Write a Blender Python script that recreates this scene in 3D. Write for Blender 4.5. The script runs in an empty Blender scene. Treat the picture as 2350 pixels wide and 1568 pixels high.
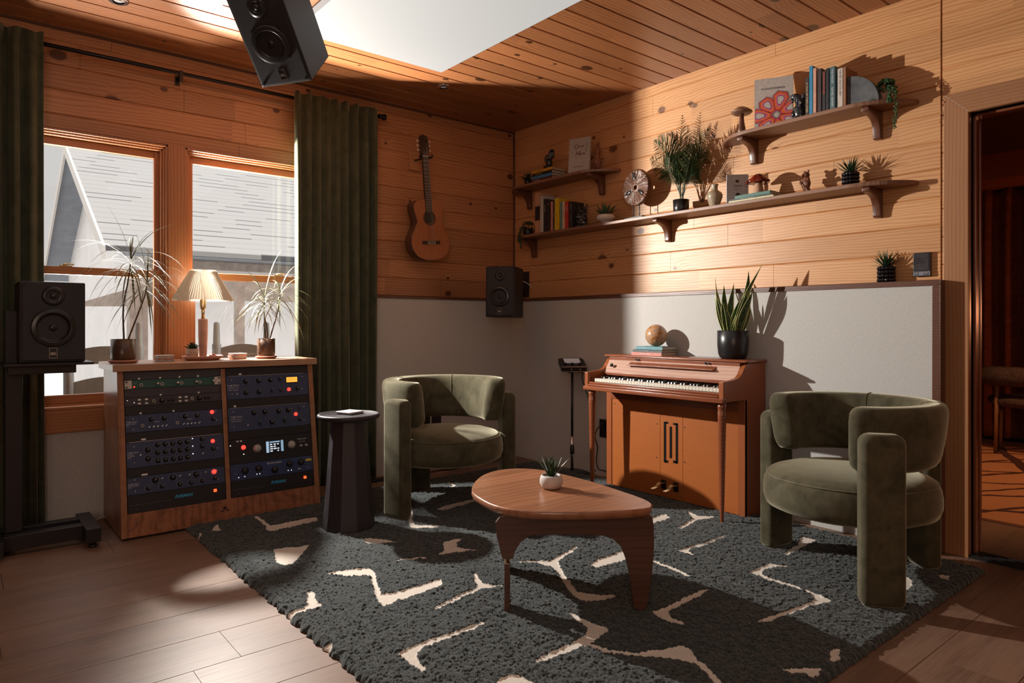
import bpy, bmesh, math, random
import numpy as np
from mathutils import Vector, Matrix, Euler
R = math.radians
PI = math.pi
col = bpy.context.scene.collection
sc = bpy.context.scene
random.seed(7)

# ---------------------------------------------------------------- survey of the room (camera pose found from the vanishing points)
FPX, HOR, DC = 1567.0, 745.0, 5.8
AZ = R(50.65)
fx, fy = math.cos(AZ), math.sin(AZ)
rx, ry = math.sin(AZ), -math.cos(AZ)
CZ = 295 / FPX * DC
_l = 5 / FPX * DC
CX = -(DC * fx + _l * rx)
CY = -(DC * fy + _l * ry)

def ray(px, py=HOR):
    u = (px - 1175) / FPX
    return fx + u * rx, fy + u * ry, (HOR - py) / FPX
def atz(px, py, z=0.0):
    d = ray(px, py); t = (z - CZ) / d[2]
    return Vector((CX + t * d[0], CY + t * d[1], z))
def aty(px, py, y=0.0):
    d = ray(px, py); t = (y - CY) / d[1]
    return Vector((CX + t * d[0], y, CZ + t * d[2]))
def atx(px, py, x=0.0):
    d = ray(px, py); t = (x - CX) / d[0]
    return Vector((x, CY + t * d[1], CZ + t * d[2]))
def atd(px, py, dep):
    d = ray(px, py)
    return Vector((CX + dep * d[0], CY + dep * d[1], CZ + dep * d[2]))
def atv(px, py, p, q):
    """point of the line of sight on the upright plane through p and q (xy)"""
    d = ray(px, py); ex, ey = q[0] - p[0], q[1] - p[1]
    t = ((p[0] - CX) * ey - (p[1] - CY) * ex) / (d[0] * ey - d[1] * ex)
    return Vector((CX + t * d[0], CY + t * d[1], CZ + t * d[2]))

# ---------------------------------------------------------------- mesh builder
class MB:
    def __init__(s, M=None):
        s.v = []; s.f = []; s.mi = []; s.sm = []; s.M = M
    def add(s, vs, fs, mi=0, smooth=False):
        b = len(s.v)
        for p in vs:
            p = Vector(p)
            s.v.append(s.M @ p if s.M is not None else p)
        for f in fs:
            s.f.append([b + i for i in f]); s.mi.append(mi); s.sm.append(smooth)
        return s
    def box(s, a, b, mi=0):
        x0, y0, z0 = a; x1, y1, z1 = b
        return s.add([(x0,y0,z0),(x1,y0,z0),(x1,y1,z0),(x0,y1,z0),(x0,y0,z1),(x1,y0,z1),(x1,y1,z1),(x0,y1,z1)],
                     [(0,3,2,1),(4,5,6,7),(0,1,5,4),(1,2,6,5),(2,3,7,6),(3,0,4,7)], mi)
    def cbox(s, c, d, mi=0):
        return s.box([c[i] - d[i] / 2 for i in range(3)], [c[i] + d[i] / 2 for i in range(3)], mi)
    def tube(s, pts, rad, n=8, mi=0, caps=True, flat=1.0):
        pts = [Vector(p) for p in pts]
        if not hasattr(rad, '__len__'): rad = [rad] * len(pts)
        T = []
        for i in range(len(pts)):
            a = pts[max(i - 1, 0)]; b = pts[min(i + 1, len(pts) - 1)]
            T.append((b - a).normalized())
        up = Vector((0, 0, 1)) if abs(T[0].z) < .9 else Vector((1, 0, 0))
        X = T[0].cross(up).normalized()
        vs = []
        for i, p in enumerate(pts):
            X = (X - T[i] * X.dot(T[i])).normalized(); Y = T[i].cross(X)
            for k in range(n):
                a = 2 * PI * k / n
                vs.append(p + X * (math.cos(a) * rad[i]) + Y * (math.sin(a) * rad[i] * flat))
        fs = []
        for i in range(len(pts) - 1):
            for k in range(n):
                k2 = (k + 1) % n
                fs.append((i*n+k, i*n+k2, (i+1)*n+k2, (i+1)*n+k))
        s.add(vs, fs, mi, True)
        if caps:
            s.add(vs[:n], [tuple(range(n))[::-1]], mi); s.add(vs[-n:], [tuple(range(n))], mi)
        return s
    def cyl(s, p0, p1, r0, r1=None, n=24, mi=0, smooth=True):
        s.tube([p0, p1], [r0, r0 if r1 is None else r1], n, mi)
        return s
    def lathe(s, prof, n=32, c=(0, 0, 0), mi=0, smooth=True, fn=None, close=True, axis='z'):
        """prof: (radius, height)"""
        vs = []; fs = []
        for r, z in prof:
            for k in range(n):
                a = 2 * PI * k / n
                rr = r * (fn(a, z) if fn else 1)
                p = (rr * math.cos(a), rr * math.sin(a), z)
                if axis == 'y': p = (p[0], -p[2], p[1])
                if axis == 'x': p = (p[2], p[0], p[1])
                vs.append((c[0] + p[0], c[1] + p[1], c[2] + p[2]))
        for i in range(len(prof) - 1):
            for k in range(n):
                k2 = (k + 1) % n
                fs.append((i*n+k, i*n+k2, (i+1)*n+k2, (i+1)*n+k))
        s.add(vs, fs, mi, smooth)
        if close:
            if prof[0][0] > 1e-5: s.add(vs[:n], [tuple(range(n))[::-1]], mi)
            if prof[-1][0] > 1e-5: s.add(vs[-n:], [tuple(range(n))], mi)
        return s
    def prism(s, out, h0, h1, axis='z', mi=0, smooth=False):
        m = {'z': lambda a, b, c: (a, b, c), 'y': lambda a, b, c: (a, c, b), 'x': lambda a, b, c: (c, a, b)}[axis]
        n = len(out)
        vs = [m(a, b, h0) for a, b in out] + [m(a, b, h1) for a, b in out]
        s.add(vs, [(i, (i+1) % n, n + (i+1) % n, n + i) for i in range(n)], mi, smooth)
        s.add(vs[:n], [tuple(range(n))[::-1]], mi); s.add(vs[n:], [tuple(range(n))], mi)
        return s
    def ball(s, c, r, sc_=(1, 1, 1), nu=16, nv=10, mi=0, rot=None):
        vs = []; fs = []
        for j in range(nv + 1):
            t = PI * j / nv
            for k in range(nu):
                a = 2 * PI * k / nu
                p = Vector((r*sc_[0]*math.sin(t)*math.cos(a), r*sc_[1]*math.sin(t)*math.sin(a), r*sc_[2]*math.cos(t)))
                if rot is not None: p = rot @ p
                vs.append(Vector(c) + p)
        for j in range(nv):
            for k in range(nu):
                k2 = (k + 1) % nu
                fs.append((j*nu+k, (j+1)*nu+k, (j+1)*nu+k2, j*nu+k2))
        return s.add(vs, fs, mi, True)
    def blade(s, p0, d, up, L, w, droop=0.3, n=6, mi=0, fold=0.25, taper=1.0, wb=0.4):
        """a tapering leaf: starts at p0 along d, bends down by droop"""
        p = Vector(p0); d = Vector(d).normalized(); vs = []; fs = []
        st = L / n
        for i in range(n + 1):
            t = i / n
            side = d.cross(Vector((0, 0, 1)))
            if side.length < .05: side = Vector((math.cos(up), math.sin(up), 0))
            side.normalize(); nrm = side.cross(d)
            if t < .35: ww = w * (wb + (1 - wb) * (t / .35))
            else: ww = w * max(0.0, 1 - ((t - .35) / .65) ** (1.6 * taper))
            ww = max(ww, w * .02) / 2
            vs += [p - side * ww + nrm * ww * fold, p - nrm * ww * fold * .4, p + side * ww + nrm * ww * fold]
            d = (d + Vector((0, 0, -1)) * droop / n).normalized()
            p = p + d * st
        for i in range(n):
            a = i * 3; b = a + 3
            fs += [(a, a+1, b+1, b), (a+1, a+2, b+2, b+1)]
        s.add(vs, fs, mi, True)
        return p
    def text(s, txt, size, M, mi=0, ext=0.0006, align='CENTER', shear=0.0, bold=0.0, sx=1.0, space=1.0):
        """lettering laid in the XY plane of M, reading along +X"""
        c = bpy.data.curves.new('t', 'FONT'); c.body = txt; c.size = size; c.extrude = ext
        c.align_x = align; c.align_y = 'CENTER'; c.shear = shear; c.offset = bold; c.resolution_u = 2; c.space_character = space
        o = bpy.data.objects.new('t', c); col.objects.link(o)
        dg = bpy.context.evaluated_depsgraph_get(); dg.update()
        me = bpy.data.meshes.new_from_object(o.evaluated_get(dg))
        S = M @ Matrix.Diagonal((sx, 1, 1, 1))
        s.add([S @ v.co for v in me.vertices], [tuple(p.vertices) for p in me.polygons], mi)
        bpy.data.objects.remove(o); bpy.data.curves.remove(c); bpy.data.meshes.remove(me)
        return s
    def build(s, name, mat, parent=None, bevel=0, seg=2, sub=0, smooth=None, loc=None, rot=None, solid=0, remesh=0, recalc=True):
        me = bpy.data.meshes.new(name)
        me.from_pydata([tuple(v) for v in s.v], [], s.f)
        mats = mat if isinstance(mat, (list, tuple)) else [mat]
        for m in mats: me.materials.append(m)
        me.polygons.foreach_set('material_index', s.mi)
        me.polygons.foreach_set('use_smooth', [bool(x) if smooth is None else smooth for x in s.sm])
        if recalc or remesh or sub:
            bm = bmesh.new(); bm.from_mesh(me)
            bmesh.ops.remove_doubles(bm, verts=bm.verts, dist=1e-6)
            bmesh.ops.recalc_face_normals(bm, faces=bm.faces)
            bm.to_mesh(me); bm.free()
        me.update()
        o = bpy.data.objects.new(name, me); col.objects.link(o)
        if parent is not None: o.parent = parent
        if loc is not None: o.location = loc
        if rot is not None: o.rotation_euler = rot
        if solid:
            m = o.modifiers.new('s', 'SOLIDIFY'); m.thickness = solid; m.offset = 0
        if remesh:
            m = o.modifiers.new('r', 'REMESH'); m.mode = 'VOXEL'; m.voxel_size = remesh; m.use_smooth_shade = True
            m = o.modifiers.new('sm', 'SMOOTH'); m.factor = .6; m.iterations = 3
        if bevel:
            m = o.modifiers.new('b', 'BEVEL'); m.width = bevel; m.segments = seg; m.limit_method = 'ANGLE'; m.angle_limit = R(35)
            m.harden_normals = False
            if seg > 2: me.polygons.foreach_set('use_smooth', [True] * len(me.polygons))
        if sub:
            m = o.modifiers.new('u', 'SUBSURF'); m.levels = sub; m.render_levels = sub
        return o

def thing(name, label, cat, loc=(0, 0, 0), rotz=0, group=None, rot=None):
    o = bpy.data.objects.new(name, None); col.objects.link(o)
    o.location = loc
    o.rotation_euler = rot if rot is not None else (0, 0, rotz)
    o.empty_display_size = .05
    o['label'] = label; o['category'] = cat
    if group: o['group'] = group
    return o
def tag(o, label, cat, group=None, kind=None):
    o['label'] = label; o['category'] = cat
    if group: o['group'] = group
    if kind: o['kind'] = kind
    return o
def struct(o, label=None, cat=None):
    o['kind'] = 'structure'
    if label: o['label'] = label
    if cat: o['category'] = cat
    return o
def dup(root, loc=None, rotz=None, label=None):
    r = root.copy(); col.objects.link(r)
    if loc is not None: r.location = loc
    if rotz is not None: r.rotation_euler = (0, 0, rotz)
    if label: r['label'] = label
    for ch in list(root.children):
        c = ch.copy(); col.objects.link(c); c.parent = r
        for g in list(ch.children):
            d = g.copy(); col.objects.link(d); d.parent = c
    return r
def smooth_closed(pts, n=6):
    """Catmull-Rom through a closed outline"""
    out = []; m = len(pts)
    for i in range(m):
        p0, p1, p2, p3 = [Vector(pts[(i + k) % m]) for k in (-1, 0, 1, 2)]
        for j in range(n):
            t = j / n
            out.append(.5 * ((2*p1) + (p2-p0)*t + (2*p0-5*p1+4*p2-p3)*t*t + (3*p1-p0-3*p2+p3)*t**3))
    return out
def smooth_open(pts, n=6):
    pts = [Vector(p) for p in pts]; out = []
    e = [pts[0]*2 - pts[1]] + pts + [pts[-1]*2 - pts[-2]]
    for i in range(len(pts) - 1):
        p0, p1, p2, p3 = e[i:i+4]
        for j in range(n):
            t = j / n
            out.append(.5 * ((2*p1) + (p2-p0)*t + (2*p0-5*p1+4*p2-p3)*t*t + (3*p1-p0-3*p2+p3)*t**3))
    out.append(pts[-1]); return out
# ---------------------------------------------------------------- materials
class NT:
    def __init__(s, name):
        s.m = bpy.data.materials.new(name); s.m.use_nodes = True
        s.t = s.m.node_tree; s.b = s.t.nodes['Principled BSDF']; s.out = s.t.nodes['Material Output']
    def n(s, typ, **kw):
        nd = s.t.nodes.new(typ)
        for k, v in kw.items():
            if k.startswith('_'): setattr(nd, k[1:], v)
        for k, v in kw.items():
            if k.startswith('_'): continue
            key = int(k[1:]) if k[0] == 'i' and k[1:].isdigit() else k.replace('__', ' ')
            if hasattr(v, 'is_output') and v.is_output: s.t.links.new(v, nd.inputs[key])
            else: nd.inputs[key].default_value = v
        return nd
    def math(s, op, a, b=0.0, c=0.0, clamp=False):
        nd = s.n('ShaderNodeMath', _operation=op, _use_clamp=clamp, i0=a, i1=b, i2=c); return nd.outputs[0]
    def mix(s, f, a, b, blend='MIX'):
        nd = s.n('ShaderNodeMix', _data_type='RGBA', _blend_type=blend)
        for i, v in ((0, f), (6, a), (7, b)):
            if hasattr(v, 'is_output'): s.t.links.new(v, nd.inputs[i])
            else: nd.inputs[i].default_value = (*v, 1) if (i > 0 and len(v) == 3) else v
        return nd.outputs[2]
    def noise(s, vec, scale, detail=4, rough=.55, dist=0.0):
        nd = s.n('ShaderNodeTexNoise', Scale=scale, Detail=detail, Roughness=rough, Distortion=dist)
        if vec is not None: s.t.links.new(vec, nd.inputs['Vector'])
        return nd.outputs['Fac']
    def ramp(s, f, stops):
        nd = s.n('ShaderNodeValToRGB'); cr = nd.color_ramp
        while len(cr.elements) > 1: cr.elements.remove(cr.elements[-1])
        cr.elements[0].position = stops[0][0]; cr.elements[0].color = (*stops[0][1], 1)
        for p, c in stops[1:]:
            e = cr.elements.new(p); e.color = (*c, 1)
        s.t.links.new(f, nd.inputs[0]); return nd.outputs[0]
    def coord(s, which='Object'):
        return s.n('ShaderNodeTexCoord').outputs[which]
    def mapping(s, vec, scale=(1, 1, 1), rot=(0, 0, 0), loc=(0, 0, 0)):
        nd = s.n('ShaderNodeMapping', Scale=scale, Rotation=rot, Location=loc); s.t.links.new(vec, nd.inputs['Vector']); return nd.outputs[0]
    def sep(s, vec): 
        nd = s.n('ShaderNodeSeparateXYZ'); s.t.links.new(vec, nd.inputs[0]); return nd.outputs
    def comb(s, x, y, z):
        nd = s.n('ShaderNodeCombineXYZ', X=x, Y=y, Z=z); return nd.outputs[0]
    def set(s, **kw):
        for k, v in kw.items():
            k = k.replace('__', ' ')
            if hasattr(v, 'is_output'): s.t.links.new(v, s.b.inputs[k])
            else: s.b.inputs[k].default_value = v
        return s
    def bump(s, h, strength=.3, dist=.01):
        nd = s.n('ShaderNodeBump', Strength=strength, Distance=dist); s.t.links.new(h, nd.inputs['Height'])
        s.t.links.new(nd.outputs[0], s.b.inputs['Normal'])

def plain(name, c, rough=.5, metal=0.0, noise=0.0, nscale=20, bump=0.0, bscale=60, coat=0.0, sheen=0.0, spec=.5, emit=None, es=1.0, sub=0.0):
    k = NT(name)
    base = (*c, 1)
    if noise:
        f = k.noise(k.coord(), nscale, 5)
        a = tuple(max(0, x * (1 - noise)) for x in c); b = tuple(min(1, x * (1 + noise)) for x in c)
        base = k.ramp(f, [(.3, a), (.7, b)])
    k.set(Base__Color=base, Roughness=rough, Metallic=metal)
    k.b.inputs['Specular IOR Level'].default_value = spec
    if coat: k.b.inputs['Coat Weight'].default_value = coat; k.b.inputs['Coat Roughness'].default_value = .15
    if sheen:
        k.b.inputs['Sheen Weight'].default_value = sheen; k.b.inputs['Sheen Roughness'].default_value = .35
    if bump: k.bump(k.noise(k.coord(), bscale, 4), bump, .004)
    if emit is not None:
        k.b.inputs['Emission Color'].default_value = (*emit, 1); k.b.inputs['Emission Strength'].default_value = es
    return k.m

def wood(name, light, dark, along='x', across='z', rough=.45, freq=55, wob=5.0, pitch=0, knots=0, fibre=.25, coat=0.0, var=.16, seed=0.0, mott=0.0, spec=.5, off=0.0, bumps=.12, blen=0, rp=3.0, blot=.75, rw=.5):
    """procedural timber: growth rings as a warped sine across the board, fine fibre, optional boards and knots"""
    freq *= 2.6; wob *= 2.3
    k = NT(name); co = k.coord(); xyz = k.sep(co)
    ax = {'x': 0, 'y': 1, 'z': 2}
    third = [a for a in 'xyz' if a not in (along, across)][0]
    u, v, w = xyz[ax[along]], xyz[ax[across]], xyz[ax[third]]
    if pitch:
        idx = k.math('FLOOR', k.math('DIVIDE', k.math('ADD', v, off), pitch))
        wn = k.n('ShaderNodeTexWhiteNoise', _noise_dimensions='1D', W=k.math('ADD', idx, seed))
        rnd = wn.outputs['Value']
        if blen:
            idu = k.math('FLOOR', k.math('DIVIDE', k.math('ADD', u, k.math('MULTIPLY', rnd, 7.3)), blen))
            wn = k.n('ShaderNodeTexWhiteNoise', _noise_dimensions='2D')
            k.t.links.new(k.comb(idu, idx, 0.0), wn.inputs['Vector']); rnd = wn.outputs['Value']
        u = k.math('ADD', u, k.math('MULTIPLY', rnd, 37.0))
        w = k.math('ADD', w, k.math('MULTIPLY', rnd, 11.0))
    # long, lazy warp of the rings
    vec = k.comb(k.math('MULTIPLY', u, .9), k.math('MULTIPLY', v, 4.0), w)
    n1 = k.noise(vec, 1.0, 3, .5)
    warp = k.math('MULTIPLY', n1, wob)
    kn = None
    if knots:
        P = k.comb(k.math('MULTIPLY', u, 3.6), k.math('MULTIPLY', v, 5.0), 0.0)
        vo = k.n('ShaderNodeTexVoronoi', _voronoi_dimensions='2D', Scale=1.0, Randomness=.9); k.t.links.new(P, vo.inputs['Vector'])
        d = vo.outputs['Distance']; cs = k.sep(vo.outputs['Color'])
        keep = k.math('GREATER_THAN', cs[0], 1 - knots)
        size = k.math('MULTIPLY_ADD', k.math('POWER', cs[1], 2.0), .11, .035)
        q = k.math('DIVIDE', d, size)
        infl = k.math('MULTIPLY', k.math('POWER', 2.718, k.math('MULTIPLY', q, -.55)), keep)
        warp = k.math('ADD', warp, k.math('MULTIPLY', infl, 9.0))
        kn = k.math('MULTIPLY', k.math('SUBTRACT', 1.35, q, clamp=True), keep, clamp=True)
    ph = k.math('ADD', k.math('MULTIPLY', v, freq), warp)
    ring = k.math('SINE', k.math('MULTIPLY', ph, 2.2))
    ring = k.math('MULTIPLY_ADD', ring, .5, .5)
    ring = k.math('POWER', ring, rp)
    fv = k.comb(k.math('MULTIPLY', u, 6), k.math('MULTIPLY', v, 260), k.math('MULTIPLY', w, 260))
    fb = k.noise(fv, 1.0, 3, .6)
    bl = k.noise(k.comb(k.math('MULTIPLY', u, 1.7), k.math('MULTIPLY', v, 9.0), k.math('MULTIPLY', w, 9.0)), 1.0, 4, .6)
    f = k.math('ADD', k.math('MULTIPLY', ring, rw), k.math('MULTIPLY', k.math('SUBTRACT', fb, .5), fibre * 2.4))
    f = k.math('ADD', f, k.math('MULTIPLY', k.math('SUBTRACT', bl, .42), blot), clamp=True)
    c = k.mix(f, light, dark)
    if mott:
        mo = k.noise(co, 14.0, 5, .6, 1.5)
        c = k.mix(k.math('MULTIPLY', k.math('SUBTRACT', mo, .45, clamp=True), mott * 5, clamp=True), c, tuple(x * .35 for x in dark))
    if pitch and var:
        g = k.math('MULTIPLY_ADD', rnd, var * 2, 1 - var)
        c = k.mix(1.0, c, k.comb(g, g, g), 'MULTIPLY')
    if kn is not None:
        ringk = k.math('SINE', k.math('MULTIPLY', q, 14.0))
        kc = k.mix(k.math('MULTIPLY_ADD', ringk, .25, .35, clamp=True), tuple(x * .22 for x in dark), tuple(x * .70 for x in dark))
        c = k.mix(k.math('MULTIPLY', kn, 2.2, clamp=True), c, kc)
    k.set(Base__Color=c, Roughness=k.math('MULTIPLY_ADD', fb, .18, rough - .09))
    k.b.inputs['Specular IOR Level'].default_value = spec
    if coat: k.b.inputs['Coat Weight'].default_value = coat; k.b.inputs['Coat Roughness'].default_value = .2
    if bumps: k.bump(k.math('ADD', k.math('MULTIPLY', ring, .5), fb), bumps, .003)
    return k.m

PITCH = .1346
M = {}
M['pine_x'] = wood('pine_x', (.48, .222, .102), (.26, .092, .038), 'x', 'z', .42, 50, 8, PITCH, .42, seed=3, var=.16, blen=2.3, blot=.9, off=.04)  # same wood as pine_y; the window wall's shade is put into the colour
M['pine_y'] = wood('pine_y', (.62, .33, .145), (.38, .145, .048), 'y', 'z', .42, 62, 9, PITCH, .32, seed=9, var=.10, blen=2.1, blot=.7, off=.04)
M['pine_ceiling'] = wood('pine_ceiling', (.34, .135, .052), (.17, .058, .022), 'x', 'y', .36, 46, 7, PITCH, .34, seed=5, var=.18, blen=2.6, off=.04)
M['casing'] = wood('casing_wood', (.36, .17, .075), (.25, .108, .045), 'z', 'y', .4, 70, 3, knots=.10, fibre=.4)
M['casing_y'] = wood('casing_wood_y', (.34, .16, .07), (.23, .10, .042), 'y', 'z', .4, 70, 3, fibre=.4)
M['window_wood'] = wood('window_wood', (.46, .19, .075), (.26, .09, .03), 'x', 'z', .35, 70, 4, coat=.2)
M['window_wood_z'] = wood('window_wood_z', (.46, .19, .075), (.26, .09, .03), 'z', 'x', .35, 60, 4, knots=.12, coat=.2)
M['trim_dark'] = wood('trim_dark', (.13, .05, .028), (.045, .016, .010), 'y', 'z', .4, 90, 4, coat=.2)
M['trim_dark_z'] = wood('trim_dark_z', (.15, .06, .035), (.05, .018, .011), 'z', 'x', .4, 90, 4, coat=.2)
M['trim_dark_x'] = wood('trim_dark_x', (.13, .05, .028), (.045, .016, .010), 'x', 'z', .4, 90, 4, coat=.2)
M['floor'] = wood('floor_laminate', (.225, .134, .090), (.105, .058, .039), 'x', 'y', .42, 30, 5, .2385, 0, fibre=.62, seed=11, var=.13, off=.0267, bumps=.012, blen=1.4, rp=1.5, blot=1.9, rw=.10)
M['shelf'] = wood('shelf_oak', (.25, .125, .075), (.115, .05, .030), 'y', 'x', .42, 120, 3, fibre=.5)
M['bracket'] = wood('bracket_wood', (.14, .05, .026), (.06, .02, .011), 'z', 'y', .36, 90, 4, coat=.25)
M['rack_wood'] = wood('rack_plywood', (.34, .15, .075), (.16, .058, .027), 'z', 'x', .38, 22, 8, mott=.35, coat=.25)
M['rack_front'] = wood('rack_front', (.33, .13, .062), (.15, .05, .024), 'z', 'x', .4, 20, 9, mott=.5, coat=.2)
M['rack_top'] = wood('rack_top', (.42, .24, .15), (.26, .13, .075), 'x', 'y', .38, 40, 6, coat=.25)
M['walnut'] = wood('walnut', (.17, .062, .032), (.075, .025, .014), 'x', 'z', .38, 60, 5, coat=.3)
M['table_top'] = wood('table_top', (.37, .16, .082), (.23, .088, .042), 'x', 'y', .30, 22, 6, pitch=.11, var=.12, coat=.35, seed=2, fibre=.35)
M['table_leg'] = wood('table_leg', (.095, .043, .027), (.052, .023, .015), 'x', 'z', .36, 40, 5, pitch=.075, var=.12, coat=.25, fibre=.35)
M['piano'] = wood('piano_mahogany', (.24, .068, .026), (.13, .033, .013), 'y', 'z', .30, 50, 5, coat=.5, fibre=.35)
M['piano_panel'] = wood('piano_panel', (.37, .108, .024), (.30, .082, .018), 'y', 'z', .38, 90, 3, coat=.25, fibre=.7, bumps=.02, rw=.2, blot=1.0)
M['piano_side'] = wood('piano_side', (.30, .085, .026), (.19, .048, .014), 'z', 'x', .34, 50, 5, coat=.3, fibre=.3)
M['fallboard'] = wood('piano_fallboard', (.52, .34, .27), (.36, .20, .145), 'y', 'z', .28, 50, 3, coat=.5, fibre=.2)
M['guitar_top'] = wood('guitar_cedar', (.36, .115, .037), (.26, .075, .022), 'z', 'x', .28, 240, 1, coat=.4, fibre=.25)
M['guitar_side'] = wood('guitar_side', (.085, .03, .018), (.035, .012, .008), 'z', 'y', .3, 90, 3, coat=.4)
M['dark_wood'] = wood('dark_wood', (.065, .028, .018), (.02, .009, .007), 'z', 'x', .5, 80, 4)
M['black_wood'] = wood('black_wood', (.030, .025, .030), (.012, .010, .013), 'z', 'x', .5, 80, 4, fibre=.5)
M['carving'] = wood('carved_brown', (.13, .05, .024), (.05, .018, .010), 'z', 'x', .42, 60, 4)

def fabric(name, a, b, scale=420, bump=.25, rough=.9, along=None, big=.2):
    k = NT(name); co = k.coord()
    f1 = k.noise(k.mapping(co, (scale, scale, scale * .12)), 1.0, 2)
    f2 = k.noise(k.mapping(co, (scale * .12, scale * .12, scale)), 1.0, 2)
    f = k.math('ADD', k.math('MULTIPLY', f1, .5), k.math('MULTIPLY', f2, .5))
    c = k.ramp(f, [(.35, a), (.65, b)])
    k.set(Base__Color=c, Roughness=rough); k.b.inputs['Specular IOR Level'].default_value = .2
    k.bump(f, bump, .002)
    return k.m
M['linen'] = fabric('grey_linen', (.43, .425, .41), (.59, .585, .565), 700, .12)
M['white_fabric'] = plain('white_fabric_glow', (.13, .129, .125), .8, emit=(1, .985, .955), es=.42)  # emission added so the panel reads evenly bright; it is no lamp
M['chair_cloth'] = fabric('brown_boucle', (.05, .03, .025), (.16, .10, .085), 160, .8)

def velvet(name, a, b, sh, scale=3.0, shs=.8):
    k = NT(name); co = k.coord()
    f = k.noise(co, scale * 3, 5, .6, .8)
    g = k.noise(k.mapping(co, (1, 1, .4)), 45, 4, .6)
    c = k.ramp(k.math('ADD', k.math('MULTIPLY', f, .75), k.math('MULTIPLY', g, .25)), [(.36, a), (.64, b)])
    k.set(Base__Color=c, Roughness=.85)
    k.b.inputs['Sheen Weight'].default_value = shs; k.b.inputs['Sheen Roughness'].default_value = .38
    k.b.inputs['Sheen Tint'].default_value = (*sh, 1); k.b.inputs['Specular IOR Level'].default_value = .15
    k.bump(k.noise(co, 900, 2), .15, .002)
    return k.m
M['velvet'] = velvet('olive_velvet', (.046, .041, .023), (.100, .090, .055), (.85, .80, .60), shs=.75)
M['curtain'] = velvet('green_curtain', (.048, .055, .034), (.082, .092, .060), (.75, .72, .50), shs=.5)
M['red_curtain'] = velvet('rust_curtain', (.15, .042, .022), (.24, .065, .03), (.7, .35, .25), shs=.4)

M['white_paint'] = plain('white_paint', (.7, .69, .67), .7)
M['black'] = plain('black_plastic', (.012, .011, .012), .42, noise=.2)
M['black_matte'] = plain('speaker_black', (.016, .014, .016), .55, bump=.25, bscale=700)
M['cone'] = plain('speaker_cone', (.010, .010, .011), .38)
M['rubber'] = plain('rubber_surround', (.018, .017, .018), .3)
M['steel_dark'] = plain('black_steel', (.020, .018, .022), .38, metal=.2)
M['rod'] = plain('rod_black', (.018, .014, .014), .35, metal=.5)
M['chrome'] = plain('chrome', (.7, .7, .7), .18, metal=1.0)
M['silver'] = plain('silver', (.55, .53, .50), .35, metal=.9)
M['dial'] = plain('dial_grey', (.42, .40, .38), .45, metal=.3)
M['brass'] = plain('brass', (.62, .47, .25), .32, metal=1.0, noise=.2)
M['gold'] = plain('gold', (.75, .55, .28), .35, metal=.7)
M['blue_panel'] = plain('navy_panel', (.032, .052, .115), .42, noise=.1)
M['blue_panel2'] = plain('royal_panel', (.030, .048, .135), .4, noise=.1)
M['green_panel'] = plain('green_panel', (.02, .085, .070), .42)
M['grey_panel'] = plain('charcoal_panel', (.040, .036, .044), .45)
M['black_panel'] = plain('black_panel', (.010, .009, .012), .5)
M['cream_metal'] = plain('cream_metal', (.55, .50, .44), .4)
M['print_white'] = plain('white_print', (.55, .55, .58), .6)
M['print_dim'] = plain('grey_print', (.18, .19, .22), .6)
M['print_blue'] = plain('cyan_print', (.03, .32, .58), .5)
M['red_lamp'] = plain('red_lamp', (.8, .05, .03), .3, emit=(1, .03, .02), es=3.2)
M['orange_lamp'] = plain('orange_switch', (.9, .12, .05), .3, emit=(1, .09, .02), es=2.0)
M['amber_lamp'] = plain('amber_meter', (.9, .45, .08), .4, emit=(1, .40, .05), es=1.1)
M['white_led'] = plain('white_led', (.9, .9, .9), .3, emit=(1, .95, .9), es=1.6)
M['screen_glow'] = plain('screen_glow', (.1, .2, .3), .3, emit=(.30, .46, .62), es=.75)
M['screen_dark'] = plain('screen_dark', (.01, .02, .05), .3)
M['screen_white'] = plain('screen_white', (.8, .85, .9), .3, emit=(.8, .9, 1), es=.9)
M['screen_grey'] = plain('glass_screen', (.50, .46, .46), .12, emit=(.6, .55, .56), es=.15)
M['screen_off'] = plain('screen_off', (.05, .045, .05), .25, noise=.3)
M['yellow'] = plain('yellow_label', (.75, .58, .05), .6)
M['white_label'] = plain('white_label', (.75, .74, .72), .6)
M['terracotta'] = plain('terracotta', (.42, .16, .10), .7, noise=.15)
M['terracotta_l'] = plain('pale_terracotta', (.55, .30, .22), .7, noise=.15)
M['brown_glaze'] = plain('brown_glaze', (.09, .045, .025), .3, noise=.25)
M['black_ceramic'] = plain('black_ceramic', (.012, .012, .013), .33)
M['black_gloss'] = plain('black_gloss', (.006, .005, .007), .08)
M['white_ceramic'] = plain('white_ceramic', (.68, .64, .60), .38, noise=.05)
M['concrete'] = plain('pale_stoneware', (.55, .50, .48), .6, noise=.08)
M['soil'] = plain('soil', (.04, .025, .018), .95, noise=.5, nscale=120)
M['leaf'] = plain('leaf_green', (.028, .062, .018), .42, noise=.4, nscale=30)
M['leaf_dark'] = plain('leaf_dark', (.020, .050, .020), .4, noise=.4, nscale=30)
M['leaf_palm'] = plain('palm_leaf', (.045, .062, .016), .45, noise=.5, nscale=12)
M['leaf_pearl'] = plain('pearl_leaf', (.035, .105, .040), .4, noise=.35, nscale=60)
M['leaf_succ'] = plain('succulent_leaf', (.05, .115, .06), .4, noise=.35, nscale=60)
M['stem'] = plain('bare_stem', (.11, .065, .045), .7, noise=.3, nscale=80)
def striped_leaf(name, mid, edge):
    k = NT(name); g = k.noise(k.mapping(k.coord(), (30, 30, 90)), 1.0, 3)
    k.set(Base__Color=k.ramp(g, [(.35, mid), (.6, edge)]), Roughness=.45); return k.m
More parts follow.
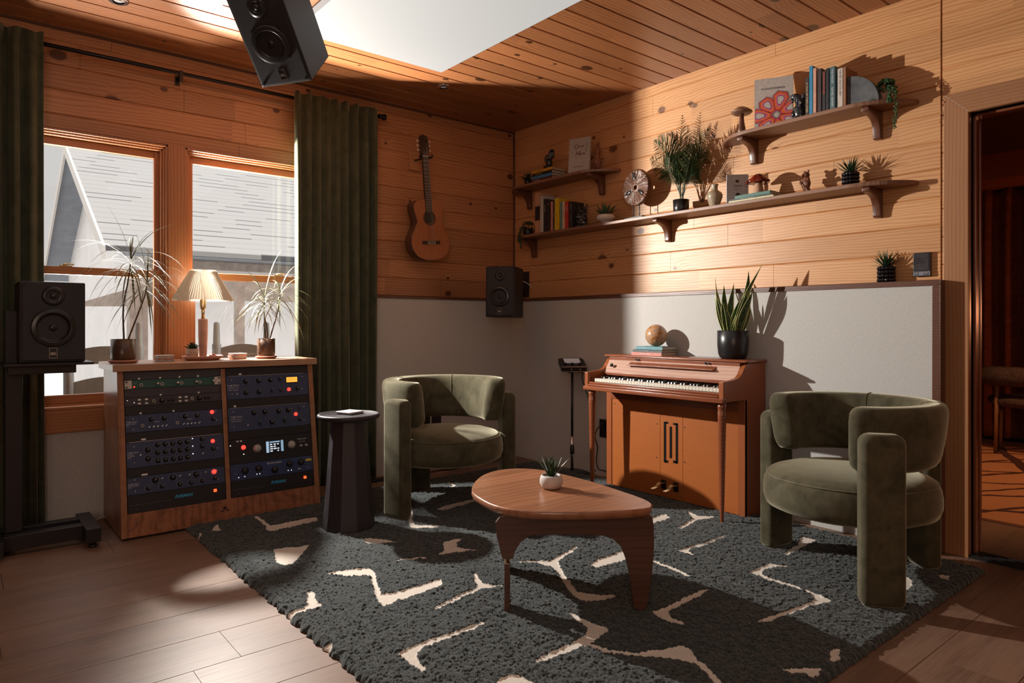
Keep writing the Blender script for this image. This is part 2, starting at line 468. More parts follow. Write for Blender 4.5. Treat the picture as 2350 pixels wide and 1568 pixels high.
M['leaf_dracaena'] = striped_leaf('dracaena_leaf', (.085, .11, .032), (.24, .23, .13))
M['snake_mid'] = striped_leaf('snake_leaf_middle', (.012, .035, .016), (.06, .12, .045))
M['snake_edge'] = plain('snake_leaf_edge', (.50, .50, .18), .4)
def stone(name, stops, scale, dist, rough=.25):
    k = NT(name); f = k.noise(k.coord(), scale, 6, .6, dist)
    k.set(Base__Color=k.ramp(f, stops), Roughness=rough); return k.m
M['marble_ball'] = stone('brown_onyx', [(.3, (.13, .05, .02)), (.45, (.42, .18, .07)), (.58, (.50, .30, .16)), (.68, (.25, .20, .17))], 9, 3)
M['granite'] = stone('grey_granite', [(.3, (.03, .032, .036)), (.55, (.09, .095, .10)), (.8, (.16, .16, .17))], 12, .5, .5)
M['obsidian'] = stone('black_stone', [(.35, (.006, .006, .007)), (.6, (.03, .03, .033)), (.75, (.14, .14, .14))], 26, 1.5, .18)
M['vase'] = stone('swirled_clay', [(.40, (.30, .235, .155)), (.50, (.36, .29, .20)), (.54, (.10, .06, .04)), (.58, (.33, .26, .18))], 5, 2.5, .3)
M['bronze'] = plain('dark_bronze', (.018, .013, .011), .35, noise=.3)
M['clay_brown'] = plain('brown_clay', (.17, .06, .028), .55, noise=.4, nscale=40)
M['clay_tan'] = plain('tan_clay', (.42, .24, .14), .6, noise=.1)
M['red_glaze'] = stone('red_glaze', [(.35, (.03, .008, .006)), (.55, (.28, .035, .012)), (.7, (.36, .07, .02))], 9, .5, .1)
M['pages'] = plain('book_pages', (.50, .42, .32), .85, noise=.12, nscale=200)
M['ivory'] = plain('ivory', (.62, .58, .50), .5)
M['ebony'] = plain('ebony', (.01, .009, .009), .25)
M['tuner'] = plain('ivory_tuner', (.55, .42, .33), .35)
M['amber_bead'] = plain('red_candy', (.55, .10, .04), .3, noise=.5, nscale=90)
M['fretboard'] = plain('fretboard', (.025, .014, .011), .4, noise=.3)
M['cable'] = plain('black_cable', (.012, .010, .010), .5)
M['cable_white'] = plain('pale_cable', (.55, .52, .50), .5)
def pagan(name, a, b, sc_):
    k = NT(name); k.set(Base__Color=k.ramp(k.noise(k.coord(), sc_, 3), [(.4, a), (.6, b)]), Roughness=.7); return k.m
M['basket'] = pagan('dotted_clay', (.40, .22, .15), (.62, .44, .33), 160)
_bk = {}
def cover(rgb, rough=.5):
    key = tuple(rgb)
    if key not in _bk: _bk[key] = plain('book_cover_%02d' % len(_bk), rgb, rough, noise=.12, nscale=60)
    return _bk[key]
# lamp shade
k = NT('pleated_shade'); k.set(Base__Color=(.62, .56, .48, 1), Roughness=.85)
tr = k.n('ShaderNodeBsdfTranslucent', Color=(.55, .48, .38, 1)); mx = k.n('ShaderNodeMixShader', Fac=.30)
k.t.links.new(k.b.outputs[0], mx.inputs[1]); k.t.links.new(tr.outputs[0], mx.inputs[2]); k.t.links.new(mx.outputs[0], k.out.inputs[0]); M['shade'] = k.m
# window glass: thin pane
k = NT('window_glass'); t_ = k.n('ShaderNodeBsdfTransparent', Color=(.97, .97, .97, 1)); g_ = k.n('ShaderNodeBsdfGlossy', Roughness=.02)
fr = k.math('MULTIPLY_ADD', k.math('POWER', k.n('ShaderNodeLayerWeight', Blend=.5).outputs['Facing'], 5.0), .45, .03); mx = k.n('ShaderNodeMixShader')
k.t.links.new(fr, mx.inputs[0]); k.t.links.new(t_.outputs[0], mx.inputs[1]); k.t.links.new(g_.outputs[0], mx.inputs[2]); k.t.links.new(mx.outputs[0], k.out.inputs[0]); M['glass'] = k.m
# outside
def shingles():
    k = NT('shingle_roof'); xyz = k.sep(k.coord())
    row = k.math('DIVIDE', xyz[1], .26); ri = k.math('FLOOR', row); fr_ = k.math('FRACT', row)
    wn = k.n('ShaderNodeTexWhiteNoise', _noise_dimensions='1D', W=ri)
    cx = k.math('ADD', k.math('DIVIDE', xyz[0], .62), k.math('MULTIPLY', wn.outputs['Value'], 9))
    ci = k.math('FLOOR', cx); w2 = k.n('ShaderNodeTexWhiteNoise', _noise_dimensions='2D'); k.t.links.new(k.comb(ci, ri, 0.0), w2.inputs['Vector'])
    line = k.math('MULTIPLY', k.math('LESS_THAN', fr_, .15), k.math('MULTIPLY_ADD', k.math('GREATER_THAN', w2.outputs['Value'], .58), .75, .18))
    c = k.mix(line, (.27, .265, .26), (.06, .06, .065))
    k.set(Base__Color=c, Roughness=.95); return k.m
M['shingles'] = shingles()
M['soffit'] = plain('grey_soffit', (.20, .22, .25), .8, noise=.1, nscale=4)
M['house_wall'] = plain('pale_siding', (.62, .60, .59), .8, noise=.06, nscale=2)
M['fascia'] = plain('weathered_fascia', (.50, .47, .44), .8, noise=.1)
M['porch'] = plain('weathered_grey', (.30, .26, .23), .85, noise=.25, nscale=8)
M['porch_chair'] = plain('slate_green_paint', (.085, .095, .090), .6, noise=.1)
M['snow'] = plain('pale_gravel', (.60, .59, .58), .95, noise=.05, nscale=1)
# ---------------------------------------------------------------- the room shell
HC = 2.72
def planks(mb, mapf, u0, u1, v0, v1, off=0.0, holes=(), gap=.005, pitch=PITCH, joints=0, thick=.02, deep=.006):
    n0 = math.floor((v0 + off) / pitch); n1 = math.ceil((v1 + off) / pitch)
    for k in range(n0, n1):
        a = max(k * pitch - off, v0); b = min((k + 1) * pitch - off, v1)
        if b - a < .002: continue
        cuts = sorted({a, b} | {h[j] for h in holes for j in (2, 3) if a < h[j] < b})
        for lo, hi in zip(cuts[:-1], cuts[1:]):
            spans = [(u0, u1)]
            for h in holes:
                if h[2] <= lo + 1e-6 and h[3] >= hi - 1e-6:
                    spans = [s for p, q in spans for s in ((p, min(q, h[0])), (max(p, h[1]), q)) if s[1] - s[0] > .001]
            c0 = gap if lo == a and a > v0 + .001 else 0; c1 = gap if hi == b and b < v1 - .001 else 0
            for p, q in spans:
                sec = [(lo, thick), (lo, deep if c0 else 0), (lo + c0, 0), (hi - c1, 0), (hi, deep if c1 else 0), (hi, thick)]
                rn = random.Random(k * 17 + int(p * 10)); js = [p]
                if joints:
                    x = p + rn.uniform(.5, joints)
                    while x < q - .4: js.append(x); x += rn.uniform(joints * .7, joints * 1.3)
                js.append(q)
                for s0, s1 in zip(js[:-1], js[1:]):
                    g = .0008 if joints else 0
                    vs = [mapf(s0 + g, v, d) for v, d in sec] + [mapf(s1 - g, v, d) for v, d in sec]
                    n = 6
                    mb.add(vs, [(i, (i+1) % n, n + (i+1) % n, n + i) for i in range(n)] + [tuple(range(n)), tuple(range(n, 2*n))])
X0, Y0 = -6.4, -6.8
WX = [(-3.615, -2.692), (-2.595, -1.672)]      # the two windows
WZ0, WZ1 = .640, 2.167
# floor
mb = MB(); planks(mb, lambda u, v, d: (u, v, -d), X0, 0, Y0, .02, .0267, gap=.0016, pitch=.2385, joints=1.9, deep=.004); mb.box((X0, Y0, -.06), (.0, .02, -.0195)); struct(mb.build('floor', M['floor']), 'wide brown plank floor running toward the piano wall', 'floor')
mb = MB(); mb.box((0, -6.8, -.06), (4.6, 0, -.001)); struct(mb.build('floor_next_room', M['floor']), 'brown plank floor of the room beyond the doorway', 'floor')
# left wall (the window wall)
mb = MB()
planks(mb, lambda u, v, d: (u, d, v), X0, 0, 0, HC, 0.04, [(WX[0][0], WX[0][1], WZ0, WZ1), (WX[1][0], WX[1][1], WZ0, WZ1)], joints=2.6)
for a, b, c, d in ((X0, WX[0][0], 0, HC), (WX[1][1], .14, 0, HC), (WX[0][0], WX[1][1], 0, WZ0), (WX[0][0], WX[1][1], WZ1, HC), (WX[0][1], WX[1][0], WZ0, WZ1)):
    mb.box((a, .02, c), (b, .12, d))
struct(mb.build('wall_left', M['pine_x']), 'knotty pine plank wall with the two windows', 'wall')
# right wall (shelf wall) with the doorway
DY0, DY1, DZ = -4.28, -3.358, 2.085
mb = MB()
planks(mb, lambda u, v, d: (d, u, v), -3.236, 0, 0, HC, 0.04, joints=2.4)
planks(mb, lambda u, v, d: (d, u, v), Y0, -3.242, 0, HC, 0.10, [(DY0, DY1, 0, DZ)], joints=2.4)
for a, b, c, d in ((Y0, DY0, 0, HC), (DY1, .12, 0, HC), (DY0, DY1, DZ, HC)):
    mb.box((.02, a, c), (.12, b, d))
struct(mb.build('wall_right', M['pine_y']), 'golden knotty pine plank wall carrying the shelves', 'wall')
mb = MB(); mb.box((X0 - .1, Y0 - .1, 0), (.12, Y0, HC)); struct(mb.build('wall_back', M['pine_x']))
mb = MB(); mb.box((X0 - .1, Y0, 0), (X0, .12, HC)); struct(mb.build('wall_far_left', M['pine_y']))
# ceiling
mb = MB()
planks(mb, lambda u, v, d: (u, v, HC + d), X0, 0, Y0, 0, 0.04, gap=.007, joints=2.7, deep=.010)
mb.box((X0 - .1, Y0 - .1, HC + .02), (.12, .12, HC + .14))
struct(mb.build('ceiling', M['pine_ceiling']), 'dark stained pine board ceiling', 'ceiling')
mb = MB(); mb.box((.12, -6.8, 2.60), (4.7, .1, 2.72)); struct(mb.build('ceiling_next_room', M['dark_wood']))
# ceiling cove lines
mb = MB(); mb.box((X0, -.012, HC - .012), (0, 0, HC)); struct(mb.build('trim_1', M['trim_dark_x']))
mb = MB(); mb.box((-.012, -.012, 1.3), (0, 0, HC)); struct(mb.build('trim_2', M['trim_dark_z']))
# fabric wainscot
mb = MB(); mb.box((-1.62, -.07, 0), (-.07, 0, 1.283)); mb.box((X0, -.045, 0), (-1.62, 0, .505))
struct(mb.build('wall_panel_left', M['linen']), 'grey linen acoustic panelling on the window wall', 'wall panel')
mb = MB(); mb.box((-.07, -3.225, 0), (0, 0, 1.281)); struct(mb.build('wall_panel_right', M['linen']), 'grey linen acoustic panelling behind the piano', 'wall panel')
mb = MB(); mb.box((-1.62, -.078, 1.283), (-.078, 0, 1.303)); struct(mb.build('trim_3', M['trim_dark_x'], bevel=.002), 'thin dark cap rail below the guitar', 'trim')
mb = MB(); mb.prism([(-3.258, 1.281), (0, 1.281), (0, 1.305), (-3.258, 1.305)], -.078, 0, 'x')
mb.box((-.078, -3.258, 0), (0, -3.225, 1.281)); mb.box((-.078, -3.262, 0), (-.02, -3.2575, 1.305))
struct(mb.build('trim_4', M['trim_dark'], bevel=.002), 'dark wooden edge trim around the grey panelling', 'trim')
# door casing, jambs, threshold
mb = MB()
w = .103
mb.prism([(DY1, 0), (DY1 + w, 0), (DY1 + w, DZ + w), (DY1, DZ)], -.02, 0, 'x')
mb.prism([(DY0, 0), (DY0, DZ), (DY0 - w, DZ + w), (DY0 - w, 0)], -.02, 0, 'x')
mb2 = MB(); mb2.prism([(DY1, DZ), (DY1 + w, DZ + w), (DY0 - w, DZ + w), (DY0, DZ)], -.02, 0, 'x')
dr = bpy.data.objects.new('door_1', None); col.objects.link(dr); struct(dr, 'brown wooden door frame at the right', 'doorway')
mb.build('door_casing', M['casing'], dr, bevel=.002); mb2.build('door_head_casing', M['casing_y'], dr, bevel=.002)
mb = MB()
mb.box((0, DY1, 0), (.135, DY1 + .02, DZ + .02)); mb.box((0, DY0 - .02, 0), (.135, DY0, DZ + .02)); mb.box((0, DY0 - .02, DZ), (.135, DY1 + .02, DZ + .02))
mb.box((.045, DY1 - .012, 0), (.075, DY1, DZ)); mb.box((.045, DY0, DZ - .012), (.075, DY1, DZ))
mb.box((.135, DY1 - .004, 0), (.155, DY1 + .09, DZ + .09)); mb.box((.135, DY0 - .09, 0), (.155, DY0, DZ + .09)); mb.box((.135, DY0, DZ), (.155, DY1, DZ + .09))
mb.build('door_jamb', wood('jamb_wood', (.22, .065, .028), (.10, .028, .014), 'z', 'x', .3, 60, 4, coat=.6), dr, bevel=.002)
mb = MB(); mb.box((-.02, DY0, 0), (.10, DY1, .008))
for i in range(4): mb.box((-.012 + i * .028, DY0, .008), (.002 + i * .028, DY1, .014))
struct(mb.build('trim_5', M['black'], bevel=.001), 'ribbed black threshold strip under the doorway', 'threshold')

# ---------------------------------------------------------------- windows
def window(n, x0, x1):
    r = bpy.data.objects.new('window_%d' % n, None); col.objects.link(r)
    struct(r, 'double hung window with %s' % ('the tall thin plant in front' if n == 1 else 'the lamp and right curtain in front'), 'window')
    mb = MB(); F = [(0, .016, .0, .03), (.016, .03, .022, .12)]
    # stepped jamb mouldings: outer bead flush with the wall, then deeper steps
    for a, b, y0, y1 in ((0, .012, -.006, .12), (.012, .022, .012, .12), (.022, .032, .030, .12)):
        mb.box((x0 + a, y0, WZ0), (x0 + b, y1, WZ1)); mb.box((x1 - b, y0, WZ0), (x1 - a, y1, WZ1))
        mb.box((x0 + a, y0, WZ1 - b), (x1 - a, y1, WZ1 - a))
    mb.box((x0, .02, WZ0), (x1, .12, WZ0 + .012))
    mb.build('window_frame', M['window_wood_z'], r, bevel=.0015)
    a, b = x0 + .032, x1 - .032; zt = WZ1 - .032; zm = 1.395
    # upper sash (outer)
    mb = MB(); y0, y1 = .070, .100
    mb.box((a, y0, zm - .02), (a + .028, y1, zt)); mb.box((b - .028, y0, zm - .02), (b, y1, zt))
    s1 = mb.build('upper_sash', M['window_wood_z'], r, bevel=.003)
    mb = MB(); mb.box((a + .028, y0, zt - .044), (b - .028, y1, zt)); mb.box((a + .028, y0, zm - .02), (b - .028, y1, zm + .018)); mb.build('sash_rail', M['window_wood'], s1, bevel=.003)
    mb = MB(); mb.box((a + .024, .083, zm), (b - .024, .087, zt - .04)); mb.build('pane', M['glass'], s1)
    mb = MB(); y0, y1 = .036, .066
    mb.box((a, y0, WZ0 + .012), (a + .036, y1, zm + .02)); mb.box((b - .036, y0, WZ0 + .012), (b, y1, zm + .02))
    s2 = mb.build('lower_sash', M['window_wood_z'], r, bevel=.003)
    mb = MB(); mb.box((a + .036, y0, WZ0 + .012), (b - .036, y1, WZ0 + .06)); mb.box((a + .036, y0, zm - .025), (b - .036, y1, zm + .02)); mb.build('sash_rail', M['window_wood'], s2, bevel=.003)
    mb = MB(); mb.box((a + .03, .049, WZ0 + .05), (b - .03, .053, zm - .015)); mb.build('pane', M['glass'], s2)
    # lock on the meeting rail
    cx = (a + b) / 2 + (-.05 if n == 1 else .13)
    mb = MB(); mb.box((cx - .032, .038, zm + .02), (cx + .032, .064, zm + .026)); mb.cyl((cx - .005, .05, zm + .026), (cx - .005, .05, zm + .036), .011, n=16)
    mb.tube([(cx - .005, .05, zm + .034), (cx + .02, .045, zm + .036), (cx + .04, .042, zm + .033)], [.005, .004, .005], 8)
    mb.build('sash_lock', M['brass'], r)
window(1, *WX[0]); window(2, *WX[1])
mb = MB(); mb.box((WX[0][1] - .0, -.012, WZ0), (WX[1][0] + .0, .0, WZ1))
struct(mb.build('trim_6', M['window_wood_z'], bevel=.002), 'wide wooden mullion post between the two windows', 'trim')
mb = MB(); mb.box((WX[0][0] - .06, -.045, .622), (WX[1][1] + .06, .03, .642)); struct(mb.build('trim_7', M['window_wood'], bevel=.006, seg=3), 'window sill ledge behind the rack cabinet', 'window sill')
mb = MB(); mb.box((WX[0][0] - .04, -.055, .505), (WX[1][1] + .04, .0, .622)); mb.box((WX[0][0] - .04, -.065, .503), (WX[1][1] + .04, .0, .520))
struct(mb.build('trim_8', M['window_wood'], bevel=.004), 'wooden apron board under the window sill', 'trim')

# ---------------------------------------------------------------- outside
mb = MB(); mb.box((-60, .7, -2.1), (60, 90, -2.0)); struct(mb.build('ground', M['snow']), 'pale bright ground outside the windows', 'ground')
mb = MB(); mb.box((-7, .14, -.32), (3, 2.6, -.25)); struct(mb.build('ground_porch', M['snow']), 'pale porch deck outside the windows', 'porch deck')
hs = thing('house', 'neighbouring house with pale shingle roof seen through both windows', 'house', (-1.43, 10.5, 0))
ez, rz_, run = 2.60, 5.73, 5.8
x1 = 16
mb = MB(); mb.add([(0, 0, ez), (x1, 0, ez), (x1, run, rz_), (0, run, rz_), (0, 0, ez - .10), (x1, 0, ez - .10), (x1, run, rz_ - .10), (0, run, rz_ - .10)],
                  [(0,1,2,3), (7,6,5,4), (0,4,5,1), (1,5,6,2), (2,6,7,3), (3,7,4,0)])
mb.add([(0, run, rz_), (x1, run, rz_), (x1, 2*run, ez), (0, 2*run, ez), (0, run, rz_ - .10), (x1, run, rz_ - .10), (x1, 2*run, ez - .10), (0, 2*run, ez - .10)],
       [(0,1,2,3), (7,6,5,4), (0,4,5,1), (1,5,6,2), (2,6,7,3), (3,7,4,0)])
mb.build('roof', M['shingles'], hs)
mb = MB(); dz = .101
mb.add([(.01, 0, ez - dz), (1.0, 0, ez - dz), (1.0, run, rz_ - dz), (.01, run, rz_ - dz)], [(0,1,2,3)])
mb.add([(.01, run, rz_ - dz), (1.0, run, rz_ - dz), (1.0, 2*run, ez - dz), (.01, 2*run, ez - dz)], [(0,1,2,3)])
mb.add([(.3, .02, ez - dz - .005), (x1, .02, ez - dz - .005), (x1, .75, ez - dz - .005), (.3, .75, ez - dz - .005)], [(0,1,2,3)])
mb.build('soffit', M['soffit'], hs, recalc=False)
mb = MB()
for a, b in (((0, 0, ez), (0, run, rz_)), ((0, run, rz_), (0, 2*run, ez))):
    mb.add([(a[0]-.05, a[1], a[2]), (b[0]-.05, b[1], b[2]), (b[0]-.05, b[1], b[2]-.26), (a[0]-.05, a[1], a[2]-.26), (a[0], a[1], a[2]), (b[0], b[1], b[2]), (b[0], b[1], b[2]-.26), (a[0], a[1], a[2]-.26)],
           [(0,1,2,3), (4,5,6,7), (0,1,5,4), (3,2,6,7), (0,4,7,3), (1,5,6,2)])
mb.build('rake_board', M['fascia'], hs)
mb = MB(); mb.add([(.62, .7, -2), (.62, 2*run - .7, -2), (.62, 2*run - .7, ez + .2), (.62, run, rz_ - .14), (.62, .7, ez + .2)], [(0,1,2,3,4)])
mb.add([(.62, .7, -2), (x1, .7, -2), (x1, .7, ez), (.62, .7, ez)], [(0,1,2,3)])
mb.build('house_wall', M['house_wall'], hs, recalc=False)
mb = MB(); mb.box((.9, .66, 2.28), (x1, .72, 2.46)); mb.build('eave_beam', M['porch'], hs)
# porch: beam and posts
pb = thing('porch', 'weathered porch posts and beam outside the windows', 'porch', (0, 0, 0))
def post(px, w, name='porch_post', zt=1.62):
    p = atd(px, 700, 7.2); m = MB(); m.box((p.x - w / 2, p.y - w / 2, -.25), (p.x + w / 2, p.y + w / 2, zt)); m.build(name, M['porch'], pb)
post(315, .17); post(549, .085)
a, b = atd(372, 668, 7.2), atd(700, 672, 7.2)
m = MB(); m.box((a.x, a.y - .1, 1.36), (b.x + 3, a.y + .1, 1.60)); m.build('porch_beam', M['porch'], pb)
a, b = atd(185, 705, 7.4), atd(400, 650, 7.4)
m = MB(); m.add([(a.x, a.y, 1.29), (b.x, b.y, 1.29), (b.x, b.y, 1.62), (a.x, a.y, 1.33), (a.x, a.y+.1, 1.29), (b.x, b.y+.1, 1.29), (b.x, b.y+.1, 1.62), (a.x, a.y+.1, 1.33)],
                [(0,1,2,3), (4,5,6,7), (0,1,5,4), (1,2,6,5), (2,3,7,6), (3,0,4,7)]); m.build('porch_brace', M['porch'], pb)
def porch_chair(xa, xb, y, zt, lab):
    t = thing('porch_chair', lab, 'chair', ((xa + xb) / 2, y, -.25), group='ladder back chairs on the porch')
    w = (xb - xa) / 2; H = zt + .25
    for s in (-1, 1):
        m = MB(); m.tube([(s * w, 0, 0), (s * w, 0, H - .16), (s * w, 0, H - .155), (s * w, 0, H - .012), (s * w, 0, H)], [.026, .030, .024, .020, .012], 14); m.build('leg', M['porch_chair'], t)
        m = MB(); m.tube([(s * w * 1.1, .48, 0), (s * w * 1.1, .48, .62)], .026, 12); m.build('leg', M['porch_chair'], t)
        m = MB(); m.box((s * w * 1.1 - .05, -.03, .62), (s * w * 1.1 + .05, .55, .645)); m.build('armrest', M['porch_chair'], t)
    for i, zz in enumerate((H - .24, H - .44, H - .64)):
        m = MB(); n = 12; out = []
        for k in range(n + 1): out.append((-w + 2 * w * k / n, zz + .045 + .035 * math.sin(PI * k / n)))
        out += [(w, zz - .035), (-w, zz - .035)]
        m.prism(out, -.012, .012, 'y'); m.build('back_slat', M['porch_chair'], t)
    m = MB(); m.box((-w * 1.05, 0, .38), (w * 1.05, .5, .41)); m.build('seat', M['porch_chair'], t, bevel=.01)
p0, p1 = atd(163, 740, 4.25), atd(354, 740, 4.25); porch_chair(p0.x, p1.x, p0.y + .12, 1.11, 'slate grey ladder back porch chair outside the left window')
p0, p1 = atd(497, 738, 4.9), atd(645, 738, 4.9); porch_chair(p0.x, p1.x, p0.y + .0, 1.11, 'slate grey ladder back porch chair outside the right window')

# ---------------------------------------------------------------- next room
mb = MB(); mb.box((4.5, -6.8, 0), (4.6, 0, 2.6)); mb.box((.12, -.9, 0), (4.6, -.8, 2.6)); mb.box((.12, -6.9, 0), (4.6, -6.8, 2.6))
struct(mb.build('wall_next_room', M['dark_wood']))
def curtain(name, pts, z0, z1, folds, amp, mat, seed, label, cat='curtain', pinch=.5, group=None, head=.03):
    """pts: ground path of the curtain from one edge to the other"""
    rn = random.Random(seed); n = folds * 10; nz = 26
    P = [Vector((*p, 0)) for p in pts]; L = [0]
    for i in range(1, len(P)): L.append(L[-1] + (P[i] - P[i-1]).length)
    ph = [rn.uniform(-.35, .35) for _ in range(folds + 3)]; am = [rn.uniform(.55, 1.25) for _ in range(folds + 3)]
    mb = MB(); vs = []
    for j in range(nz + 1):
        t = j / nz; z = z1 + (z0 - z1) * t
        for i in range(n + 1):
            s = i / n * L[-1]; k = max(q for q in range(len(L)) if L[q] <= s + 1e-9); k = min(k, len(P) - 2)
            f = (s - L[k]) / (L[k+1] - L[k]); p = P[k].lerp(P[k+1], f); d = (P[k+1] - P[k]).normalized(); nr = Vector((d.y, -d.x, 0))
            q = i / 10; c = int(q); fr_ = q - c
            a = am[c] * (1 - fr_) + am[c+1] * fr_; off = ph[c] * (1 - fr_) + ph[c+1] * fr_
            grow = pinch + (1 - pinch) * min(1, t * 5)
            wv = math.sin(2 * PI * q + off * (1 + t * 1.5))
            wv = math.copysign(abs(wv) ** .8, wv)
            zz = z + (head * .3 * math.sin(q * 5.1) if j == 0 else 0)
            flare = 1 + .04 * t
            p2 = p + nr * (amp * a * grow * wv) + d * (math.sin(2 * PI * q * 2 + 1) * amp * .25 * t) + nr * (.012 * math.sin(3 * t + c))
            vs.append((p2.x, p2.y, zz))
    fs = [(j*(n+1)+i, j*(n+1)+i+1, (j+1)*(n+1)+i+1, (j+1)*(n+1)+i) for j in range(nz) for i in range(n)]
    mb.add(vs, fs, 0, True)
    o = mb.build(name, mat, solid=.004, recalc=False)
    return tag(o, label, cat, group)
curtain('curtain', [(3.95, -1.4), (3.95, -5.2)], .03, 2.36, 22, .06, M['red_curtain'], 4, 'rust red floor length curtain in the next room', pinch=.8)
mb = MB(); mb.box((3.4, -5.3, 2.37), (4.5, -1.3, 2.6)); struct(mb.build('ceiling_beam', wood('beam_wood', (.40, .14, .06), (.24, .08, .035), 'y', 'z', .45, 40, 5)), 'reddish wooden beam above the rust curtain', 'beam')
# its rug
def rug_lines():
    k = NT('orange_rug'); xyz = k.sep(k.coord()); co = k.coord()
    n = k.math('MULTIPLY', k.math('SUBTRACT', k.noise(co, 3.0, 3), .5), .14)
    def band(a, b, per, wd):
        q = k.math('ADD', k.math('ADD', k.math('MULTIPLY', xyz[0], a), k.math('MULTIPLY', xyz[1], b)), n)
        f = k.math('PINGPONG', k.math('DIVIDE', q, per), .5)
        return k.math('LESS_THAN', f, wd)
    m = k.math('MAXIMUM', band(.788, .616, .40, .045), band(.454, .891, .40, .045))
    m = k.math('MAXIMUM', m, band(-.41, .91, .62, .06))
    c = k.mix(m, (.52, .24, .11), (.075, .022, .016))
    k.set(Base__Color=c, Roughness=.95); k.bump(k.noise(co, 200, 3), .5, .004); return k.m
mb = MB(); mb.box((.76, -4.8, 0), (3.55, -1.7, .012)); tag(mb.build('rug', rug_lines()), 'orange rug with dark crossing lines in the next room', 'rug')
# its chair
t = thing('lounge_chair', 'brown boucle chair with bolster back in the next room', 'chair', (3.30, -2.78, 0), R(100))
mb = MB(); pts = []
for i in range(15):
    a = R(-78 + 156 * i / 14); pts.append((math.sin(a) * .31, .26 - .30 * (1 - math.cos(a)) , .66))
rr = [.05, .075] + [.085] * 11 + [.075, .05]
vs = MB(); vs.tube(pts, rr, 14, flat=1.0); vs.build('backrest', M['chair_cloth'], t, sub=1)
mb = MB(); mb.lathe([(0, .40), (.22, .40), (.265, .42), (.275, .45), (.26, .48), (.2, .49), (0, .492)], 40); mb.build('seat', M['chair_cloth'], t)
for a in (45, 135, 225, 315):
    x, y = .27 * math.cos(R(a)), .25 * math.sin(R(a)); mb = MB(); zt = .62 if math.sin(R(a)) > 0 else .41
    mb.tube([(x * 1.06, y * 1.06, .012), (x, y, zt)], [.013, .017], 12); mb.build('leg', M['casing'], t)
mb = MB(); mb.tube([(.27 * math.cos(R(45)), .25 * math.sin(R(45)), .36), (.27 * math.cos(R(-45)), .25 * math.sin(R(-45)), .36)], .012, 10); mb.build('stretcher', M['casing'], t); mb = MB()
mb.tube([(-.27 * math.cos(R(45)), .25 * math.sin(R(45)), .36), (-.27 * math.cos(R(45)), -.25 * math.sin(R(45)), .36)], .012, 10); mb.build('stretcher', M['casing'], t)
# ---------------------------------------------------------------- ceiling things
zp = 2.665
c0 = atz(1013, 167, zp)
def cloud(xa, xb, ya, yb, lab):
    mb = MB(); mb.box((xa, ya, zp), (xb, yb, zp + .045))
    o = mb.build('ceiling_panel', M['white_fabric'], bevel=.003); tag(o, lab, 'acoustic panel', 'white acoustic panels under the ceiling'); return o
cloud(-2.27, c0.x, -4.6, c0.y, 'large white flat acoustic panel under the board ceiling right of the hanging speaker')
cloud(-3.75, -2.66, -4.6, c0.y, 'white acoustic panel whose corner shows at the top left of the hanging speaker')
for px, py, lab in ((1018, 198, 'small chrome recessed downlight near the point of the white ceiling panel'), (272, 0, 'chrome recessed downlight at the top left edge of the picture')):
    p = atz(px, py, 2.72)
    t = thing('recessed_downlight', lab, 'ceiling light', (p.x, p.y, 2.72), group='recessed downlights')
    mb = MB(); mb.lathe([(.026, -.012), (.032, -.006), (.042, -.010), (.048, -.004), (.048, .002), (.026, .002)], 32, close=False); mb.build('trim_ring', M['chrome'], t)
    mb = MB(); mb.lathe([(.0, -.008), (.018, -.006), (.026, -.002)], 24, close=False); mb.build('bulb', M['screen_grey'], t)  # added: stands in for daylight bounced off the ground onto the ceiling

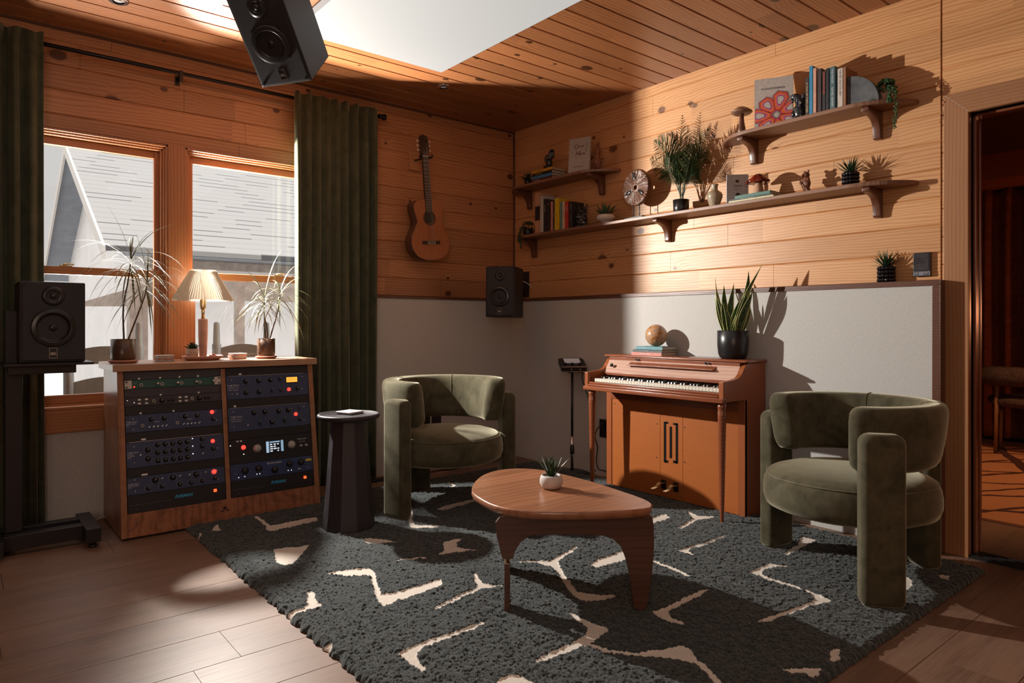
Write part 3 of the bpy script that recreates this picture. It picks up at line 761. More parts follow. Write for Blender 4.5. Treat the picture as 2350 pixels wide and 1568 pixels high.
# ---------------------------------------------------------------- loudspeakers
def speaker(W, Hh, D, name, lab, loc, rot, wr, wz, tz):
    t = thing(name, lab, 'speaker', loc, rot=rot)
    mb = MB(); mb.box((-W/2, 0, 0), (W/2, D, Hh)); mb.build('cabinet', M['black_matte'], t, bevel=.006, seg=2)  # added soft fill from behind the camera, with no fixture of its own
    mb = MB(); g = .010; mb.box((-W/2+g, -.006, g), (W/2-g, 0, Hh-g)); mb.build('baffle', M['black_matte'], t, bevel=.003)
    mb = MB(); r = wr
    mb.lathe([(r*1.10, .0), (r*1.10, .006), (r*1.02, .010), (r*.97, .009), (r*.90, .016), (r*.82, .013), (r*.78, .004)], 48, (0, -.006, wz), axis='y', close=False)
    w_ = mb.build('woofer', M['rubber'], t)
    mb = MB(); mb.lathe([(r*.78, .004), (r*.55, -.010), (r*.34, -.018), (r*.32, -.012), (r*.22, .0), (r*.1, .005), (0, .006)], 40, (0, -.006, wz), axis='y', close=False); mb.build('cone', M['cone'], w_)
    mb = MB()
    for k_ in range(4):
        a = R(45 + 90 * k_); mb.cyl((r*1.16*math.cos(a), -.006, wz + r*1.16*math.sin(a)), (r*1.16*math.cos(a), -.010, wz + r*1.16*math.sin(a)), .005, n=10)
    for x in (-W*.42, W*.42):
        for z in (Hh*.045, Hh*.955): mb.cyl((x, -.006, z), (x, -.010, z), .006, n=12)
    mb.build('screws', M['cone'], w_)
    mb = MB(); mb.lathe([(r*.56, 0), (r*.56, .003), (r*.30, .004), (r*.24, -.004), (r*.20, -.006)], 36, (0, -.006, tz), axis='y', close=False)
    mb.lathe([(r*.19, -.006), (r*.16, .004), (r*.08, .008), (0, .009)], 24, (0, -.006, tz), axis='y', close=False); mb.build('tweeter', M['rubber'], t)
    b = MB(); bx, bz = .016, .024; zc = Hh * .115
    for p in ((-bx, zc - bz, bx, zc - bz + .0015), (-bx, zc + bz, bx, zc + bz + .0015), (-bx, zc - .008, bx, zc - .0068), (-bx, zc - bz, -bx + .0014, zc + bz), (bx - .0014, zc - bz, bx, zc + bz)):
        b.box((p[0], -.0075, p[1]), (p[2], -.006, p[3]))
    b.text('atc', .019, Matrix.Translation((0, -.0068, zc + .0)) @ Matrix.Rotation(R(90), 4, 'X'), bold=.0006, sx=.95)
    b.build('badge', M['silver'], t)
    return t
Rh = Matrix.Rotation(-.773, 4, 'Z') @ Matrix.Rotation(.726, 4, 'X') @ Matrix.Rotation(-.108, 4, 'Y')
t = speaker(.25, .42, .30, 'hanging_speaker', 'black loudspeaker hung from the ceiling and tilted down beside the white panel', (-2.485, -1.348, 2.212), Rh.to_euler(), .078, .185, .345)
mb = MB(); mb.tube([(0, .15, .42), (0, .20, .44)], .02, 12); mb.build('mount_neck', M['steel_dark'], t)
q = Rh @ Vector((0, .2, .44)); q = Vector((-2.485, -1.348, 2.212)) + q
mb = MB(); mb.cyl((q.x, q.y, min(q.z, 2.60) - .02), (q.x, q.y, 2.72), .012); mb.cyl((q.x, q.y, 2.71), (q.x, q.y, 2.722), .05)
tag(mb.build('ceiling_mount', M['steel_dark']), 'short black ceiling mount above the hanging loudspeaker', 'mount')
# corner speaker
pc = atd(1147, 728, 5.05); th = math.atan2(pc.y - CY, pc.x - CX) - R(90)
t = speaker(.222, .375, .25, 'corner_speaker', 'black loudspeaker mounted in the corner below the guitar', (pc.x, pc.y, 1.149), (R(-1.2), 0, th - R(17)), .068, .15, .305)
mb = MB(); y0 = atx(1207, 650, 0).y
mb.box((-.012, y0 - .045, 1.32), (0, y0 + .045, 1.53)); bk = thing('wall_mount', 'black steel bracket plate on the pine wall behind the corner loudspeaker', 'mount', (0, 0, 0))
mb.build('wall_plate', M['steel_dark'], bk, bevel=.003)
mb = MB(); mb.box((-.17, y0 - .02, 1.38), (-.01, y0 + .02, 1.42)); mb.tube([(-.16, y0, 1.40), (pc.x + .13, pc.y + .20, 1.36)], .014, 10); mb.build('arm', M['steel_dark'], bk)
mb = MB(); mb.tube(smooth_open([(-.13, y0 + .02, 1.45), (-.07, y0 - .03, 1.45), (-.03, y0 - .07, 1.42), (-.02, y0 - .10, 1.39)]), .0035, 8); tag(mb.build('signal_cable', M['cable_white']), 'short white cable at the corner speaker bracket', 'cable')
# speaker on its stand at the left
ps = atd(122, 833, 3.24); th = math.atan2(ps.y - CY, ps.x - CX) - R(90)
zs = .912
speaker(.262, .382, .27, 'stand_speaker', 'black loudspeaker on the steel stand in front of the left window', (ps.x, ps.y, zs), (0, 0, th + R(6)), .082, .165, .315)
st = thing('speaker_stand', 'black square tube speaker stand on the floor left of the rack', 'stand', (0, 0, 0))
mb = MB(); f0, f1 = .028, .095
mb.box((-3.19, -.60, f0), (-3.125, -.235, f1)); mb.build('cross_foot', M['steel_dark'], st, bevel=.002)
mb = MB(); mb.box((-3.575, -.60, f0), (-3.51, -.235, f1)); mb.build('cross_foot', M['steel_dark'], st, bevel=.002)
mb = MB(); mb.box((-3.51, -.50, f0), (-3.19, -.44, f1)); mb.box((-3.51, -.36, f0), (-3.19, -.30, f1)); mb.build('base_rail', M['steel_dark'], st, bevel=.002)
for x in (-3.157, -3.542):
    for y in (-.575, -.26):
        mb = MB(); mb.cyl((x, y, 0), (x, y, .012), .018, n=16); mb.cyl((x, y, .012), (x, y, .03), .006, n=10); mb.build('leveling_foot', M['steel_dark'], st)
mb = MB(); pcx = atd(31, 1200, 3.30); mb.box((pcx.x - .034, pcx.y - .034, f1), (pcx.x + .034, pcx.y + .034, 1.158)); mb.build('column', M['steel_dark'], st, bevel=.003)
c_, s_ = math.cos(th + R(6)), math.sin(th + R(6))
Mz = Matrix.Translation((ps.x, ps.y, 0)) @ Matrix.Rotation(th + R(6), 4, 'Z')
mb = MB(Mz); mb.box((-.19, -.02, zs - .014), (.165, .26, zs - .002)); mb.build('shelf_plate', M['steel_dark'], st, bevel=.001)
mb = MB(Mz); mb.box((-.17, .05, zs - .055), (.10, .11, zs - .014)); mb.build('shelf_arm', M['steel_dark'], st, bevel=.002)
mb = MB(); mb.cyl((pcx.x + .03, pcx.y - .03, .93), (pcx.x + .045, pcx.y - .045, .93), .006, n=10); mb.build('clamp_screw', M['chrome'], st)
mb = MB(); mb.tube(smooth_open([(-3.11, -.20, .02), (-3.07, -.17, .035), (-3.03, -.13, .03), (-3.00, -.08, .015)]), .004, 8)
tag(mb.build('floor_cable', M['cable_white']), 'thin pale cable between the speaker stand foot and the rack', 'cable')

# ---------------------------------------------------------------- curtains and rod
RZ = 2.585
rd = thing('curtain_rod', 'long thin black curtain rod above the windows', 'curtain rod', (0, 0, 0))
mb = MB(); mb.cyl((-3.95, -.085, RZ), (-1.325, -.085, RZ), .0115, n=14); mb.build('rod', M['rod'], rd)
mb = MB(); mb.lathe([(0, 0), (.016, .0), (.017, .010), (.012, .016), (.019, .03), (.024, .045), (.020, .055), (0, .057)], 20, (-1.33, -.085, RZ), axis='x'); mb.build('finial', M['rod'], rd)
for x in (-2.640, -1.45):
    mb = MB(); mb.box((x - .008, -.09, RZ - .014), (x + .008, 0, RZ - .004)); mb.box((x - .012, -.006, RZ - .05), (x + .012, 0, RZ + .01)); mb.box((x - .009, -.100, RZ - .05), (x + .009, -.092, RZ + .014)); mb.build('rod_bracket', M['rod'], rd)
curtain('curtain', [(-1.955, -.108), (-1.62, -.125), (-1.375, -.122), (-1.360, -.084)], .012, RZ + .035, 9, .030, M['curtain'], 21, 'dark green velvet curtain between the right window and the guitar', pinch=.55, group='green velvet curtains')
curtain('curtain', [(-3.98, -.14), (-3.62, -.13), (-3.318, -.112)], .012, RZ + .045, 9, .034, M['curtain'], 8, 'dark green velvet curtain at the left edge behind the speaker stand', pinch=.55, group='green velvet curtains')

# ---------------------------------------------------------------- rug, carved pile
RX0, RX1, RY0, RY1, RH = -2.73, -.185, -3.475, -.44, .0265
S4 = lambda pts: [(400 + x / 2.9375, 1050 + y / 2.9375) for x, y in pts]
S5 = lambda pts: [(1150 + x / 2.1364, 1150 + y / 2.1364) for x, y in pts]
polys = [S4(p) for p in (
 [(680,622),(900,600),(790,722),(735,728),(695,705)], [(1285,548),(1385,555),(1480,572),(1390,580),(1295,575)],
 [(1815,575),(1930,552),(1890,580),(1900,608),(1950,622),(2035,628),(1890,642),(1775,660),(1815,645),(1828,620)],
 [(1030,785),(1180,762),(1310,755),(1345,785),(1362,870),(1385,930),(1470,925),(1790,830),(1800,850),(1780,870),(1470,980),(1408,1003),(1375,950),(1350,860),(1335,800),(1180,800)],
 [(628,470),(945,408),(960,415),(955,432),(650,500),(628,495)], [(905,910),(925,912),(950,975),(985,1008),(920,1025),(765,1072),(745,1060),(890,1020),(915,985)],
 [(1000,1275),(1050,1260),(1050,1290),(1025,1310)], [(1525,1325),(1690,1248),(2000,1150),(2110,1105),(2000,1160),(1700,1265),(1640,1295),(1625,1330),(1640,1390),(1695,1450),(1600,1390)],
 [(1590,335),(1598,340),(1600,430),(1612,460),(1700,462),(1830,465),(1720,480),(1600,478),(1588,430)],
 [(2025,785),(2065,850),(2110,865),(2215,870),(2110,880),(2060,890),(1765,1025),(1760,1020),(1960,920),(2045,885),(2050,865),(2035,820)],
 [(1780,350),(1830,330),(2020,285),(2060,290),(1900,335),(1800,362)], [(1840,168),(1895,192),(1860,205),(1880,190)],
 [(2180,1515),(2290,1478),(2350,1495),(2450,1560),(2200,1600)], [(255,500),(290,455),(295,485),(312,495)], [(135,540),(175,518),(150,538)],
 [(1790,95),(1850,80),(1860,100),(1800,110)])] + [S5(p) for p in (
 [(745,85),(800,68),(820,80),(805,92),(745,112),(700,118)], [(918,55),(960,75),(1060,80),(960,95),(880,138),(875,133),(945,90)],
 [(1100,172),(1000,215),(915,240),(915,252),(950,270),(870,248),(910,235),(1000,208)], [(440,320),(475,295),(600,248),(640,240),(640,280),(470,328)],
 [(1225,352),(1320,308),(1350,318),(1410,325),(1345,322),(1270,342),(1270,360),(1325,388),(1290,380)],
 [(1445,425),(1530,455),(1610,488),(1500,520),(1270,600),(1265,597),(1450,530),(1530,500),(1545,485),(1520,455)],
 [(1475,180),(1538,193),(1470,230),(1390,268),(1385,264),(1465,218)], [(1980,370),(2005,390),(2005,415),(1985,435),(1940,440),(1950,380)],
 [(745,550),(800,535),(990,440),(1010,438),(990,452),(850,525),(812,545),(820,570),(895,608),(850,600),(780,572)],
 [(85,300),(240,298),(265,285),(380,225),(270,300),(290,340),(365,448),(410,460),(555,468),(490,488),(405,490),(358,465),(285,355),(255,325),(180,306)],
 [(340,555),(425,600),(520,635),(430,700),(180,795),(172,786),(380,690),(435,645),(430,620),(385,590)],
 [(660,755),(890,720),(925,740),(965,795),(870,778),(740,765)], [(1380,832),(1480,835),(1560,825),(1545,855),(1525,862),(1515,845),(1420,840)],
 [(1640,735),(1650,725),(1645,765),(1655,768),(1625,790),(1620,768)], [(2160,368),(2190,372),(2185,388),(2165,385)], [(0,880),(60,860),(105,893),(60,940),(-20,940)])]
lines = [S4([(548,402),(590,430),(640,470)]), S4([(1510,697),(1690,680)]), S5([(440,708),(520,738),(600,750),(670,756)]), S5([(960,790),(1015,840),(1060,893)]), S5([(745,298),(830,330),(920,370)]),
         S5([(1325,388),(1400,410),(1450,427)])]
cell = .0035
nx = int((RX1 - RX0) / cell); ny = int((RY1 - RY0) / cell)
gx = np.linspace(RX0, RX1, nx); gy = np.linspace(RY0, RY1, ny); GX, GY = np.meshgrid(gx, gy)
rs = np.random.RandomState(3)
def vnoise(sc_, seed):
    r_ = np.random.RandomState(seed); g = r_.rand(int((RY1-RY0)/sc_)+4, int((RX1-RX0)/sc_)+4)
    u = (GX - RX0) / sc_; v = (GY - RY0) / sc_; iu = u.astype(int); iv = v.astype(int); fu = u - iu; fv = v - iv
    fu = fu*fu*(3-2*fu); fv = fv*fv*(3-2*fv)
    return (g[iv,iu]*(1-fu)+g[iv,iu+1]*fu)*(1-fv)+(g[iv+1,iu]*(1-fu)+g[iv+1,iu+1]*fu)*fv
jit = (vnoise(.012, 1) - .5) * .010
JX, JY = GX + jit, GY + (vnoise(.012, 2) - .5) * .010
mask = np.zeros(GX.shape, bool)
def inpoly(P):
    ins = np.zeros(GX.shape, bool); n = len(P)
    for i in range(n):
        x1_, y1_ = P[i]; x2_, y2_ = P[(i+1) % n]
        if abs(y2_ - y1_) < 1e-9: continue
        c = ((y1_ > JY) != (y2_ > JY)) & (JX < (x2_ - x1_) * (JY - y1_) / (y2_ - y1_) + x1_)
        ins ^= c
    return ins
for P in polys:
    Q = [atz(x, y, .020) for x, y in P]; mask |= inpoly([(q.x, q.y) for q in Q])
for P in lines:
    Q = [atz(x, y, .020) for x, y in P]
    for a, b in zip(Q[:-1], Q[1:]):
        dx, dy = b.x - a.x, b.y - a.y; L2 = dx*dx + dy*dy
        tt = np.clip(((JX - a.x) * dx + (JY - a.y) * dy) / L2, 0, 1)
        mask |= ((JX - a.x - tt*dx)**2 + (JY - a.y - tt*dy)**2) < .0042**2
mk_ = mask.copy()
for _ in range(2):
    mk_ = mk_ | np.roll(mk_, 1, 0) | np.roll(mk_, -1, 0) | np.roll(mk_, 1, 1) | np.roll(mk_, -1, 1)
m = mk_.astype(float)
for _ in range(2):
    m = (m + np.roll(m, 1, 0) + np.roll(m, -1, 0) + np.roll(m, 1, 1) + np.roll(m, -1, 1)) / 5
n1 = vnoise(.0075, 5); n2 = vnoise(.013, 6); n3 = vnoise(.06, 7); n4 = rs.rand(*GX.shape)
tuft = .45 * n1 + .30 * n2 + .25 * vnoise(.028, 31)
H = RH * (.62 + .62 * tuft - .06 * n3) + .0062 * (n4 - .3)
Hc = .0175 + .0014 * n4
edge = np.minimum.reduce([GX - RX0, RX1 - GX, GY - RY0, RY1 - GY]); e = np.clip(edge / .022, 0, 1) ** .5
Z = (H * (1 - m) + Hc * m) * (.12 + .88 * e)
def press(sel, h):
    global Z
    Z = np.where(sel, np.minimum(Z, h), Z)
press((GX < -1.98) & (GX > -3.1) & (GY > -.592), .010)
press((GX > -.30) & (GY > -2.372) & (GY < -1.324), .008)
for yy in (-2.334, -1.364): press((GX + .467)**2 + (GY - yy)**2 < .016**2, .010)
press((GX + 2.066)**2 + (GY + 1.126)**2 < .142**2, .022)
CH = [((-1.405, -1.045), (-.09, -1.0)), ((-.665, -3.10), (-.868, .496))]
LEGS = ((-71, .385), (71, .385), (180, .36))
for (cx_, cy_), (dx_, dy_) in CH:
    for aa, r_ in LEGS:
        th_ = math.atan2(dy_, dx_) + R(aa); ux, uy = math.cos(th_), math.sin(th_); a_1 = (GX - cx_) * ux + (GY - cy_) * uy - r_; a_2 = -(GX - cx_) * uy + (GY - cy_) * ux
        press((abs(a_1) < .046) & (abs(a_2) < .08), .0205)
ox = (vnoise(.011, 8) - .5) * .008 * (1 - m); oy = (vnoise(.011, 9) - .5) * .008 * (1 - m)
wob = (vnoise(.03, 21) - .5) * .012; 
V = np.stack([GX + ox + wob * (edge < .03), GY + oy, Z], -1).reshape(-1, 3).astype(np.float32)
idx = np.arange(nx * ny).reshape(ny, nx)
F4 = np.stack([idx[:-1, :-1], idx[:-1, 1:], idx[1:, 1:], idx[1:, :-1]], -1).reshape(-1, 4)
me = bpy.data.meshes.new('rug'); me.vertices.add(len(V)); me.vertices.foreach_set('co', V.ravel())
me.loops.add(F4.size); me.loops.foreach_set('vertex_index', F4.ravel().astype(np.int32))
me.polygons.add(len(F4)); me.polygons.foreach_set('loop_start', np.arange(0, F4.size, 4, dtype=np.int32))
me.polygons.foreach_set('use_smooth', np.ones(len(F4), bool))
at = me.attributes.new('cream', 'FLOAT', 'POINT'); at.data.foreach_set('value', m.ravel().astype(np.float32))
me.update(); me.validate()
k = NT('shag_rug'); a_ = k.n('ShaderNodeAttribute', _attribute_name='cream'); co2 = k.coord()
nf = k.noise(co2, 260, 3, .7); n2_ = k.noise(co2, 14, 3)
dark = k.ramp(nf, [(.3, (.012, .016, .017)), (.55, (.034, .042, .043)), (.75, (.080, .096, .096))])
cr = k.ramp(nf, [(.3, (.50, .44, .38)), (.7, (.70, .64, .57))])
k.set(Base__Color=k.mix(k.math('MULTIPLY', k.math('SUBTRACT', a_.outputs['Fac'], .38), 5.0, clamp=True), dark, cr), Roughness=.95)
k.b.inputs['Specular IOR Level'].default_value = .1; k.b.inputs['Sheen Weight'].default_value = .25; k.b.inputs['Sheen Roughness'].default_value = .5
k.bump(nf, .5, .003)
me.materials.append(k.m)
o = bpy.data.objects.new('rug', me); col.objects.link(o)
tag(o, 'dark teal shag rug with carved cream abstract shapes under the chairs and table', 'rug')

# ---------------------------------------------------------------- armchairs
def armchair(label, loc, face):
    """built facing -Y"""
    t = thing('armchair', label, 'armchair', loc, math.atan2(face[1], face[0]) + R(90), group='olive velvet barrel armchairs')
    RC, TH = .300, .112; z0, z1 = .485, .748
    # ring: rounded-rectangle section swept round the back
    a0, a1 = R(-90 + 54), R(270 - 54); n = 56; vs = []; fs = []; ns = 20
    def sect(k_):
        a = 2 * PI * k_ / ns; ex = .42
        return math.copysign(abs(math.cos(a)) ** ex, math.cos(a)), math.copysign(abs(math.sin(a)) ** ex, math.sin(a))
    ends = [0.0, .45, .75, .92, 1.0]
    stations = []
    da = R(9)
    for i, e_ in enumerate(ends): stations.append((a0 + da * (1 - math.cos(PI/2 * i / 4)) , max(.02, math.sin(PI/2 * i / 4))))
    for i in range(1, n): stations.append((a0 + da + (a1 - a0 - 2 * da) * i / n, 1))
    for i, e_ in enumerate(ends): stations.append((a1 - da + da * math.sin(PI/2 * i / 4), max(.02, math.cos(PI/2 * i / 4))))
    for a, s_ in stations:
        s2 = s_ ** .45 if s_ < 1 else 1
        hh = (z1 - z0) / 2 * (1 - .18 * (1 - s2)); th_ = TH / 2 * s2; h2 = hh * (.55 + .45 * s2)
        bulge = .012 * math.sin(a) 
        for k_ in range(ns):
            cx, cz = sect(k_)
            zc = (z0 + z1) / 2
            lean = .018 * cz     # flares outwards at the top
            r_ = RC + th_ * cx * (1 + .10 * (1 - cz * cz)) + lean
            vs.append((r_ * math.cos(a), r_ * math.sin(a), zc + h2 * cz))
    m_ = len(stations)
    fs = [(i*ns+k_, i*ns+(k_+1) % ns, (i+1)*ns+(k_+1) % ns, (i+1)*ns+k_) for i in range(m_-1) for k_ in range(ns)]
    mb = MB(); mb.add(vs, fs, 0, True); mb.add(vs[:ns], [tuple(range(ns))]); mb.add(vs[-ns:], [tuple(range(ns))])
    bk_ = mb.build('backrest', M['velvet'], t)
    for s_ in (-1, 1):   # seams
        a = R(90 + s_ * 38); mb = MB(); pts = []
        for k_ in range(14):
            q = PI * (-.08 + 1.0 * k_ / 13); cx, cz = -math.cos(q), math.sin(q)
            ex = .42; cx = math.copysign(abs(cx) ** ex, cx); cz = math.copysign(abs(cz) ** ex, cz)
            r_ = RC + (TH/2 + .0005) * cx * (1 + .10 * (1 - cz*cz)) + .018 * cz; pts.append((r_ * math.cos(a), r_ * math.sin(a), (z0+z1)/2 + ((z1-z0)/2 + .0005) * cz))
        mb.tube(pts, .0018, 6); mb.build('seam', M['velvet'], bk_)
    mb = MB(); Rr = .352
    prof = [(0, .262), (Rr*.6, .262), (Rr*.86, .266), (Rr*.965, .282), (Rr, .315), (Rr*1.0, .35), (Rr*.985, .385), (Rr*.95, .410), (Rr*.90, .424), (Rr*.75, .440), (Rr*.5, .452), (Rr*.25, .457), (0, .458)]
    mb.lathe(prof, 72); seat = mb.build('seat', M['velvet'], t)
    mb = MB(); mb.tube([(Rr*.952*math.cos(2*PI*k_/72), Rr*.952*math.sin(2*PI*k_/72), .4105) for k_ in range(73)], .0028, 6, caps=False); mb.build('piping', M['velvet'], seat)
    for a, rr_ in LEGS:
        a -= 90
        Mx = Matrix.Rotation(R(a), 4, 'Z') @ Matrix.Translation((rr_, 0, 0))
        mb = MB(Mx)
        o_ = []
        w_, d_, H_ = .080, .042, .655
        # rounded slab, arch-shouldered top
        prof_ = [(-w_, 0), (w_, 0), (w_, H_ - .04)] + [(w_ - .04 + .04 * math.cos(R(q)), H_ - .04 + .04 * math.sin(R(q))) for q in (22, 45, 68, 90)] + [(-w_ + .04 - .04 * math.sin(R(q)), H_ - .04 + .04 * math.cos(R(q))) for q in (0, 22, 45, 68)] + [(-w_, H_ - .04)]
        mb.prism(prof_, -d_, d_, 'x'); mb.build('leg', M['velvet'], t, bevel=.026, seg=5)
    return t
armchair('olive green velvet barrel armchair at the back left between curtain and piano', (*CH[0][0], .022), CH[0][1])
armchair('olive green velvet barrel armchair at the front right beside the doorway', (*CH[1][0], .022), CH[1][1])

# ---------------------------------------------------------------- dark side table with coasters
c = atz(801, 1212, .03); c = Vector((-2.066, -1.126, 0))
t = thing('side_table', 'tall dark faceted pedestal side table beside the left armchair', 'side table', (c.x, c.y, .024))
mb = MB(); n = 10
def ring(r, z): return [(r * math.cos(2*PI*(i+.3)/n), r * math.sin(2*PI*(i+.3)/n), z) for i in range(n)]
vs = ring(.092, .568) + ring(.125, .12) + ring(.138, 0)
mb.add(vs, [(j*n+i, j*n+(i+1) % n, (j+1)*n+(i+1) % n, (j+1)*n+i) for j in range(2) for i in range(n)] + [tuple(range(n)), tuple(range(2*n, 3*n))]); mb.build('pedestal', M['black_wood'], t, bevel=.002)
mb = MB(); mb.lathe([(0, .566), (.140, .566), (.156, .572), (.163, .582), (.163, .590), (.158, .596), (.150, .5965), (.148, .5935), (0, .5935)], 64); mb.build('table_top', M['black_wood'], t)
cs = thing('coaster', 'small pale coaster set lying on the dark side table', 'coaster', (c.x + .01, c.y + .005, .6175), R(20))
mb = MB(); mb.box((-.05, -.05, 0), (.05, .05, .007)); mb.build('lower_coaster', M['print_dim'], cs, bevel=.003); mb = MB(); mb.box((-.052, -.05, .0075), (.052, .052, .015)); mb.build('upper_coaster', M['white_label'], cs, bevel=.003)

# ---------------------------------------------------------------- coffee table
ZT = .415
t = thing('coffee_table', 'low reddish wooden coffee table with rounded triangular top on curved legs', 'coffee table', (0, 0, 0))
out = [(1082,1122),(1088,1106),(1108,1090),(1142,1079),(1190,1075),(1240,1078),(1300,1090),(1365,1107),(1430,1128),(1475,1144),(1494,1154),(1497,1161),(1484,1167),(1430,1172),(1350,1175),(1250,1175),(1180,1170),(1130,1158),(1100,1143),(1085,1132)]
pl = [atz(x, y, ZT) for x, y in out]; pl = smooth_closed([(p.x, p.y, 0) for p in pl], 4)
cen = sum((Vector((p[0], p[1], 0)) for p in pl), Vector()) / len(pl)
mb = MB(); prof = [(.955, -.034), (.985, -.028), (1.0, -.014), (.997, -.005), (.985, 0)]
vs = []
for s_, dz_ in prof:
    for p in pl:
        d_ = Vector((p[0], p[1], 0)) - cen; L_ = d_.length; q = cen + d_ * ((L_ - (1 - s_) * .35) / L_); vs.append((q.x, q.y, ZT + dz_))
N = len(pl)
mb.add(vs, [(j*N+i, j*N+(i+1) % N, (j+1)*N+(i+1) % N, (j+1)*N+i) for j in range(4) for i in range(N)], 0, True)
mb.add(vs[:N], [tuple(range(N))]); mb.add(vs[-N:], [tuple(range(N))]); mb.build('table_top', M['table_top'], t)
za = lambda px, py: atz(px, py, .028)
A_, B_ = za(1164, 1398), za(1468, 1397); ex = (B_ - A_); ex.z = 0; ex.normalize(); nv_ = Vector((ex.y, -ex.x, 0))
Z2 = lambda pts: [(1050 + x / 3.734, 1000 + y / 3.734) for x, y in pts]
oa = Z2([(345,640),(326,740),(335,850),(358,950),(385,1050),(475,1050),(492,985),(535,915),(595,865),(680,845),(820,843),(1000,843),(1240,850),(1330,880),(1395,945),(1435,1040),(1462,1150),(1480,1270),(1505,1470),(1525,1485),(1598,1490),(1615,1470),(1642,1330),(1665,1150),(1680,950),(1678,780),(1665,690),(1640,640)])
pts = []
for x, y in oa:
    p = atv(x, y, A_, B_); s_ = (p - A_).dot(ex); pts.append((s_, min(p.z, ZT - .033)))
top = [(pts[0][0] + .012, ZT - .033)]; pts[0] = top[0]; pts[-1] = (pts[-1][0], ZT - .033)
pts = [(a, max(b, .022)) for a, b in pts]
Mx = Matrix.Translation((A_.x, A_.y, 0)) @ Matrix(((ex.x, -nv_.x, 0, 0), (ex.y, -nv_.y, 0, 0), (0, 0, 1, 0), (0, 0, 0, 1)))
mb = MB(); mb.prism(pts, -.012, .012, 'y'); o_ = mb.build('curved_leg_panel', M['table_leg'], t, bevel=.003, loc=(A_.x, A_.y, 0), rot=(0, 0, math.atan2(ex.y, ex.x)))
mb = MB(); 
for x, y in ((1453, 1181),): p = atv(x, y, A_, B_); s_ = (p - A_).dot(ex); mb.lathe([(.0, .0), (.006, .001), (.009, .003), (.009, 0)], 20, (s_, -.012, p.z), axis='y')
mb.build('bolt', M['brass'], o_)
d2 = Vector((A_.x - CX, A_.y - CY, 0)).normalized()
mb = MB(); q = .50
pb_ = [(-.03, .022), (.035, .022), (.05, .16), (.08, .24), (.14, .285), (.24, .285), (.30, .24), (.34, .16), (.37, .04), (.43, .04), (.46, .16), (.47, .28), (.455, .382), (.03, .382), (.03, .205), (-.035, .205)]
pb_ = [(-.03, .022), (.035, .022), (.05, .12), (.08, .20), (.14, .245), (.24, .255), (.30, .22), (.34, .14), (.365, .022), (.43, .022), (.46, .14), (.47, .26), (.45, .36), (.43, .382), (.06, .382), (.03, .34), (.03, .205), (-.035, .205)]
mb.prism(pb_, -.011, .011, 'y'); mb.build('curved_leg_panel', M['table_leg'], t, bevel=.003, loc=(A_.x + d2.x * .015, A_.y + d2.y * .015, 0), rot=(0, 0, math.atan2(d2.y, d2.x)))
mb = MB(); mb.cyl((A_.x, A_.y, .18), (A_.x, A_.y, .34), .007); mb.build('pivot_rod', M['brass'], t)
M['print_scale'] = plain('scale_print', (.36, .37, .42), .6)
# ---------------------------------------------------------------- rack cabinet under the window
XA, XB, ZR = -3.035, -1.985, .885
ZB = .012
def yf(z): return -.585 + (z - ZB) / (.845 - ZB) * .125      # leaning front face
rk = thing('rack_cabinet', 'wooden equipment rack cabinet with leaning front under the windows', 'cabinet', (0, 0, 0))
def side(x0, x1, name='side_panel'):
    mb = MB(); mb.prism([(yf(ZB) , ZB), (-.06, ZB), (-.06, .848), (yf(.848), .848)], x0, x1, 'x'); mb.build(name, M['rack_wood'], rk, bevel=.002)
side(XA, XA + .030); side(XB - .030, XB)
XD0, XD1 = -2.5225, -2.4975
mb = MB(); mb.prism([(yf(.130) + .0, .130), (-.3, .130), (-.3, .842), (yf(.842), .842)], XD0, XD1, 'x'); mb.build('divider', M['rack_wood'], rk, bevel=.002)
mb = MB(); mb.box((XA - .022, -.482, .848), (XB + .022, -.04, ZR)); mb.build('top_panel', M['rack_top'], rk, bevel=.003)
mb = MB(); mb.prism([(yf(ZB) - .001, ZB), (yf(ZB) + .02, ZB), (yf(.130) + .02, .130), (yf(.130) - .001, .130)], XA + .03, XB - .03, 'x'); mb.build('kick_panel', M['rack_front'], rk, bevel=.002)
mb = MB(); mb.box((XA + .03, -.07, ZB), (XB - .03, -.06, .848)); mb.box((XA + .03, -.5, ZB), (XB - .03, -.06, ZB + .02)); mb.build('back_panel', M['rack_wood'], rk)
# little burnt mark on the kick panel
mb = MB(); zc = .075; cx = -2.535
for dx, dz, r_ in ((0, .012, .010), (-.014, -.006, .009), (.014, -.006, .009), (0, -.012, .006)): mb.lathe([(0, 0), (r_, 0), (r_, .0006), (0, .0008)], 12, (cx + dx, yf(zc) - .0016, zc + dz), axis='y')
mb.box((cx - .034, yf(zc) - .0022, zc - .010), (cx + .034, yf(zc) - .001, zc - .007)); mb.build('maker_mark', M['dark_wood'], rk)

lean = math.atan2(yf(.845) - yf(.130), .845 - .130)
SL = (.845 - .130) / math.cos(lean)      # slanted length of the bay
U = SL / 16
def bay(x0): return Matrix.Translation((x0, yf(.130), .130)) @ Matrix.Rotation(-lean, 4, 'X')
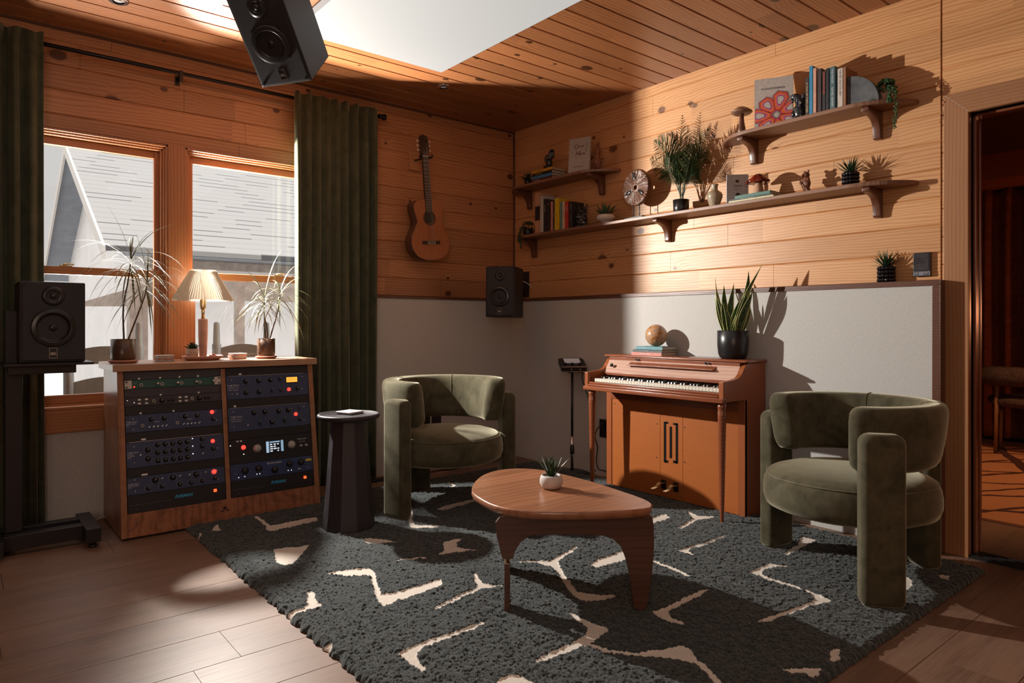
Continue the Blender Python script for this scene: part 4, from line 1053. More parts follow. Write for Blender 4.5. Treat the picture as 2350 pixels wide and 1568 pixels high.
# unit local frame: x across (0..w), z up the slanted face, -y out of the face
BW = .4775
def unit(x0, u_from_top, hu, label, mat, name='rack_unit', deep=.12, inset=.004, ears=None, group=None, kind=None):
    z1 = SL - u_from_top * U; z0 = z1 - hu * U
    Mx = bay(x0) @ Matrix.Translation((0, 0, z0))
    t = thing(name, label, 'rack unit' if name == 'rack_unit' else 'panel', Mx.translation, rot=Mx.to_euler(), group=group)
    h = hu * U; g = .0008
    mb = MB(); mb.box((.001, -inset, g), (BW - .001, 0, h - g)); mb.build('faceplate', mat, t, bevel=.001)
    mb = MB(); mb.box((.02, 0, g * 2), (BW - .02, deep, h - g * 2)); mb.build('chassis', M['black'], t)
    mb = MB()
    for x in (.012, BW - .012):
        for z in ((.006, h - .006) if hu > 1 else (.009, h - .009)): mb.cyl((x, -inset, z), (x, -inset - .002, z), .0035, n=10)
    mb.build('rack_screw', M['black'] if ears is None else M['black_gloss'], t)
    return t, h, inset
XF = Matrix.Rotation(R(90), 4, 'X')
def P2(u, w, h, i): return (u * BW, -i, w * h)
def knob(t, u, w, h, i, r, point=None, mat='black', name='knob', tick=True):
    x, y, z = P2(u, w, h, i)
    mb = MB(); mb.lathe([(r, 0), (r, .004), (r * .86, .006), (r * .72, .016), (r * .6, .018), (0, .018)], 24, (x, y, z), axis='y'); k_ = mb.build(name, M[mat], t)
    if tick:
        a = R(random.uniform(30, 150) if point is None else point); mb = MB()
        mb.tube([(x + math.cos(a) * r * .05, y - .0187, z + math.sin(a) * r * .05), (x + math.cos(a) * r * .66, y - .0187, z + math.sin(a) * r * .66)], .0012, 5); mb.build('pointer', M['print_white'], k_)
def ticks(mb, u, w, h, i, r, n=11):
    x, y, z = P2(u, w, h, i)
    for k_ in range(n):
        a = R(-45 + 270 * k_ / (n - 1)); c = (x + math.cos(a) * r * 1.5, z + math.sin(a) * r * 1.5)
        mb.box((c[0] - .0010, y - .0004, c[1] - .0010), (c[0] + .0010, y, c[1] + .0010))
def chicken(t, u, w, h, i, L, ang):
    x, y, z = P2(u, w, h, i); a = R(ang); ca, sa = math.cos(a), math.sin(a)
    mb = MB(); mb.lathe([(L*.42, 0), (L*.42, .008), (L*.34, .010), (0, .010)], 20, (x, y, z), axis='y')
    o = [(L, .0), (L*.3, L*.2), (-L*.5, L*.32), (-L*.7, .0), (-L*.5, -L*.32), (L*.3, -L*.2)]
    mb.prism([(x + p*ca - q*sa, z + p*sa + q*ca) for p, q in o], y - .016, y - .004, 'y'); k_ = mb.build('pointer_knob', M['black'], t)
    mb = MB(); mb.tube([(x + L*.3*ca, y - .0165, z + L*.3*sa), (x + L*.95*ca, y - .0165, z + L*.95*sa)], .0012, 5); mb.build('pointer', M['print_white'], k_)
def screws(t, pts, h, i, r=.0036):
    mb = MB()
    for u, w in pts: x, y, z = P2(u, w, h, i); mb.lathe([(r, 0), (r*.9, .0015), (0, .0022)], 12, (x, y, z), axis='y')
    mb.build('panel_screw', M['silver'], t)
def toggles(t, pts, h, i):
    for u, w in pts:
        x, y, z = P2(u, w, h, i); mb = MB(); mb.lathe([(.0045, 0), (.0045, .002), (.003, .003), (0, .003)], 12, (x, y, z), axis='y'); mb.tube([(x, y - .002, z), (x + .001, y - .012, z + .004)], [.0012, .0018], 8); mb.build('toggle_switch', M['chrome'], t)
def jack(t, u, w, h, i):
    x, y, z = P2(u, w, h, i); mb = MB(); mb.lathe([(.0085, 0), (.0085, .003), (.0055, .0035), (.0048, .001), (0, .001)], 20, (x, y, z), axis='y', close=False); j = mb.build('jack_socket', M['silver'], t)
    mb = MB(); mb.lathe([(0, .0012), (.0048, .0012)], 16, (x, y, z), axis='y', close=False); mb.build('socket_hole', M['black'], j, recalc=False)
def lampr(t, u, w, h, i, r=.0085, mat='red_lamp', name='indicator_lamp'):
    x, y, z = P2(u, w, h, i); mb = MB(); mb.lathe([(r*1.25, 0), (r*1.25, .002), (r, .003), (r*.9, .007), (r*.5, .010), (0, .011)], 20, (x, y, z), axis='y'); mb.build(name, M[mat], t)
def leds(t, pts, h, i, r=.0022, mat='white_led'):
    mb = MB()
    for u, w in pts: x, y, z = P2(u, w, h, i); mb.lathe([(r, 0), (r*.7, .0012), (0, .0015)], 10, (x, y, z), axis='y')
    mb.build('led', M[mat], t)
def rects(t, pts, h, i, w_, h_, mat, name, d=.003):
    for u, w in pts: 
        x, y, z = P2(u, w, h, i); mb = MB(); mb.box((x - w_/2, y - d, z - h_/2), (x + w_/2, y, z + h_/2)); mb.build(name, M[mat], t)
def words(t, items, h, i, mat='print_white', extra=None):
    mb = MB()
    for s_, u, w, size, al in items:
        it = s_ == 'FURMAN'
        x, y, z = P2(u, w, h, i); mb.text(s_, size, Matrix.Translation((x, y - .0004, z)) @ XF, align=al, ext=.0002, shear=.35 if it else (.2 if s_[0:2] == 'Be' else 0), bold=.0009 if it else .0001)
    if extra: extra(mb)
    if mb.v: mb.build('lettering', M[mat], t, recalc=False)
def lines_(mb, segs, h, i, th=.0006):
    for u0, w0, u1, w1 in segs:
        a, b = P2(u0, w0, h, i), P2(u1, w1, h, i); mb.box((min(a[0], b[0]) - th/2, a[1] - .0004, min(a[2], b[2]) - th/2), (max(a[0], b[0]) + th/2, a[1], max(a[2], b[2]) + th/2))
def tagbit(t, us, w, h, i, ww=.009):
    for u in us: rects(t, [(u, w)], h, i, ww, .009, 'white_label', 'number_tag', .0006)
LB, RB = XA + .031, XD1 + .001
def blank(x0, u, hu, lab, tags=(), ww=.009):
    t, h, i = unit(x0, u, hu, lab, M['grey_panel'] if x0 == LB and u < 4 else M['black_panel'], 'blank_panel', .01, .003, group='blank rack panels')
    if tags: tagbit(t, tags, .16, h, i, ww)
    return t
# left bay
blank(LB, 0, 1, 'dark blank panel at the very top of the left rack bay', (.145, .355, .555, .752))
t, h, i = unit(LB, 1, 1, 'slim dark green rack unit with cream metal ears in the left bay', M['green_panel'], ears=1)
for x0_, x1_ in ((.001, .034), (BW - .034, BW - .001)):
    mb = MB(); mb.box((x0_, -.0062, .001), (x1_, -.004, h - .001))
    mb.build('rack_ear', M['cream_metal'], t, bevel=.001)
mb = MB()
for x in (.010, BW - .010):
    for z in (.009, h - .009): mb.cyl((x, -.006, z), (x, -.009, z), .0045, n=12)
mb.build('ear_screw', M['black'], t)
for u in (.165, .372, .572, .768): jack(t, u, .42, h, i)
for u in (.325, .530, .727, .915): knob(t, u, .46, h, i, .0095, mat='silver', name='chrome_knob')
lampr(t, .095, .22, h, i, .003); words(t, [('API', .11, .68, .012, 'CENTER')], h, i, 'print_dim')
mb = MB()
for s0 in (.21, .42, .615, .81):
    for q in range(5):
        for w in (.32, .68):
            x, y, z = P2(s0 + .0 + q * .022 - .02, w, h, i)
            if q * .022 + s0 - .02 < .9: mb.box((x - .002, y - .001, z - .001), (x + .002, y, z + .001))
mb.build('small_print', M['print_dim'], t)
blank(LB, 2, 1, 'plum black blank panel below the green unit', (.355, .752))
t, h, i = unit(LB, 3, 1, 'slim charcoal rack unit with white square buttons in the left bay', M['grey_panel'])
rects(t, [(u, w) for u in (.14, .21, .55, .615) for w in (.28, .72)], h, i, .0135, .0085, 'white_label', 'push_button', .004)
for u in (.285, .68): jack(t, u, .48, h, i)
for u in (.365, .755): knob(t, u, .48, h, i, .013, mat='black', name='gain_knob')
for u in (.435, .475, .825, .865): knob(t, u, .5, h, i, .008, mat='grey_panel', tick=False)
leds(t, [(.025, .72), (.09, .42), (.435, .52)], h, i); words(t, [('512', .93, .5, .006, 'CENTER')], h, i, 'print_dim')
blank(LB, 4, 1, 'blank panel above the first navy unit of the left bay', (.15, .48))
ltx = lambda a, b, c: [(a, .006, .60, .0098, 'LEFT'), (b, .006, .50, .0052, 'LEFT'), (c, .006, .42, .0052, 'LEFT')]
t, h, i = unit(LB, 5, 2, 'navy two channel rack unit with a row of tiny toggles in the left bay', M['blue_panel'])
screws(t, [(.075, .80), (.075, .18), (.93, .88), (.935, .33)], h, i)
words(t, ltx('TUBE-TECH', 'DUAL MIC PREAMP', 'MP 2A') + [('CHANNEL 1', .31, .52, .005, 'CENTER'), ('CHANNEL 2', .65, .52, .005, 'CENTER')], h, i)
for u in (.165, .515): jack(t, u, .36, h, i)
for u in (.25, .38, .595, .722): knob(t, u, .70, h, i, .0115)
knob(t, .895, .42, h, i, .011)
toggles(t, [(u, .24) for u in (.23, .275, .315, .36, .40, .58, .62, .66, .70, .745)], h, i)
lampr(t, .887, .84, h, i)
mb = MB(); [ticks(mb, u, .70, h, i, .0115) for u in (.25, .38, .595, .722)]; mb.build('dial_scale', M['print_scale'], t)
blank(LB, 7, 1, 'blank panel with a wide white tag above the knob filled navy unit', (.17,), .022)
t, h, i = unit(LB, 8, 3, 'tall navy rack unit with a grid of fifteen black knobs in the left bay', M['blue_panel'])
screws(t, [(.075, .80), (.075, .20), (.93, .42)], h, i)
words(t, [('TUBE-TECH', .01, .58, .0098, 'LEFT'), ('MULTIBAND', .01, .51, .0052, 'LEFT'), ('COMPRESSOR', .01, .45, .0052, 'LEFT'), ('SMC 2B', .01, .39, .0052, 'LEFT')], h, i)
for u in (.303, .38, .457, .531, .606):
    for w in (.80, .50, .19): knob(t, u, w, h, i, .0115)
for w in (.64, .30): knob(t, .207, w, h, i, .0125)
for w in (.85, .56): knob(t, .765, w, h, i, .011)
knob(t, .883, .42, h, i, .011); toggles(t, [(.135, .46), (.77, .26)], h, i); leds(t, [(.665, .90), (.665, .60), (.665, .30)], h, i, .003)
lampr(t, .882, .72, h, i)
mb = MB(); [ticks(mb, u, w, h, i, .0115) for u in (.303, .38, .457, .531, .606) for w in (.80, .50, .19)]; [ticks(mb, .207, w, h, i, .0125) for w in (.64, .30)]; mb.build('dial_scale', M['print_scale'], t)
mb = MB(); mb.box((.012, -.0052, h - .0035), (BW - .012, -.004, h - .0012)); mb.build('bright_edge', M['silver'], t)
blank(LB, 11, 1, 'blank panel with a wide white tag above the lowest navy unit', (.17,), .028)
t, h, i = unit(LB, 12, 2, 'navy rack unit with three large ringed knobs and the brightest red lamp', M['blue_panel'])
screws(t, [(.075, .84), (.075, .20), (.915, .80), (.925, .28)], h, i)
words(t, ltx('TUBE-TECH', 'STEREO EQUALIZER', 'HLT 2A'), h, i)
big = [(.27, .70), (.447, .72), (.69, .72)]; sm_ = [(.20, .28), (.335, .30), (.515, .28), (.632, .28), (.75, .30)]
for u, w in big: knob(t, u, w, h, i, .0145)
for u, w in sm_: knob(t, u, w, h, i, .0105)
knob(t, .885, .36, h, i, .010); toggles(t, [(.34, .72), (.52, .74), (.62, .74), (.79, .76)], h, i); lampr(t, .882, .74, h, i, .010)
mb = MB(); [ticks(mb, u, w, h, i, .0145, 15) for u, w in big]; [ticks(mb, u, w, h, i, .0105) for u, w in sm_]; mb.build('dial_scale', M['print_scale'], t)
def furman(x0, lab, u):
    t, h, i = unit(x0, 14, 2, lab, M['black_panel'])
    words(t, [('FURMAN', u, .58, .0215, 'CENTER')], h, i, 'print_blue')
    mb = MB(); mb.text('M-8', .007, Matrix.Translation((.04, -i - .0004, .22 * h)) @ XF, ext=.0002); mb.box((.01, -i - .0006, .44 * h), (BW * .42, -i, .44 * h + .0008)); mb.build('small_print', M['print_dim'], t, recalc=False)
    rects(t, [(.885, .62)], h, i, .015, .015, 'orange_lamp', 'power_switch', .005)
    return t
furman(LB, 'black power conditioner with orange switch at the bottom of the left bay', .55)
# right bay
blank(RB, 0, 1, 'dark blank panel at the very top of the right rack bay', (.155, .17))
t, h, i = unit(RB, 1, 3, 'navy rack unit with a glowing amber needle meter in the right bay', M['blue_panel'])
screws(t, [(.06, .82), (.06, .22), (.925, .82), (.915, .28)], h, i)
words(t, [('TUBE-TECH', .075, .58, .0125, 'CENTER'), ('COMPRESSOR  CL 1B', .075, .48, .0062, 'CENTER'), ('LYDKRAFT  DENMARK', .075, .39, .0055, 'CENTER')], h, i)
kk = [(.22, .74), (.375, .74), (.52, .74), (.22, .26), (.375, .26)]
for u, w in kk: knob(t, u, w, h, i, .0135)
chicken(t, .635, .76, h, i, .014, 75); chicken(t, .53, .27, h, i, .014, 80); chicken(t, .635, .27, h, i, .014, 130); knob(t, .85, .30, h, i, .010); toggles(t, [(.115, .22)], h, i)
lampr(t, .745, .29, h, i)
x, y, z = P2(.785, .71, h, i); mb = MB(); mb.box((x - .036, y - .005, z - .018), (x + .036, y, z + .018)); mt = mb.build('meter', M['black'], t, bevel=.002)
mb = MB(); mb.box((x - .033, y - .006, z - .015), (x + .033, y - .005, z + .015)); mb.build('meter_face', M['amber_lamp'], mt)
mb = MB(); mb.tube([(x + .024 * math.cos(R(a)), y - .0064, z - .012 + .018 * math.sin(R(a))) for a in range(30, 151, 12)], .0005, 4); mb.tube([(x, y - .0064, z - .013), (x - .014, y - .0064, z + .008)], .0005, 4); mb.build('needle', M['dark_wood'], mt)
mb = MB(); [ticks(mb, u, w, h, i, .0135) for u, w in kk]; mb.build('dial_scale', M['print_scale'], t)
mb = MB(); mb.box((.012, -.0052, h - .0035), (BW - .03, -.004, h - .0014)); mb.build('bright_edge', M['silver'], t)
blank(RB, 4, 1, 'blank panel between the two tall navy units of the right bay', (.085,), .013)
t, h, i = unit(RB, 5, 3, 'navy equalizer rack unit with big pointer knobs in the right bay', M['blue_panel'])
screws(t, [(.06, .82), (.06, .20), (.925, .82), (.92, .22)], h, i)
words(t, [('TUBE-TECH', .095, .60, .0125, 'CENTER'), ('PROGRAM EQUALIZER  PE 1C', .095, .50, .0055, 'CENTER'), ('LYDKRAFT  DENMARK', .095, .42, .0055, 'CENTER')], h, i)
kk = [(.30, .73), (.43, .74), (.60, .72), (.72, .73), (.51, .28)]
for u, w in kk: knob(t, u, w, h, i, .0140)
chicken(t, .365, .27, h, i, .018, 95); chicken(t, .665, .30, h, i, .019, 100); chicken(t, .86, .78, h, i, .012, 60); knob(t, .86, .28, h, i, .010); toggles(t, [(.225, .22)], h, i)
lampr(t, .815, .52, h, i)
mb = MB(); [ticks(mb, u, w, h, i, .0140, 13) for u, w in kk]; mb.build('dial_scale', M['print_scale'], t)
mb = MB(); mb.box((.012, -.0050, h - .0032), (BW - .02, -.004, h - .0016)); mb.build('bright_edge', M['silver'], t)
blank(RB, 8, 1, 'blank panel above the black unit with the display')
t, h, i = unit(RB, 9, 3, 'black rack unit with lit display between two grey dials in the right bay', M['black_panel'])
lampr(t, .16, .66, h, i, .010); leds(t, [(.16, .38), (.0125, .78)], h, i, .003)
for u in (.32, .74): knob(t, u, .55, h, i, .0235, mat='dial', name='dial', tick=False)
for u in (.855, .92): knob(t, u, .46, h, i, .0085, mat='dial', name='small_dial', tick=False)
x, y, z = P2(.53, .56, h, i); mb = MB(); mb.box((x - .054, y - .003, z - .036), (x + .054, y, z + .036)); sc_ = mb.build('display', M['screen_dark'], t, bevel=.001)
mb = MB(); mb.box((x - .050, y - .0036, z - .032), (x - .034, y - .003, z + .032)); mb.box((x + .036, y - .0036, z - .032), (x + .050, y - .003, z + .032)); mb.box((x - .030, y - .0036, z + .022), (x + .030, y - .003, z + .030)); mb.build('display_bars', M['screen_glow'], sc_)
mb = MB(); rn = random.Random(5)
for a in range(3):
    for b in range(4):
        if rn.random() < .8: mb.box((x - .028 + a * .021, y - .0040, z - .028 + b * .0125), (x - .028 + a * .021 + rn.uniform(.008, .017), y - .0036, z - .028 + b * .0125 + .006))
for b in range(7): mb.box((x - .049, y - .0040, z - .029 + b * .0088), (x - .036, y - .0036, z - .027 + b * .0088))
mb.build('display_text', M['screen_white'], sc_)
words(t, [('Bettermaker', .875, .76, .011, 'CENTER'), ('MASTERING LIMITER', .875, .64, .0042, 'CENTER')], h, i); rects(t, [(.095, .93), (.135, .93)], h, i, .011, .008, 'white_label', 'number_tag', .0006)
t, h, i = unit(RB, 12, 2, 'royal blue rack unit with five black knobs and a yellow label', M['blue_panel2'])
for u, w in ((.165, .55), (.325, .58), (.515, .38), (.70, .62), (.845, .64)): knob(t, u, w, h, i, .0195, tick=False)
words(t, [('Bettermaker', .515, .82, .017, 'CENTER'), ('EQ', .06, .42, .006, 'CENTER'), ('OUT', .93, .25, .006, 'CENTER')], h, i)
rects(t, [(.945, .72)], h, i, .034, .013, 'yellow', 'yellow_label', .0006); leds(t, [(.09, .18), (.16, .2), (.30, .24), (.335, .24), (.68, .2), (.72, .2)], h, i, .0026)
rects(t, [(.82, .22)], h, i, .016, .005, 'white_label', 'button', .002)
furman(RB, 'black power conditioner with orange switch at the bottom of the right bay', .55)

# ---------------------------------------------------------------- things standing on the rack
def rosette(mb, c, d0, n, L, w, rn, spread=(20, 100), droop=(1.0, 2.2), seg=9):
    d0 = Vector(d0).normalized(); a_ = d0.orthogonal().normalized(); b_ = d0.cross(a_)
    for k_ in range(n):
        az = 2.399 * k_ + rn.uniform(-.3, .3); el = R(spread[0] + (spread[1] - spread[0]) * (k_ + .5) / n)
        d = d0 * math.cos(el) + (a_ * math.cos(az) + b_ * math.sin(az)) * math.sin(el)
        mb.blade(Vector(c) + d * .008, d, 0, L * rn.uniform(.7, 1.1), w, rn.uniform(*droop), seg, wb=.7, fold=.15)
def dracaena(lab, px, py, y, stems, seed, pw, ph):
    p = aty(px, py, y); rn = random.Random(seed)
    sa = thing('potted_dracaena', lab, 'potted plant', (p.x, p.y, ZR + .0165), group='dracaenas on the rack')
    mb = MB(); mb.lathe([(0, 0), (pw*.93, 0), (pw, .01), (pw, ph), (pw*.95, ph), (pw*.94, ph - .012), (0, ph - .012)], 40, close=False); mb.build('pot', M['brown_glaze'], sa)
    mb = MB(); mb.lathe([(0, ph - .011), (pw*.93, ph - .011)], 32, close=False); mb.build('soil', M['soil'], sa)
    for path, Ls, nn in stems:
        pts = smooth_open([Vector(q) for q in path], 5); mb = MB(); mb.tube(pts, [.0048 - .0018 * j / len(pts) for j in range(len(pts))], 8); s_ = mb.build('stem', M['stem'], sa)
        d = (Vector(pts[-1]) - Vector(pts[-3])); mb = MB()
        for q in range(4): rosette(mb, Vector(pts[-1]) - d.normalized() * (.014 * q - .02), d, nn // 4, Ls, .0075, rn, (12 + 26 * q, 50 + 24 * q))
        mb.build('leaves', M['leaf_dracaena'], s_)
    mb = MB(); mb.lathe([(0, 0), (pw*.95, 0), (pw*1.18, .006), (pw*1.2, .015), (pw*1.12, .015), (pw*1.05, .010), (0, .010)], 40); o = mb.build('saucer', M['terracotta'], loc=(p.x, p.y, ZR))
    return o
o = dracaena('tall thin leaved dracaena in a brown pot at the left end of the rack top', 283, 820, -.30,
    [([(.003, 0, .10), (.000, .0, .28), (.022, .0, .42), (.034, 0, .52)], .33, 36), ([(.020, 0, .10), (.07, .01, .24), (.105, .02, .34), (.118, .02, .40)], .31, 40)], 3, .060, .112)
tag(o, 'terracotta saucer under the left plant pot on the rack', 'saucer', 'saucers on the rack')
o = dracaena('smaller thin leaved dracaena in a brown pot at the right end of the rack top', 611, 815, -.30,
    [([(-.004, 0, .09), (-.010, .0, .20), (-.012, .0, .28), (-.012, 0, .335)], .33, 30), ([(.018, 0, .09), (.05, .0, .20), (.085, .02, .30), (.092, .02, .37)], .30, 30), ([(.008, 0, .09), (.006, .0, .16), (-.004, .02, .24), (-.010, .01, .29)], .17, 16)], 8, .052, .106)
tag(o, 'terracotta saucer under the right plant pot on the rack', 'saucer', 'saucers on the rack')
pt = aty(465, 815, -.24)
mb = MB(); mb.lathe([(0, 0), (.085, 0), (.105, .012), (.113, .023), (.110, .026), (.102, .020), (.088, .012), (0, .012)], 56); tag(mb.build('serving_tray', M['terracotta_l'], loc=(pt.x, pt.y, ZR)), 'round pink clay tray under the pleated lamp', 'tray')
t = thing('table_lamp', 'table lamp with pleated cream shade on the rack between two plants', 'lamp', (pt.x + .002, pt.y, ZR + .0125))
mb = MB(); mb.lathe([(0, 0), (.0185, 0), (.020, .004), (.0255, .12), (.026, .222), (.025, .227), (0, .227)], 32); mb.build('base', M['terracotta_l'], t)
mb = MB(); mb.lathe([(0, .227), (.010, .227), (.010, .30), (0, .30)], 20); mb.build('neck', M['brass'], t)
mb = MB(); mb.lathe([(0, .285), (.016, .285), (.017, .29), (.017, .34), (.012, .345), (0, .345)], 24); mb.build('socket', M['brass'], t)
mb = MB(); mb.cyl((0, 0, .34), (0, 0, .49), .003, n=8)
for a in (0, 120, 240): mb.tube([(0, 0, .49), (.066 * math.cos(R(a)), .066 * math.sin(R(a)), .495)], .0015, 6)
mb.build('shade_frame', M['brass'], t)
mb = MB(); n = 132; vs = []
for j in range(9):
    tt = j / 8; z = .335 + .175 * (1 - tt); r0 = .068 + (.163 - .068) * tt
    for k_ in range(n):
        a = 2 * PI * k_ / n; s_ = 1 if k_ % 2 else -1
        r_ = r0 + s_ * (.0035 + .0025 * tt); vs.append((r_ * math.cos(a), r_ * math.sin(a), z + (s_ * .003 if j in (0, 8) else 0)))
mb.add(vs, [(j*n+k_, j*n+(k_+1) % n, (j+1)*n+(k_+1) % n, (j+1)*n+k_) for j in range(8) for k_ in range(n)], 0, False); mb.build('lamp_shade', M['shade'], t, recalc=False)
# small succulent in a dotted pot, candies, coaster stacks
def succulent(name, lab, loc, potprof, potmat, n, L, w, el, seed, leaf='leaf_succ', zsoil=.03, rsoil=.03, cat='potted plant', group=None, fn=None, droop=(-.6, .2)):
    t = thing(name, lab, cat, loc, random.Random(seed).uniform(0, 6), group=group)
    mb = MB(); mb.lathe(potprof, 36, close=False, fn=fn); mb.build('pot', potmat, t)
    mb = MB(); mb.lathe([(0, zsoil + .002), (rsoil, zsoil)], 24, close=False); mb.build('soil', M['soil'], t)
    rn = random.Random(seed); mb = MB()
    for k_ in range(n):
        az = 2.399 * k_; e_ = R(el[0] + (el[1] - el[0]) * (k_ / n) ** .8); d = Vector((math.cos(az) * math.sin(e_), math.sin(az) * math.sin(e_), math.cos(e_)))
        mb.blade((d.x * rsoil * .3, d.y * rsoil * .3, zsoil), d, az + PI/2, L * rn.uniform(.75, 1.1), w, rn.uniform(*droop), 5, fold=.45, wb=.75)
    mb.build('leaves', M[leaf], t); return t
succulent('potted_succulent', 'small green succulent in a dotted clay pot beside the lamp base', (pt.x - .062, pt.y - .02, ZR + .0125), [(0, 0), (.026, 0), (.031, .006), (.034, .056), (.031, .056), (.029, .050), (0, .050)], M['basket'], 30, .045, .014, (5, 80), 4, zsoil=.051, rsoil=.029, leaf='leaf')
rn = random.Random(12)
for q in range(7):
    mb = MB(); mb.ball((0, 0, .008), .011, (1.1, .8, .7), 10, 7)
    o = mb.build('wrapped_candy', M['amber_bead'], loc=(pt.x + .046 + .011 * (q % 3) + rn.uniform(-.003, .003), pt.y - .03 + .018 * (q // 3), ZR + .013 + (.009 if q == 4 else 0)), rot=(0, 0, rn.uniform(0, 3)))
    tag(o, 'one of the red and white wrapped candies lying on the lamp tray', 'candy', 'candies on the lamp tray')
for base, n_, mats in (((378, 822), 4, 'left'), ((545, 818), 4, 'right')):
    p = aty(base[0], base[1], -.26)
    for q in range(n_):
        mb = MB(); s_ = .046; o_ = [(s_ * math.copysign(abs(math.cos(2*PI*j/24)) ** .5, math.cos(2*PI*j/24)), s_ * math.copysign(abs(math.sin(2*PI*j/24)) ** .5, math.sin(2*PI*j/24))) for j in range(24)]
        mb.prism([(a * .9, b * .9) for a, b in o_], 0, .004); mb.prism(o_, .004, .0085)
        lab = ['bottom', 'second', 'third', 'top'][q] + ' stoneware coaster of the stack ' + ('right of the left plant on the rack' if mats == 'left' else 'left of the right plant on the rack')
        tag(mb.build('stoneware_coaster', [M['concrete'], M['terracotta_l']][(q + (mats == 'right')) % 2] if q < 3 else M['concrete'], loc=(p.x + rn.uniform(-.002, .002), p.y, ZR + q * .0087), rot=(0, 0, R(8) + rn.uniform(-.06, .06)), bevel=.001), lab, 'coaster', 'stoneware coasters stacked on the rack')
# ---------------------------------------------------------------- guitar on the wall
def guitar():
    gb = aty(992, 597, -.165)       # bottom of the body, front face
    gt = aty(971, 308, -.165)
    L = (gt - gb).length; ang = math.atan2(gt.x - gb.x, gt.z - gb.z)
    S = L / 1.0
    t = thing('acoustic_guitar', 'classical nylon string guitar hanging on the pine wall right of the curtain', 'guitar', (gb.x, -.165, gb.z), rot=(0, ang, 0))
    # local: X right, Z up (total length ~1.0*S), front at y=0 facing -Y, back at +Y
    half = [(0, 0), (.075, .006), (.135, .035), (.172, .085), (.183, .140), (.172, .195), (.145, .240), (.122, .280), (.118, .315), (.128, .360), (.139, .400), (.137, .437), (.115, .468), (.075, .482), (.030, .486), (0, .486)]
    sm = smooth_open([(a, b, 0) for a, b in half], 5)
    out = [(p.x * S * .98, p.y * S) for p in sm] + [(-p.x * S * .98, p.y * S) for p in reversed(sm[1:-1])]
    mb = MB(); mb.prism(out, 0, .092, 'y', smooth=True); body = mb.build('body', M['guitar_side'], t)
    mb = MB(); mb.prism([(a * .992, b * .994 + .001) for a, b in out], -.0025, 0, 'y'); mb.build('soundboard', M['guitar_top'], body)
    mb = MB(); hz = .335 * S; mb.lathe([(.058*S, .0028), (.058*S, .0034), (.046*S, .0034), (.046*S, .0028)], 40, (0, 0, hz), axis='y', close=False); mb.build('rosette', M['dark_wood'], body)
    mb = MB(); mb.lathe([(0, .003), (.043*S, .003)], 40, (0, 0, hz), axis='y', close=False); mb.build('sound_hole', M['ebony'], body, recalc=False)
    mb = MB(); mb.prism([(-.030*S, .365*S), (.030*S, .365*S), (.026*S, .822*S), (-.026*S, .822*S)], -.009, -.0028, 'y'); fb_ = mb.build('fretboard', M['fretboard'], t)
    mb = MB()
    z0_, sc_l = .825 * S, .65 * S
    for q in range(1, 20):
        z = z0_ - sc_l * (1 - 2 ** (-q / 12)); w_ = .026*S + (.030 - .026) * S * (z0_ - z) / (.46 * S)
        if z > .37 * S: mb.box((-w_, -.0100, z - .0009), (w_, -.0088, z + .0009))
    mb.build('fret', M['silver'], fb_)
    mb = MB(); mb.prism([(-.028*S, .45*S), (.028*S, .45*S), (.025*S, .83*S), (-.025*S, .83*S)], -.004, .016, 'y'); mb.build('neck', M['guitar_side'], t, bevel=.006, seg=3)
    mb = MB(); mb.box((-.027*S, -.012, .822*S), (.027*S, -.004, .828*S)); mb.build('nut', M['ivory'], t)
    hd = [(-.027, .828), (-.037, .850), (-.037, .965), (-.030, .990), (-.016, .984), (0, 1.0), (.016, .984), (.030, .990), (.037, .965), (.037, .850), (.027, .828)]
    mb = MB()
    mb.prism([(a*S, b*S) for a, b in hd], -.006, .012, 'y'); head = mb.build('headstock', M['dark_wood'], t, bevel=.002)
    mb = MB()
    for x in (-.018, .018): mb.prism([(( x-.006)*S, .865*S), ((x+.006)*S, .865*S), ((x+.006)*S, .955*S), ((x-.006)*S, .955*S)], -.0068, -.0058, 'y')
    mb.build('string_slot', M['ebony'], head)
    for s_ in (-1, 1):
        for z in (.873, .908, .943):
            mb = MB(); mb.cyl((s_*.030*S, .003, z*S), (s_*.050*S, .003, z*S), .003, n=8); mb.lathe([(0, -.010), (.007, -.008), (.0085, 0), (.007, .008), (0, .010)], 12, (s_*.057*S, .003, z*S)); mb.build('tuning_peg', M['tuner'], head)
    mb = MB(); mb.box((-.082*S, -.011, .128*S), (.082*S, -.0025, .152*S)); br_ = mb.build('bridge', M['ebony'], t, bevel=.002)
    mb = MB(); mb.box((-.036*S, -.0135, .143*S), (.036*S, -.011, .1465*S)); mb.box((-.036*S, -.0125, .130*S), (.036*S, -.011, .134*S)); mb.box((-.036*S, -.0125, .130*S), (-.033*S, -.011, .146*S)); mb.box((.033*S, -.0125, .130*S), (.036*S, -.011, .146*S)); mb.build('saddle', M['ivory'], br_)
    for q in range(6):
        x0 = (-.029 + .0116 * q) * S; x1 = (-.021 + .0084 * q) * S
        mb = MB(); mb.tube([(x0, -.0145, .145*S), (x1, -.0125, .828*S), ((-.018 if q < 3 else .018)*S, -.006, (.873 + .035 * (q % 3))*S)], .0006, 5); mb.build('string', M['print_white' if q > 2 else 'silver'], t)
    hb = thing('guitar_hanger', 'wooden block and forked hook holding the guitar head', 'hanger', (0, 0, 0))
    p = Vector((gb.x + math.sin(ang) * .80 * S, 0, gb.z + math.cos(ang) * .80 * S))
    q_ = aty(962, 350, -.01)
    mb = MB(); mb.box((p.x - .045, -.022, p.z - .055), (p.x + .045, -.001, p.z + .085)); mb.build('wall_block', M['pine_x'], hb, bevel=.003)
